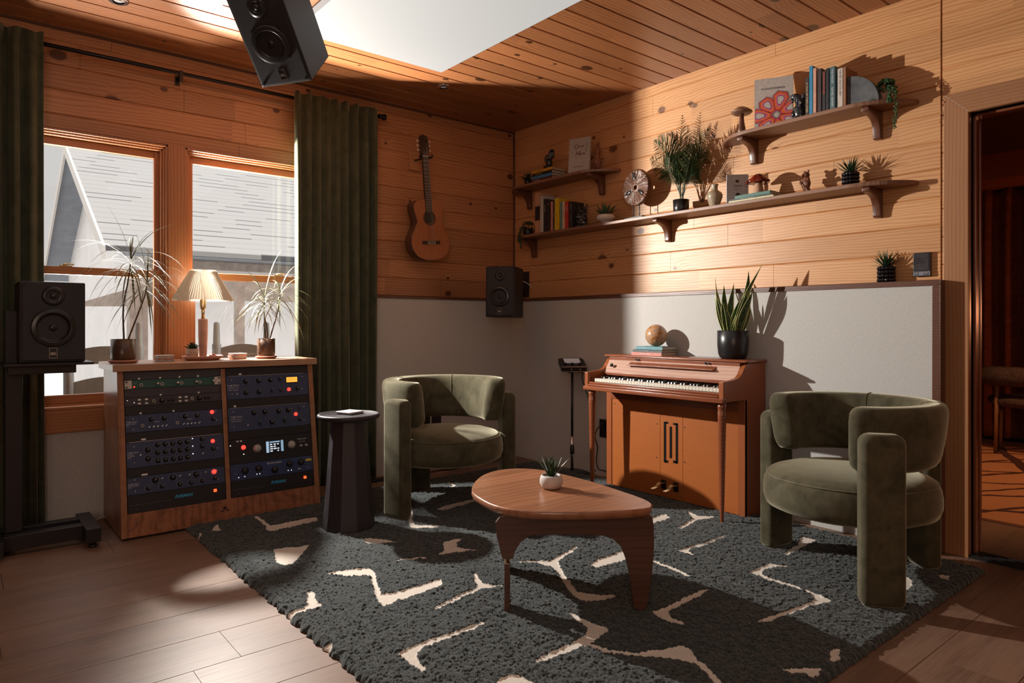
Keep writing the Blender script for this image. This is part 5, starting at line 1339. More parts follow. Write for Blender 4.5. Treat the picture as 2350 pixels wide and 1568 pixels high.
    mb = MB(); mb.tube([(p.x, -.02, p.z + .02), (p.x, -.10, p.z + .015), (p.x, -.14, p.z + .022)], .006, 10)
    for s_ in (-1, 1): mb.tube(smooth_open([(p.x, -.14, p.z + .022), (p.x + s_ * .036, -.148, p.z + .020), (p.x + s_ * .048, -.178, p.z + .020), (p.x + s_ * .046, -.192, p.z + .036)]), .006, 10)
    mb.build('forked_hook', M['black'], hb)
guitar()

# ---------------------------------------------------------------- spinet piano
PY0, PY1 = -2.366, -1.33      # right end, left end
XBK, XFR, XKB = -.082, -.293, -.502
t = thing('piano', 'small reddish brown upright piano with two turned front legs against the grey panelling', 'piano', (0, 0, 0))
prof = [(XBK, .01), (XFR, .01), (XFR, .672), (XKB, .672), (XKB, .782), (XKB + .055, .786), (XKB + .10, .789)]
cv = smooth_open([(XKB + .10, .789, 0), (XKB + .145, .797, 0), (XKB + .175, .815, 0), (XKB + .195, .840, 0), (XKB + .215, .862, 0), (XKB + .235, .874, 0)], 4)
prof += [(p.x, p.y) for p in cv[1:]] + [(XBK, .876)]
for y0, y1 in ((PY0, PY0 + .030), (PY1 - .030, PY1)):
    mb = MB(); mb.prism([(b, a) for a, b in prof] if 0 else prof, y0, y1, 'y'); mb.build('side_panel', M['piano_side'], t, bevel=.0025)
mb = MB(); mb.box((XFR + .012, PY0 - .012, .877), (XBK, PY1 + .012, .893)); mb.box((XFR - .012, PY0 - .012, .879), (XFR + .01, PY1 + .012, .891)); mb.build('lid', M['piano'], t, bevel=.004, seg=3)
mb = MB(); mb.box((XFR - .004, PY0 + .03, .858), (XFR + .03, PY1 - .03, .877)); mb.build('lid_rail', M['piano'], t, bevel=.002)
mb = MB(); mb.prism([(XFR - .002, .858), (XFR + .010, .858), (XFR - .045, .778), (XFR - .057, .778)], PY0 + .03, PY1 - .03, 'y'); mb.build('fallboard', M['fallboard'], t)
mb = MB(); mb.box((XFR - .066, PY0 + .03, .760), (XFR - .03, PY1 - .03, .780)); mb.build('key_rail', M['piano'], t, bevel=.003)
mb = MB(); ya, yb = atx(1640, 845, XFR - .03).y, atx(1442, 835, XFR - .03).y
mb.prism([(XFR - .004, .852), (XFR - .030, .838), (XFR - .052, .834), (XFR - .052, .829), (XFR - .028, .831), (XFR - .004, .844)], ya, yb, 'y'); mb.build('music_ledge', M['piano'], t, bevel=.001)
for px in (1460, 1465, 1618, 1626):
    y = atx(px, 828, XFR - .01).y; mb = MB(); mb.cyl((XFR - .004, y, .866), (XFR - .014, y, .866), .006, n=12); mb.build('hinge_peg', M['black'], t)
y = atx(1408, 847, XFR - .03).y; mb = MB(); mb.ball((XFR - .048, y, .825), .012, (1, 1, 1), 16, 10); mb.build('lid_knob', M['black'], t)
mb = MB(); mb.box((XKB + .002, PY0 + .03, .676), (XFR, PY1 - .03, .700)); mb.box((XFR, PY0 + .03, .60), (XFR + .02, PY1 - .03, .78)); mb.build('keybed', M['piano'], t)
mb = MB(); mb.box((XKB - .012, PY0 - .004, .668), (XKB + .02, PY1 + .004, .694)); mb.box((XKB - .004, PY0 + .03, .694), (XKB + .02, PY1 - .03, .708)); mb.box((XKB + .006, PY0 + .03, .708), (XKB + .026, PY1 - .03, .722)); mb.build('key_slip', M['piano'], t, bevel=.004, seg=3)
for y0, y1 in ((PY0 + .030, PY0 + .045), (PY1 - .05, PY1 - .030)):
    mb = MB(); mb.box((XKB + .03, y0, .70), (XFR - .05, y1, .747)); mb.build('key_block', M['piano'], t, bevel=.002)
nW = 42; yk0, yk1 = PY1 - .052, PY0 + .046; wk = (yk0 - yk1) / nW; kx0, kx1 = XKB + .036, XFR - .045
for q in range(nW):
    mb = MB(); y = yk0 - wk * (q + 1); mb.box((kx0, y + .0006, .722), (kx1, y + wk - .0006, .742)); mb.build('white_key', M['ivory'], t, bevel=.0012, seg=2)
pat = [1, 1, 0, 1, 1, 1, 0]
for q in range(nW - 1):
    if pat[q % 7]:
        y = yk0 - wk * (q + 1); mb = MB(); mb.prism([(kx0 + .042, .741), (kx0 + .046, .7525), (kx1, .7525), (kx1, .741)], y - .0052, y + .0052, 'y'); mb.build('black_key', M['ebony'], t, bevel=.001)
# lower case
mb = MB(); mb.box((XFR - .001, PY0 + .0, .01), (XFR + .02, PY0 + .045, .672)); mb.build('corner_stile', M['piano_side'], t, bevel=.002)
mb = MB(); mb.box((XFR - .001, PY1 - .045, .01), (XFR + .02, PY1, .672)); mb.build('corner_stile', M['piano_side'], t, bevel=.002)
g1, g2 = atx(1514, 1000, XFR).y, atx(1566, 1000, XFR).y
for ya, yb in ((PY1 - .046, g1 + .001), (g1 - .001, g2 + .001), (g2 - .001, PY0 + .046)):
    mb = MB(); mb.box((XFR + .004, yb, .025), (XFR + .018, ya, .665)); mb.build('lower_panel', M['piano_panel'], t, bevel=.001)
mb = MB()
def slot(pts, w=.0085):
    P = [atx(1250 + x / 2.53, 600 + y / 2.53, XFR + .003) for x, y in pts]
    for a, b in zip(P[:-1], P[1:]):
        mb.box((XFR + .0025, min(a.y, b.y) - w, min(a.z, b.z) - w), (XFR + .0045, max(a.y, b.y) + w, max(a.z, b.z) + w))
slot([(698, 940), (698, 1160)]); slot([(704, 936), (712, 938)], .006); slot([(704, 1163), (712, 1161)], .006)
slot([(732, 968), (732, 1135)]); slot([(767, 948), (767, 1165)]); slot([(750, 944), (764, 946)], .006); slot([(750, 1166), (764, 1165)], .006)
mb.build('sound_slot', M['ebony'], t)
mb = MB()
for px, py in ((1508, 973), (1507, 1050), (1571, 981), (1571, 1061), (1411, 908), (1411, 926)):
    p = atx(px, py, XFR + .003); mb.cyl((p.x + .002, p.y, p.z), (p.x - .001, p.y, p.z), .004, n=10)
mb.build('screw', M['dark_wood'], t)
for px, py in ((1523, 1118), (1551, 1124)):
    p = atx(px, py, XFR); y = p.y; z = .105
    mb = MB(); mb.prism([(XFR + .005, z + .012), (XFR - .045, z + .016), (XFR - .075, z - .006), (XFR - .112, z - .010), (XFR - .114, z - .016), (XFR - .074, z - .013), (XFR - .044, z + .008), (XFR + .005, z + .004)], y - .013, y + .013, 'y'); mb.build('pedal', M['brass'], t, bevel=.002)
    mb = MB(); mb.box((XFR - .004, y - .016, z - .028), (XFR + .004, y + .016, z + .026)); mb.build('pedal_slot', M['ebony'], t)
for y in (PY0 + .032, PY1 - .034):
    mb = MB(); X = XKB + .035
    mb.lathe([(0, .012), (.010, .012), (.0115, .02), (.009, .034), (.0105, .045), (.0125, .10), (.018, .35), (.0225, .58), (.0235, .620), (.0205, .628), (.0235, .635), (.0245, .672), (0, .672)], 28, (X, y, 0)); mb.build('leg', M['piano'], t)

# things on the piano
def book(name, lab, w, d, th, mat, loc, rotz=0, group=None, txt=None, tsize=.01, tmat='print_white', rot=None, upright=False, extra=None):
    """lying book: spine faces -Y, long edge along X (w), depth d along +Y, thickness th along Z; upright: turn it"""
    t = thing(name, lab, 'book', loc, rotz, group, rot)
    c = .0022 if th > .014 else .0014
    mb = MB(); mb.box((0, 0, 0), (w, d, c)); mb.box((0, 0, th - c), (w, d, th)); mb.box((0, 0, 0), (w, c, th)); mb.build('cover', mat, t, bevel=.0006)
    mb = MB(); mb.box((.003, c, c), (w - .003, d - .003, th - c)); mb.build('page_block', M['pages'], t)
    if txt:
        mb = MB(); items = txt if isinstance(txt, list) else [(txt, w / 2, tsize)]
        for s_, x_, sz in items: mb.text(s_, sz, Matrix.Translation((x_, -.0004, th / 2)) @ XF, ext=.0002)
        mb.build('lettering', M[tmat], t, recalc=False)
    return t
px0 = -.245
def stackbooks(specs, x, ztop0, group, where):
    z = ztop0
    for (pa, pb, th, mat, lab, txt, ts, tm, dx) in specs:
        a, b = atx(pa, 790, x + dx), atx(pb, 790, x + dx)
        book('book', lab, abs(a.y - b.y), .155, th, mat, (x + dx, a.y, z), R(-90), group, txt, ts, tm); z += th + .0004
    return z
zt_ = stackbooks([(1449, 1518, .020, cover((.52, .20, .17)), 'salmon book with a red spine, bottom of the stack under the stone ball', [('THE MUSIC CIRCLE', .11, .010)], .01, 'white_label', 0),
    (1452, 1519, .017, cover((.07, .09, .095)), 'thin dark slate book, middle of the stack under the stone ball', [('MASTERS AND METHODS', .09, .007)], .01, 'print_white', .004),
    (1459, 1520, .020, cover((.10, .26, .30)), 'teal book, top of the stack under the stone ball', [('LETTERS', .07, .008)], .01, 'print_white', -.002)], -.245, .893, 'books under the stone ball', 'piano')
p = atx(1506, 772, -.175)
mb = MB(); mb.ball((0, 0, .071), .0705, (1, 1, 1), 48, 32); tag(mb.build('stone_ball', M['marble_ball'], loc=(p.x, p.y, zt_ - .0005)), 'polished brown marbled stone ball on the three books on the piano', 'ball')
p = atx(1682, 822, -.180)
t = thing('snake_plant', 'snake plant with yellow edged upright leaves in a black pot on the piano', 'potted plant', (p.x, p.y, .8935))
mb = MB(); mb.lathe([(0, 0), (.062, 0), (.074, .008), (.083, .03), (.088, .08), (.089, .162), (.086, .164), (.082, .160), (.081, .140), (0, .140)], 56, close=False); mb.build('pot', M['black_ceramic'], t)
mb = MB(); mb.lathe([(0, .143), (.081, .143)], 40, close=False); mb.build('soil', M['soil'], t)
def sleaf(base, tip, bow, w, tw):
    b, e = Vector(base), Vector(tip); n = 14; vs = []; fs = []; vs2 = []
    axis = (e - b).normalized(); side0 = Vector((math.cos(tw), math.sin(tw), 0)); side0 = (side0 - axis * side0.dot(axis)).normalized()
    mbm, mbe = MB(), MB(); rows = []
    for i in range(n + 1):
        s_ = i / n; c_ = b.lerp(e, s_) + Vector(bow) * math.sin(PI * s_)
        sd = Matrix.Rotation(.9 * s_, 3, axis) @ side0; nr = sd.cross(axis).normalized()
        ww = w * (.55 + .45 * min(1, s_ * 3)) * (1 - max(0, (s_ - .5) / .5) ** 1.8); ww = max(ww, .0004)
        rows.append([c_ - sd * ww + nr * ww * .3, c_ - sd * ww * .80 + nr * ww * .16, c_, c_ + sd * ww * .80 + nr * ww * .16, c_ + sd * ww + nr * ww * .3])
    for (j0, j1, mm) in ((0, 1, mbe), (1, 2, mbm), (2, 3, mbm), (3, 4, mbe)):
        vs = []
        for r_ in rows: vs += [r_[j0], r_[j1]]
        mm.add(vs, [(2*i, 2*i+1, 2*i+3, 2*i+2) for i in range(n)], 0, True)
    o = mbm.build('leaf', M['snake_mid'], t, solid=.0015, recalc=False); mbe.build('leaf_edge', M['snake_edge'], o, solid=.002, recalc=False)
rightv = Vector((rx, ry, 0)); fwdv = Vector((fx, fy, 0))
def sp(px, py, dep=0.0):
    q = atx(px, py, -.180); q = q - Vector((p.x, p.y, .8935)); q += fwdv * dep; return q
for (bpx, tpx, tpy, d, bow, w, tw) in ((1686, 1752, 607, .02, .028, .017, -.6), (1676, 1718, 622, .0, -.026, .019, -.9), (1670, 1645, 637, .03, .02, .017, -.3), (1667, 1650, 660, .05, .01, .013, -1.2),
        (1664, 1640, 680, -.03, -.015, .010, -.8), (1690, 1712, 661, -.03, .005, .021, -.7), (1694, 1725, 668, -.02, .012, .018, -1.0), (1680, 1705, 672, -.045, .0, .016, -.5), (1672, 1650, 690, -.05, -.01, .013, -.7), (1662, 1645, 712, -.01, -.014, .011, -.4), (1684, 1700, 690, .03, .006, .016, -1.3), (1676, 1690, 650, .045, .012, .017, -.8), (1698, 1722, 690, .01, -.012, .015, -.6), (1668, 1660, 655, -.01, .008, .015, -1.0)):
    b_ = sp(bpx, 762, d * .4); e_ = sp(tpx, tpy, d); sleaf((b_.x, b_.y, .14), e_, rightv * bow * -1, w * 1.4, tw)

# ---------------------------------------------------------------- mixer on its stand, outlets, cables
q = atz(1313, 1092, .0); q = atd(1313, 745, 5.02)
t = thing('mixer_stand', 'slim black stand carrying the small mixer left of the piano', 'stand', (q.x, q.y, 0))
mb = MB(); mb.lathe([(0, 0), (.125, 0), (.127, .006), (.115, .012), (.03, .018), (0, .018)], 48); mb.build('base', M['steel_dark'], t)
mb = MB(); mb.cyl((0, 0, .015), (0, 0, .27), .0105, n=16); mb.build('lower_tube', M['chrome'], t)
mb = MB(); mb.lathe([(0, .14), (.014, .14), (.016, .15), (.016, .185), (.0135, .19), (.0125, .21), (0, .21)], 20); mb.build('clutch', M['black'], t)
mb = MB(); mb.cyl((0, 0, .235), (0, 0, .75), .0085, n=16); mb.build('upper_tube', M['black'], t)
dirp = math.atan2(ry, rx)
mb = MB(); mb.box((-.06, -.02, .745), (.06, .03, .765)); mb.box((-.035, -.02, .735), (-.012, .01, .75)); mb.build('cradle', M['steel_dark'], t, rot=(0, 0, dirp))
mx = thing('personal_mixer', 'small black mixer with pale display on top of the slim stand', 'mixer', (q.x, q.y, .775), rot=(Matrix.Rotation(dirp + R(6), 4, 'Z') @ Matrix.Rotation(R(20), 4, 'X')).to_euler())
mb = MB(); mb.box((-.092, -.075, 0), (.092, .080, .042)); mb.build('housing', M['black'], mx, bevel=.003)
mb = MB(); mb.box((-.094, -.077, .034), (.094, -.073, .044)); mb.box((-.094, -.077, -.002), (.094, -.073, .004)); mb.build('silver_edge', M['silver'], mx)
mb = MB(); mb.box((-.058, -.015, .0422), (.060, .068, .0436)); mb.build('display', M['screen_grey'], mx)
for x in (-.062, -.012, .045): mb = MB(); mb.lathe([(.010, .042), (.009, .058), (0, .059)], 18, (x, -.048, 0)); mb.build('knob', M['black'], mx)
mb = MB(); mb.lathe([(.006, 0), (.006, .002), (0, .002)], 14, (-.02, -.075, .018), axis='y'); mb.lathe([(.006, 0), (.006, .002), (0, .002)], 14, (.045, -.075, .018), axis='y'); mb.build('jack', M['silver'], mx)
mb = MB(); mb.tube(smooth_open([(q.x + .04, q.y + .0, .775), (q.x + .055, q.y - .05, .74), (q.x + .05, q.y - .06, .68), (q.x + .11, q.y - .10, .45), (q.x + .13, q.y - .12, .20), (q.x + .12, q.y - .16, .06), (q.x + .06, q.y - .13, .016), (q.x - .02, q.y - .20, .014), (q.x + .04, q.y - .08, .012)]), .0035, 8)
tag(mb.build('mixer_cable', M['cable']), 'thin black cable falling from the mixer behind the left piano leg', 'cable')
a = atx(1386, 977, -.07)
t = thing('wall_outlet', 'black outlet on the grey panelling at the left side of the piano', 'outlet', (-.07, a.y, a.z - .02)); mb = MB(); mb.box((-.006, -.04, -.065), (0, .04, .065)); mb.build('cover_plate', M['black'], t, bevel=.002)
mb = MB(); mb.box((-.03, -.018, -.005), (-.006, .018, .04)); mb.build('plug', M['black'], t, bevel=.004)
mb = MB(); z = a.z; mb.tube(smooth_open([(-.10, a.y, z + .0), (-.115, a.y + .02, z - .02), (-.11, a.y + .05, z - .08), (-.10, a.y + .035, z - .16), (-.10, a.y + .045, z - .25), (-.10, a.y + .025, z - .31), (-.10, a.y - .03, z - .315), (-.10, a.y - .06, z - .32)]), .004, 8)
tag(mb.build('power_cable', M['cable']), 'black power cable looping down from the outlet beside the piano', 'cable')
a = aty(1001, 965, -.07)
t = thing('wall_outlet', 'dark outlet on the grey panelling seen behind the left armchair', 'outlet', (a.x, -.07, a.z)); mb = MB(); mb.box((-.042, -.006, -.04), (.042, 0, .04)); mb.build('cover_plate', M['steel_dark'], t, bevel=.002)
mb = MB()
for x in (-.02, .02): mb.box((x - .010, -.009, -.012), (x + .010, -.006, .012))
mb.build('socket', M['black'], t)
mb = MB(); mb.tube(smooth_open([aty(975, 1080, -.10) * 1.0 * 1.0 - Vector((0, 0, 0)), ]) if 0 else smooth_open([(-1.45, -.20, .008), (-1.15, -.22, .008), (-.95, -.30, .03), (-.80, -.26, .012), (-.70, -.30, .03), (-.62, -.20, .012), (-.3, -.16, .008)]), .006, 8)
mb.tube(smooth_open([(-1.2, -.24, .01), (-1.0, -.34, .04), (-.84, -.33, .045), (-.70, -.28, .04)]), .005, 8)
mb.ball((-.70, -.29, .038), .022, (1.2, 1, .8), 12, 8)
tag(mb.build('floor_cable', M['cable']), 'black cable bundle on the floor beneath the left armchair', 'cable')
a = atz(855, 1103, 0)
t = thing('floor_vent', 'dark slotted floor register behind the side table', 'floor vent', (a.x + .05, a.y - .02, 0)); mb = MB(); mb.box((-.15, -.055, 0), (.15, .055, .004)); mb.build('grille_frame', M['steel_dark'], t, bevel=.001)
for q_ in range(14): mb = MB(); mb.box((-.135 + q_ * .02, -.045, .004), (-.127 + q_ * .02, .045, .0065)); mb.build('louver', M['black'], t)
# coffee table succulent
pc = atz(1265, 1121, ZT)
wb = [(0, 0), (.030, 0), (.040, .006), (.047, .020), (.048, .034), (.044, .050), (.039, .056), (.036, .054), (.036, .046), (0, .046)]
succulent('potted_succulent', 'spiky dark green succulent in a white bowl on the coffee table', (pc.x, pc.y, ZT + .0005), wb, M['concrete'], 20, .095, .016, (4, 50), 31, zsoil=.048, rsoil=.036, leaf='leaf_dark', droop=(-.5, -.1))
# ---------------------------------------------------------------- shelves on the right wall
def shelf(lab, ya, yb, ztop, dep, brackets, group):
    """ya > yb; ends sweep back to the wall"""
    t = thing('wall_shelf', lab, 'shelf', (0, 0, 0), group=group)
    th = .021; n = 10; out = [(0, ya)]
    for i in range(n + 1):
        a = PI/2 * i / n; out.append((-dep * math.sin(a) , ya - .26 * (1 - math.cos(a)) ** .8 if i else ya))
    for i in range(n + 1):
        a = PI/2 * (1 - i / n); out.append((-dep * math.sin(a), yb + .26 * (1 - math.cos(a)) ** .8 if a > 0 else yb))
    out.append((0, yb))
    mb = MB(); mb.prism([(x, y) for x, y in out], ztop - th, ztop, 'z'); mb.build('board', M['shelf'], t, bevel=.003)
    for y in brackets:
        z = ztop - th
        o_ = [(0, 0), (-dep + .030, 0), (-dep + .024, -.006), (-dep + .024, -.020), (-dep + .030, -.026)]
        cvv = smooth_open([(-dep + .03, -.026, 0), (-dep + .07, -.030, 0), (-.072, -.044, 0), (-.046, -.072, 0), (-.036, -.11, 0), (-.034, -.135, 0)], 4)
        o_ += [(p_.x, p_.y) for p_ in cvv[1:]] + [(-.028, -.142), (0, -.142)]
        mb = MB(Matrix.Translation((0, y, z))); mb.prism(o_, -.019, .019, 'y'); mb.build('bracket', M['bracket'], t, bevel=.007, seg=3)
    return t
ZL, ZU, ZV = 1.803, 2.203, 2.203
gs = 'curved oak shelves on the pine wall'
shelf('long lower oak shelf running along the whole pine wall', -.10, -3.142, ZL, .185, (-.279, -1.627, -2.954), gs)
shelf('upper right oak shelf holding the yearbook and the bookend', -2.05, -3.142, ZU, .195, (-2.255, -2.954), gs)
shelf('short upper left oak shelf near the room corner', -.035, -1.20, ZV, .195, (-.22, -1.03), gs)

def ys(px, x): return atx(px, 500, x).y
def mpp(px, x, z=1.9):           # metres per pixel at that spot
    q_ = atx(px, 500, x); return ((q_.x - CX) * fx + (q_.y - CY) * fy) / FPX
def upright(lab, pa, pb, H, d, mat, x, z, group, txt=None, tmat='print_white', tilt=0.0, extra=None):
    """book standing with spine to the room (-X)"""
    a, b = ys(pa, x), ys(pb, x); th = abs(a - b)
    # local: X along height, Y depth (spine at y=0), Z thickness
    # world: local X -> +Z, local Y -> +X, local Z -> -... thickness toward -Y
    Mx = Matrix(((0, 1, 0, x), (0, 0, -1, a - .0004), (-1, 0, 0, z + H), (0, 0, 0, 1)))
    return book('book', lab, H, d, th - .0008, mat, (x, a - .0004, z + H + .0003), 0, group, txt, .01, tmat, rot=Mx.to_euler())
# --- lower shelf, left: trailing plant, books
def trailing(name, lab, loc, r, h, potmat, n, strands, seed, leafmat, group=None):
    t = thing(name, lab, 'potted plant', loc, group=group); rn = random.Random(seed)
    mb = MB(); mb.lathe([(0, 0), (r*.75, 0), (r*.95, h*.2), (r, h*.55), (r*.9, h*.95), (r*.82, h), (r*.78, h*.95), (0, h*.9)], 32, close=False); mb.build('pot', potmat, t)
    def bead(mb, c, s_): mb.ball(c, s_, (1, 1, .62), 6, 4, rot=Euler((rn.uniform(-1, 1), rn.uniform(-1, 1), 0)).to_matrix())
    mb = MB()
    for _ in range(n):
        a = rn.uniform(0, 2*PI); q_ = rn.uniform(0, 1); rr = r * (1.35 * q_ ** .5); z = h * (1.0 + .75 * (1 - q_ ** 2)) - (q_ > .7) * rn.uniform(0, .7) * h + rn.uniform(-.1, .15) * h
        bead(mb, (rr * math.cos(a), rr * math.sin(a), z), rn.uniform(.0038, .0062))
    mb.build('foliage', M[leafmat], t)
    for (az, L_, out_) in strands:
        mb = MB(); dx, dy = math.cos(az), math.sin(az); pts = smooth_open([(dx*r*.7, dy*r*.7, h*1.05), (dx*r*1.25, dy*r*1.25, h*1.1), (dx*(r*1.3+out_), dy*(r*1.3+out_), h*.3), (dx*(r*1.3+out_*1.1), dy*(r*1.3+out_*1.1), -L_*.5), (dx*(r*1.25+out_), dy*(r*1.25+out_), -L_)], 5)
        mb.tube(pts, .0009, 5)
        for i in range(len(pts) - 1):
            for q_ in range(5):
                c = pts[i].lerp(pts[i+1], q_ / 5) + Vector((rn.uniform(-.009, .009), rn.uniform(-.009, .009), 0)); bead(mb, c, rn.uniform(.0036, .0056))
        mb.build('vine', M[leafmat], t)
    return t
trailing('trailing_plant', 'small trailing plant in a dark round pot at the left end of the lower shelf', (-.105, ys(1212, -.105), ZL), .042, .062, M['black_ceramic'], 150, ((R(190), .11, .035), (R(150), .05, .02)), 5, 'leaf_dark')
G1 = 'books standing on the lower shelf'
XBK_ = -.165
Hh = lambda ytop, px: None
bk_specs = [ # pa, pb, height, depth, colour, label, text, textmat
 (1228, 1239, .315, .15, (.50, .26, .17), 'tall tan book with a black band, leftmost on the lower shelf', None, None),
 (1240, 1247, .285, .15, (.42, .41, .38), 'pale grey hardback second from the left on the lower shelf', None, None),
 (1247.5, 1253, .255, .13, (.018, .016, .018), 'black book with white lettering beside the pale grey hardback', [('Van Halen', .075, .014)], 'print_white'),
 (1254, 1263, .240, .13, (.020, .014, .016), 'black book with a small picture on its spine near the left of the row', [('B', .03, .02)], 'clay_tan'),
 (1264, 1268.5, .225, .12, (.55, .22, .17), 'thin coral pink paperback in the lower shelf row', [('A HISTORY OF THE SONG', .11, .006)], 'dark_wood'),
 (1269, 1272.5, .230, .12, (.03, .035, .04), 'thin black paperback left of the yellow book', [('THE LONG PLAY', .11, .005)], 'print_white'),
 (1273, 1283, .240, .13, (.62, .42, .02), 'bright yellow thick book in the lower shelf row', [('RUN ROSE RUN', .16, .013), ('NOVEL', .05, .008)], 'black'),
 (1286, 1290, .205, .11, (.08, .22, .26), 'thin teal paperback right of the yellow book', [('SEA', .04, .006)], 'print_white'),
 (1290.5, 1296, .208, .11, (.60, .42, .28), 'peach coloured paperback left of the red book', [('LIVING WITH MUSIC', .10, .007)], 'dark_wood'),
 (1296.5, 1304, .205, .11, (.42, .03, .02), 'red book with white lettering in the lower shelf row', [('LIZARD', .05, .014)], 'print_white'),
 (1305.5, 1314, .195, .12, (.016, .016, .018), 'black book with round pictures on the spine, last before the owl figure', [('THE CODE', .035, .008), ('o  o  o', .12, .014)], 'print_white')]
for pa, pb, H_, d_, c_, lab, txt, tm in bk_specs:
    tb = upright(lab, pa, pb, H_, d_, cover(c_), XBK_, ZL, G1, txt, tm or 'print_white')
    if H_ > .31:
        mb = MB(); th_ = abs(ys(pa, XBK_) - ys(pb, XBK_)); mb.box((.105, -.0006, .0004), (.215, .06, th_ - .0012)); mb.build('black_band', M['black'], tb)
        mb = MB(); mb.text('2', .016, Matrix.Translation((.265, -.0006, .008)) @ XF @ Matrix.Rotation(R(90), 4, 'Z'), ext=.0002); mb.build('lettering', M['dark_wood'], tb, recalc=False)
# dark bird-like figure used as bookend
def figure(name, lab, cat, loc, rotz, balls, mat, vox=.0035, tubes=(), bases=()):
    mb = MB()
    for c_, r_, s_ in balls: mb.ball(c_, r_, s_, 16, 10)
    for pts, rad in tubes: mb.tube(pts, rad, 10)
    for a_, b_ in bases: mb.box(a_, b_)
    o = mb.build(name, mat, remesh=vox, loc=loc, rot=(0, 0, rotz)); return tag(o, lab, cat)
fz = R(-90)
rn = random.Random(9)
bl = [((0, 0, .05), .038, (1, .8, 1.25)), ((0, -.004, .11), .032, (1.05, .9, 1)), ((0, -.028, .105), .010, (1, 1.6, 1)), ((-.016, -.028, .12), .009, (1, 1, 1)), ((.016, -.028, .12), .009, (1, 1, 1)), ((-.02, -.01, .01), .016, (1, 1.2, .7)), ((.02, -.01, .01), .016, (1, 1.2, .7))]
bl += [((rn.uniform(-.034, .034), rn.uniform(-.028, .01), rn.uniform(.02, .13)), rn.uniform(.005, .010), (1, 1, 1.6)) for _ in range(46)]
figure('owl_figurine', 'rough black stone owl figure ending the row of books on the lower shelf', 'figurine', (-.115, ys(1337, -.115), ZL), R(-62), bl, M['obsidian'], .003, [([(-.02, 0, .13), (-.03, 0, .155), (-.034, .002, .17)], [.014, .008, .002]), ([(.02, 0, .13), (.03, 0, .158), (.036, .002, .176)], [.014, .008, .002]), ([(0, 0, .13), (.004, 0, .158)], [.012, .002])], [((-.045, -.03, 0), (.045, .03, .012))])
succulent('potted_succulent', 'green succulent in a round white footed bowl left of the carved disc', (-.10, ys(1390, -.10), ZL), [(0, 0), (.026, 0), (.026, .012), (.040, .022), (.063, .036), (.067, .050), (.060, .064), (.048, .070), (.044, .066), (0, .062)], M['white_ceramic'], 26, .10, .018, (6, 75), 14, zsoil=.064, rsoil=.042, leaf='leaf_succ', droop=(-.5, .1))
# carved disc on a stand
yd = ys(1461, -.10); t = thing('carved_disc', 'round carved brown wooden disc with radiating grooves on a black stand', 'sculpture', (-.10, yd, ZL), R(-90) + R(-6))
mb = MB(); mb.box((-.085, -.035, 0), (.085, .035, .017)); mb.build('stand_base', M['granite'], t, bevel=.002)
for x in (-.028, .028): mb = MB(); mb.cyl((x, 0, .015), (x, 0, .10), .003, n=8); mb.build('stand_rod', M['steel_dark'], t)
zc, Rd, n = .218, .122, 180; mb = MB(); rn = random.Random(2)
vs = []; fs = []; rr = [.03 + (Rd - .03) * j / 14 for j in range(15)]
gr = [rn.uniform(-1, 1) for _ in range(n)]
for j, r_ in enumerate(rr):
    for k_ in range(n):
        a = 2*PI*k_/n; q_ = (j / 14)
        g = (.0065 * (1 if (math.sin(a*52 + 1.4*math.sin(a*7) + q_*3*math.sin(a*5)) > -.1) else -.35) * (.4 + .6*q_) + .002 * gr[k_]) if 0 < j < 14 else 0
        vs.append((r_ * math.cos(a), -.012 - g, zc + r_ * math.sin(a)))
fs = [(j*n+k_, j*n+(k_+1) % n, (j+1)*n+(k_+1) % n, (j+1)*n+k_) for j in range(14) for k_ in range(n)]
mb.add(vs, fs, 0, True); m0 = MB(); mb.lathe([(Rd, -.012), (Rd + .002, 0.0), (Rd, .012), (.03, .012), (.014, .010)] if 0 else [(Rd, .012), (Rd + .003, .0), (Rd, -.014), (.035, -.014)], n, (0, 0, zc), axis='y', close=False)
mb.lathe([(.030, .012), (.022, .016), (.014, .013), (.013, -.014), (.035, -.014)], 40, (0, 0, zc), axis='y', close=False)
disc = mb.build('disc', M['carving'], t)
for a, r_ in ((95, .075), (205, .068), (325, .070)):
    mb = MB(); cx_, cz_ = r_ * math.cos(R(a)), zc + r_ * math.sin(R(a)); mb.ball((cx_, -.019, cz_), .016, (.75, .25, 1.7), 14, 8, rot=Matrix.Rotation(R(90 - a) * 1, 3, 'Y')); mb.build('seed_hollow', M['ebony'], disc)
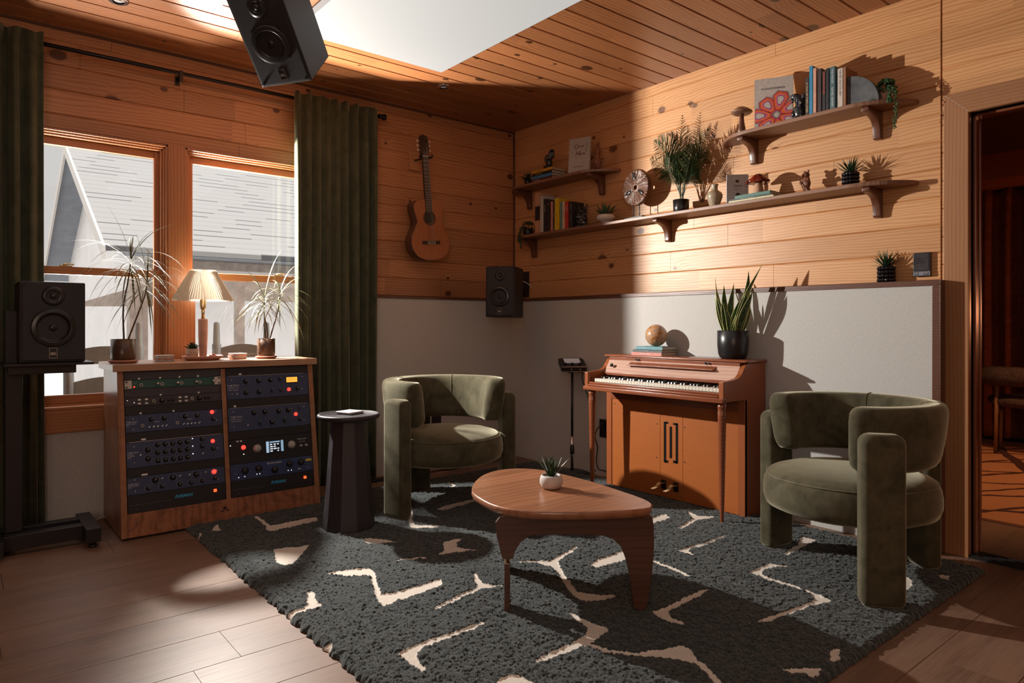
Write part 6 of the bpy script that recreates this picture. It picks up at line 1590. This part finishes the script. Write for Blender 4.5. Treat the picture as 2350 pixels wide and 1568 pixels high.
# palm
yp = ys(1563, -.10); t = thing('potted_palm', 'small palm with many fine fronds in a black pot on the lower shelf', 'potted plant', (-.10, yp, ZL))
mb = MB(); mb.lathe([(0, 0), (.044, 0), (.048, .004), (.051, .082), (.048, .082), (.047, .072), (0, .072)], 44, close=False); mb.build('pot', M['black_ceramic'], t)
mb = MB(); mb.lathe([(0, .074), (.047, .074)], 30, close=False); mb.build('soil', M['soil'], t)
rn = random.Random(77)
def tp(px, py, dx=0): q_ = atx(px, py, -.10 + dx); return (dx, q_.y - yp, q_.z - ZL)
for (ex_, ey_, mx_, my_, dx_) in ((1566, 262, 1560, 350, .01), (1603, 285, 1590, 360, .04), (1500, 322, 1535, 365, -.03), (1628, 295, 1600, 350, -.05), (1492, 362, 1528, 385, .03), (1625, 355, 1600, 370, .05), (1540, 300, 1552, 370, -.08), (1590, 330, 1580, 380, -.09), (1510, 310, 1542, 350, .05), (1605, 395, 1588, 402, -.04), (1520, 392, 1542, 400, -.06), (1578, 288, 1572, 360, -.04), (1548, 325, 1556, 380, .06), (1602, 322, 1584, 372, .0), (1530, 350, 1546, 392, -.03)):
    pts = smooth_open([(dx_*.1, rn.uniform(-.01, .01), .07), tp((1564*2 + mx_) / 3, 425, dx_*.3), tp(mx_, my_, dx_*.7), tp(ex_, ey_, dx_)], 7)
    mb = MB(); mb.tube(pts, [.0026 - .002 * i / len(pts) for i in range(len(pts))], 6)
    N_ = len(pts); tot = 30
    for i in range(tot):
        s_ = .34 + .66 * i / tot; f = s_ * (N_ - 1); k_ = min(int(f), N_ - 2); c_ = pts[k_].lerp(pts[k_+1], f - k_); dd = (pts[k_+1] - pts[k_]).normalized()
        sd = dd.cross(Vector((1, 0, 0)))
        if sd.length < .1: sd = Vector((0, 1, 0))
        sd.normalize()
        for sg in (-1, 1):
            L_ = .112 * math.sin(PI * min(1, (s_ - .34) / .66 * .8 + .22)) + .012
            mb.blade(c_, dd * .75 + sd * sg * .8 + Vector((rn.uniform(-.25, .25), 0, 0)), 0, L_, .0085, .5, 5, wb=.6, fold=.2)
    mb.build('frond', M['leaf_palm'] if ey_ < 345 else M['leaf'], t)
mb = MB(); vp = [(0, 0), (.026, 0), (.028, .004), (.036, .03), (.046, .062), (.048, .078), (.040, .092), (.024, .102), (.018, .112), (.018, .128), (.0235, .139), (.0225, .141), (.016, .13), (.015, .11)]
tag(mb.lathe([(a, b) for a, b in vp], 44, close=False).build('clay_vase', M['vase'], loc=(-.10, ys(1640, -.10), ZL)), 'small round clay vase with dark swirls between palm and white book', 'vase')
# white upright book with cover facing out at an angle
def cover_book(lab, loc, W_, H_, T_, mat, rot, group=None, art=None, name='book'):
    """front cover on local -Y, spine at x=0"""
    t = thing(name, lab, 'book', loc, rot=rot, group=group)
    mb = MB(); mb.box((0, 0, 0), (W_, .002, H_)); mb.box((0, T_ - .002, 0), (W_, T_, H_)); mb.box((0, 0, 0), (.002, T_, H_)); mb.build('cover', mat, t, bevel=.0006)
    mb = MB(); mb.box((.002, .002, .003), (W_ - .003, T_ - .002, H_ - .003)); mb.build('page_block', M['pages'], t)
    if art: art(t)
    return t
def art_w(t):
    mb = MB(); mb.text('Ozarks', .018, Matrix.Translation((.062, -.0005, .105)) @ XF, ext=.0002, shear=.3); mb.text('a field history', .007, Matrix.Translation((.062, -.0005, .087)) @ XF, ext=.0002)
    mb.ball((.06, -.0004, .132), .011, (1, .03, .8), 12, 8); mb.ball((.064, -.0004, .045), .016, (1, .02, 1.2), 12, 8); mb.build('cover_print', M['dark_wood'], t, recalc=False)
cover_book('white book standing with its printed cover toward the green book', (-.165, ys(1668, -.165), ZL), .125, .172, .012, cover((.46, .46, .48)), (0, 0, R(-43)), art=art_w)
def lay(lab, pa, pb, th, mat, x, z, group, txt=None, tm='print_white', dep=.13, rz=-90):
    a, b = ys(pa, x), ys(pb, x); return book('book', lab, abs(a - b), dep, th, mat, (x, a, z), R(rz), group, txt, .008, tm)
G2 = 'books lying under the mushroom figurine'
z = ZL; lay('thin pale yellow book, bottom of the stack under the mushroom', 1672, 1775, .010, cover((.55, .55, .30)), -.17, z, G2); z += .0104
lay('thin black book, middle of the stack under the mushroom', 1673, 1772, .009, cover((.015, .015, .018)), -.168, z, G2, [('AMERICAN ROOTS AND RHYTHM', .12, .006)]); z += .0094
lay('dark green cloth book, top of the stack under the mushroom', 1686, 1768, .018, cover((.012, .11, .075)), -.165, z, G2, rz=-91); z += .0184
t = thing('mushroom_figurine', 'ceramic mushroom with a wavy dark red cap standing on the green book', 'figurine', (-.105, ys(1741, -.105), z))
mb = MB(); mb.lathe([(0, 0), (.030, 0), (.031, .01), (.026, .035), (.019, .062), (.022, .078), (0, .08)], 32); mb.build('stem', M['clay_tan'], t)
mb = MB(); mb.lathe([(0, .070), (.03, .068), (.058, .062), (.066, .068), (.062, .076), (.048, .088), (.030, .108), (.014, .116), (0, .118)], 48, fn=lambda a, z_: 1 + .10 * math.sin(3*a + 1) + .04 * math.sin(7*a)); mb.build('cap', M['red_glaze'], t)
# bear figurine
bb = [((0, 0, .060), .024, (1, .85, 1.35)), ((0, -.004, .104), .021, (1, .95, .95)), ((0, -.024, .100), .010, (1, 1.1, .8)), ((-.016, 0, .124), .008, (1, .7, 1)), ((.016, 0, .124), .008, (1, .7, 1)), ((-.012, 0, .020), .012, (1, 1, 1.7)), ((.013, 0, .020), .012, (1, 1, 1.7)), ((-.012, -.008, .006), .012, (1, 1.4, .55)), ((.013, -.008, .006), .012, (1, 1.4, .55))]
figure('bear_figurine', 'small carved brown standing bear figurine on the lower shelf', 'figurine', (-.080, ys(1851, -.080), ZL), R(-118), bb, M['clay_brown'], .0022, [([(-.022, -.004, .085), (-.030, -.014, .066), (-.018, -.026, .062)], [.009, .008, .006]), ([(.022, -.004, .085), (.030, -.012, .066), (.020, -.026, .070)], [.009, .008, .006]), ([(-.02, -.03, .085), (.024, -.03, .004)], [.004, .003])])
def beadpot(lab, loc, seed):
    t = thing('beaded_pot_plant', lab, 'potted plant', loc, group='spiky plants in black beaded pots')
    mb = MB()
    for j in range(4):
        for k_ in range(14):
            a = 2*PI*k_/14; mb.ball((.0335*math.cos(a), .0335*math.sin(a), .011 + j*.0195), .0108, (1, 1, 1), 10, 7)
    mb.build('beads', M['black_gloss'], t)
    mb = MB(); mb.lathe([(0, 0), (.034, 0), (.034, .082), (.028, .082), (0, .076)], 28, close=False); mb.build('pot', M['black_gloss'], t)
    rn = random.Random(seed); mb = MB()
    for k_ in range(34):
        az = 2.399 * k_; e_ = R(6 + 62 * (k_ / 34) ** .8); d = Vector((math.cos(az)*math.sin(e_), math.sin(az)*math.sin(e_), math.cos(e_)))
        mb.blade((d.x*.01, d.y*.01, .076), d, az, rn.uniform(.075, .105), .009, rn.uniform(-.3, .6), 5, wb=.8, fold=.4)
    mb.build('leaves', M['leaf_dark'], t); return t
beadpot('spiky plant in a black beaded pot at the right part of the lower shelf', (-.078, ys(1952, -.078), ZL), 3)
p = atx(2034, 640, -.04); beadpot('spiky plant in a black beaded pot on the panel ledge beside the keypad', (-.0405, p.y, 1.3052), 6)
# --- upper left shelf
XU = -.17
succulent('potted_herb', 'small leafy plant in a black pot at the left end of the upper left shelf', (-.13, ys(1211, -.13), ZV), [(0, 0), (.024, 0), (.030, .05), (.027, .05), (0, .045)], M['black_ceramic'], 26, .085, .012, (5, 60), 8, zsoil=.046, rsoil=.026, leaf='leaf_dark', droop=(.2, 1.4))
G3 = 'books lying on the upper left shelf'
z = ZV
for lab, pa, pb, th, c_, txt, tm in (('maroon book with white lettering, bottom of the upper left stack', 1219, 1267, .024, (.085, .022, .022), [('Honeycutty', .07, .014)], 'print_white'),
        ('blue book, second from the bottom of the upper left stack', 1219, 1267, .022, (.05, .20, .40), None, None), ('black book with orange lettering, second from the top of the upper left stack', 1221, 1266, .022, (.012, .012, .014), [('Comfortable Flying', .075, .010)], 'amber_lamp'),
        ('orange yellow book, top of the upper left stack', 1221, 1267, .020, (.60, .30, .03), [('the mental game', .08, .010)], 'dark_wood')):
    lay(lab, pa, pb, th, cover(c_), XU, z, G3, txt, 'yellow' if tm == 'amber_lamp' else (tm or 'print_white'), dep=.145); z += th + .0004
hb = [((0, 0, .018), .034, (1.25, .9, .55)), ((.004, 0, .055), .026, (1, .75, 1.5)), ((.012, 0, .105), .022, (.9, .7, 1.5))]
tb_ = [([(.0 + .011*q_, -.008 + .006*(q_ % 2), .09), (.008 + .010*q_, -.010, .13), (.016 + .008*q_, -.006, .160 - .004*abs(q_-1.5))], [.0085, .0078, .0055]) for q_ in range(4)] + [([(-.02, -.006, .06), (-.024, -.012, .09), (-.012, -.014, .115)], [.010, .009, .006])]
figure('hand_sculpture', 'dark bronze sculpture of joined hands on the upper left book stack', 'sculpture', (-.11, ys(1259, -.11), z), R(-48), hb, M['bronze'], .0028, tb_)
def art_oh(t):
    mb = MB(); B = Matrix.Translation((0, -.0006, 0)) @ XF
    def tx(s_, sz, x, z_, sh=0): mb.text(s_, sz, Matrix.Translation((x, -.0006, z_)) @ XF, ext=.0003, shear=sh, bold=.0003)
    tx('O', .050, .062, .196, .0); tx('ver', .034, .103, .198, .1); tx('H', .050, .070, .145, .35); tx('ere', .034, .108, .142, .2)
    mb.tube([(.134, -.0008, .134), (.137, -.0008, .142)], .0016, 6); mb.tube([(.139, -.0008, .152), (.150, -.0008, .222)], .0014, 6); tx('stories by the fire side', .0085, .08, .048)
    mb.build('lettering', cover((.12, .035, .03)), t, recalc=False)
a = ys(1304, -.17)
cover_book('grey book titled Over Here leaning upright on the upper left shelf', (-.172, a, ZV), .172, .262, .022, cover((.40, .385, .36)), (R(-5), 0, R(-72)), art=art_oh)
gn = [((0, 0, .045), .030, (1, .9, 1.3)), ((0, -.004, .095), .020, (1, 1, 1)), ((0, -.018, .078), .014, (1, .7, 1.7)), ((-.014, -.010, .008), .015, (1, 1.4, .6)), ((.014, -.010, .008), .015, (1, 1.4, .6)), ((0, -.022, .098), .006, (1, 1, 1))]
figure('gnome_figurine', 'carved brown figure with a pointed hat beside the grey upright book', 'figurine', (-.13, ys(1371, -.13), ZV), R(-60), gn, M['clay_brown'], .0025, [([(0, 0, .100), (.002, .002, .135), (.004, .004, .172), (.010, .004, .198)], [.023, .018, .010, .002]), ([(-.026, 0, .07), (-.036, -.014, .050)], [.010, .007]), ([(.026, 0, .07), (.034, -.016, .052), (.052, -.02, .075)], [.010, .007, .004])])
# --- upper right shelf
t = thing('wooden_mushroom', 'tall slender wooden mushroom at the left end of the upper right shelf', 'sculpture', (-.125, ys(1702, -.125), ZU))
mb = MB(); mb.lathe([(0, 0), (.026, 0), (.022, .03), (.014, .08), (.012, .125), (0, .13)], 28); mb.build('stem', M['bracket'], t)
mb = MB(); mb.lathe([(0, .118), (.04, .118), (.058, .122), (.066, .130), (.060, .134), (.045, .146), (.025, .156), (0, .160)], 40, fn=lambda a, z_: 1 + .07 * math.sin(2*a + .6)); mb.build('cap', M['shelf'], t)
def art_73(t):
    W_, H_ = .205, .285
    mb = MB(); mb.text("73 SOUTHERNER", .0165, Matrix.Translation((.098, -.0006, .222)) @ XF, ext=.0002); mb.build('lettering', M['print_dim'], t, recalc=False)
    c_ = (.116, .066); cols = [cover((.66, .075, .10)), cover((.78, .20, .03)), cover((.70, .13, .33)), cover((.62, .58, .54))]
    def clip(pts):
        # keep the petal on the cover
        out = []
        for e in ((0, .004, 1), (0, W_ - .004, -1), (1, .004, 1), (1, H_ - .004, -1)):
            res = []
            for i in range(len(pts)):
                a, b = pts[i-1], pts[i]; ia = (a[e[0]] - e[1]) * e[2] >= 0; ib = (b[e[0]] - e[1]) * e[2] >= 0
                if ia != ib: f = (e[1] - a[e[0]]) / (b[e[0]] - a[e[0]]); res.append((a[0] + (b[0]-a[0])*f, a[1] + (b[1]-a[1])*f))
                if ib: res.append(b)
            pts = res
            if not pts: return pts
        return pts
    mb = MB()
    for lay_, (q_, mm) in enumerate(((1.10, M['black']), (1.07, cols[3]), (1.02, M['black']), (.98, cols[0]), (.80, cols[1]), (.62, cols[2]), (.46, M['black']), (.41, cols[3]))):
        for k_ in range(7):
            a = R(76 + 51.4 * k_); L_ = .135 if k_ % 2 == 0 else .118; ca, sa = math.cos(a), math.sin(a)
            if lay_ < 1: pass
            P_ = []
            for (f, g) in ((.16, .016), (.50, .034), (.78, .046), (1.0, .026), (1.0, -.026), (.78, -.046), (.50, -.034), (.16, -.016)):
                f2 = (.66 + (f - .66) * q_) * L_; g2 = g * q_ * .93
                P_.append((c_[0] + ca * f2 - sa * g2, c_[1] + sa * f2 + ca * g2))
            P_ = clip(P_)
            if len(P_) > 2: mb.prism(P_, -.0006 - lay_ * .00022, -.0003, 'y', mi=lay_)
    mb.build('cover_art', [M['black'], cols[3], M['black'], cols[0], cols[1], cols[2], M['black'], cols[3]], t)
a = ys(1732, -.175)
cover_book('white yearbook with a pink and orange flower design on the upper right shelf', (-.180, a, ZU), .205, .285, .014, cover((.60, .56, .52)), (R(-6), 0, R(-62)), art=art_73)
rn = random.Random(4)
bl = [((0, 0, .06), .040, (.8, .8, 1.3)), ((0, -.004, .12), .026, (1, 1, 1.2)), ((0, 0, .015), .045, (1, .8, .5))] + [((rn.uniform(-.035, .035), rn.uniform(-.03, .01), rn.uniform(.02, .15)), rn.uniform(.006, .014), (1, .8, 1.3)) for _ in range(26)]
figure('stone_bookend', 'glossy black rough stone bookend behind the yearbook', 'bookend', (-.09, ys(1836, -.09), ZU), R(-100), bl, M['obsidian'], .004)
G4 = 'books standing on the upper right shelf'
XR_ = -.165
for pa, pb, H_, d_, c_, lab, txt, tm in (
 (1848, 1856, .205, .12, (.035, .02, .014), 'dark book with gold lettering, first standing book of the upper right shelf', [('A TALE OF TWO CITIES', .105, .015)], 'gold'),
 (1857, 1865, .262, .145, (.02, .20, .36), 'tall blue book on the upper right shelf', None, None),
 (1866, 1873, .245, .145, (.52, .27, .19), 'peach pink book right of the tall blue book', None, None),
 (1876, 1885, .235, .14, (.035, .018, .018), 'dark maroon book right of the peach pink book', None, None),
 (1887, 1894, .215, .14, (.012, .011, .014), 'black book with orange red lettering on the upper right shelf', [('THE INNOVATORS', .062, .014)], 'orange_print'),
 (1895, 1902, .225, .14, (.014, .012, .014), 'plain black book left of the blue green book', None, None),
 (1904, 1916, .226, .14, (.055, .115, .125), 'blue green thick book with white lettering on the upper right shelf', [('THE WAGER', .050, .0135), ('DAVID GRANN', .158, .0145)], 'print_white'),
 (1922, 1934, .205, .13, (.50, .44, .39), 'cream book with black lettering on the upper right shelf', [('THE RED AND THE WEST', .075, .012)], 'black'),
 (1935, 1941, .205, .13, (.26, .12, .06), 'brown illustrated book, last before the stone quarter circle', None, None)):
    if tm == 'orange_print' and 'orange_print' not in M: M['orange_print'] = plain('orange_print', (.60, .09, .02), .5)
    upright(lab, pa, pb, H_, d_, cover(c_), XR_, ZU, G4, txt, tm or 'print_white')
a = ys(1946, -.14); mb = MB(); n = 20; rq = .155
mb.prism([(0, 0)] + [(-rq * math.sin(PI/2*i/n), rq * math.cos(PI/2*i/n)) for i in range(n+1)], 0, .035, 'x')
tag(mb.build('stone_bookend', M['granite'], bevel=.0015, loc=(-.150, a, ZU), rot=(0, 0, 0)), 'grey granite quarter circle bookend on the upper right shelf', 'bookend')
trailing('string_of_pearls', 'hanging string of pearls in a small pot at the right end of the top shelf', (-.082, ys(2034, -.082), ZU), .036, .060, M['terracotta_l'], 260, ((R(232), .155, .028), (R(215), .02, .018), (R(150), .0, .02)), 11, 'leaf_pearl')
# keypad on the pine wall
p = atx(2115, 607, -.02)
t = thing('wall_keypad', 'black wall keypad with ON and OFF keys beside the door casing', 'keypad', (0, p.y, p.z))
hw, hh = .052, .062
hw = abs(atx(2095, 607, -.02).y - atx(2134, 607, -.02).y) / 2; hh = abs(atx(2095, 580, -.02).z - atx(2095, 634, -.02).z) / 2
mb = MB(); mb.box((-.020, -hw, -hh), (0, hw, hh)); mb.build('housing', M['steel_dark'], t, bevel=.002)
mb = MB(); mb.box((-.0215, -hw * .86, -hh * .48), (-.020, hw * .86, hh * .90)); mb.build('screen', M['screen_off'], t)
mb = MB(); mb.box((-.0213, -hw * .98, -hh * .94), (-.0195, hw * .98, -hh * .60)); mb.build('key_strip', M['print_dim'], t)
mb = MB(); mb.box((-.0222, hw * .35, -hh * .88), (-.0212, hw * .85, -hh * .66)); mb.box((-.0222, -hw * .80, -hh * .88), (-.0212, -hw * .22, -hh * .66)); mb.build('keys', M['black'], t)
mb = MB(); RX = Matrix.Rotation(R(-90), 4, 'Z') @ XF
mb.text('ON', .011, Matrix.Translation((-.0224, hw * .60, -hh * .77)) @ RX, ext=.0002); mb.text('OFF', .011, Matrix.Translation((-.0224, -hw * .50, -hh * .77)) @ RX, ext=.0002); mb.build('lettering', M['print_white'], t, recalc=False)
# ---------------------------------------------------------------- camera, light
cam = bpy.data.cameras.new('camera'); co_ = bpy.data.objects.new('camera', cam); col.objects.link(co_)
cam.sensor_width = 36; cam.lens = FPX / 2350 * 36; cam.shift_y = -(784 - HOR) / 2350
cam.clip_start = .05; cam.clip_end = 300
co_.location = (CX, CY, CZ); co_.rotation_euler = (R(90), 0, AZ - R(90))
sc.camera = co_
w = bpy.data.worlds.new('world'); sc.world = w; w.use_nodes = True
bg = w.node_tree.nodes['Background']; bg.inputs[0].default_value = (1.0, .975, .95, 1); 
nt = w.node_tree; tc = nt.nodes.new('ShaderNodeTexCoord'); sp = nt.nodes.new('ShaderNodeSeparateXYZ'); nt.links.new(tc.outputs['Generated'], sp.inputs[0])
mr = nt.nodes.new('ShaderNodeMapRange'); mr.inputs[1].default_value = .26; mr.inputs[2].default_value = .62; mr.inputs[3].default_value = .68; mr.inputs[4].default_value = 2.4
nt.links.new(sp.outputs[2], mr.inputs[0]); nt.links.new(mr.outputs[0], bg.inputs[1])
def lamp(name, typ, loc, energy, color, rot=(0, 0, 0), size=.1, **kw):
    l = bpy.data.lights.new(name, typ); l.energy = energy; l.color = color
    if typ == 'AREA': l.size = size
    elif typ == 'SUN': l.angle = size
    else: l.shadow_soft_size = size
    for k_, v_ in kw.items(): setattr(l, k_, v_)
    o = bpy.data.objects.new(name, l); col.objects.link(o); o.location = loc; o.rotation_euler = rot; return o
def aim(o, target):
    o.rotation_euler = (Vector(target) - o.location).to_track_quat('-Z', 'Y').to_euler()
s = lamp('outdoor_lamp', 'SPOT', (-2.50, .215, 1.90), 740, (1, .94, .86), size=.025, spot_size=R(150), spot_blend=.3); aim(s, (-1.2, -2.6, 1.0))
s2 = lamp('ceiling_bounce_fill', 'SPOT', (-3.05, .60, .90), 420, (1, .93, .84), size=.15, spot_size=R(70), spot_blend=.6); aim(s2, (-2.75, -.55, 2.72))
sun = lamp('sun', 'SUN', (0, 0, 5), 4.5, (1, .96, .9), size=R(2)); aim(sun, (-.7, .15, 5 - .65))
# warm fill spots added out of view behind the camera
for x, y in ((-4.6, -4.9), (-2.4, -5.4), (-4.9, -2.9)):
    l = lamp('warm_fill_spot', 'SPOT', (x, y, 2.66), 26, (1, .62, .38), size=.12, spot_size=R(140), spot_blend=.8)
l = lamp('room_fill', 'AREA', (-5.2, -5.9, 1.9), 30, (1, .75, .58), size=1.3); aim(l, (-1.2, -.8, 1.1))
# next room lamps
l = lamp('rug_lamp', 'SPOT', (1.9, -2.9, 2.55), 90, (1, .50, .22), size=.05, spot_size=R(75), spot_blend=.5)
l = lamp('curtain_lamp', 'POINT', (3.1, -4.6, 1.2), 22, (1, .35, .15), size=.1)
# window portals help the sky find its way in
for a, b in WX:
    l = lamp('sky_portal', 'AREA', ((a + b) / 2, .13, (WZ0 + WZ1) / 2), 1, (1, 1, 1), rot=(R(90), 0, 0), size=b - a)
    l.data.shape = 'RECTANGLE'; l.data.size_y = WZ1 - WZ0; l.data.cycles.is_portal = True; l.rotation_euler = (R(-90), 0, 0)
vs_ = sc.view_settings; vs_.view_transform = 'Standard'; vs_.look = 'None'; vs_.exposure = 0; vs_.gamma = 1; vs_.use_curve_mapping = False
sc.cycles.use_denoising = True
sc.cycles.max_bounces = 10; sc.cycles.diffuse_bounces = 5; sc.cycles.glossy_bounces = 4; sc.cycles.transparent_max_bounces = 12; sc.cycles.transmission_bounces = 4
sc.cycles.sample_clamp_indirect = 6; sc.cycles.blur_glossy = .5; sc.cycles.caustics_reflective = False; sc.cycles.caustics_refractive = False
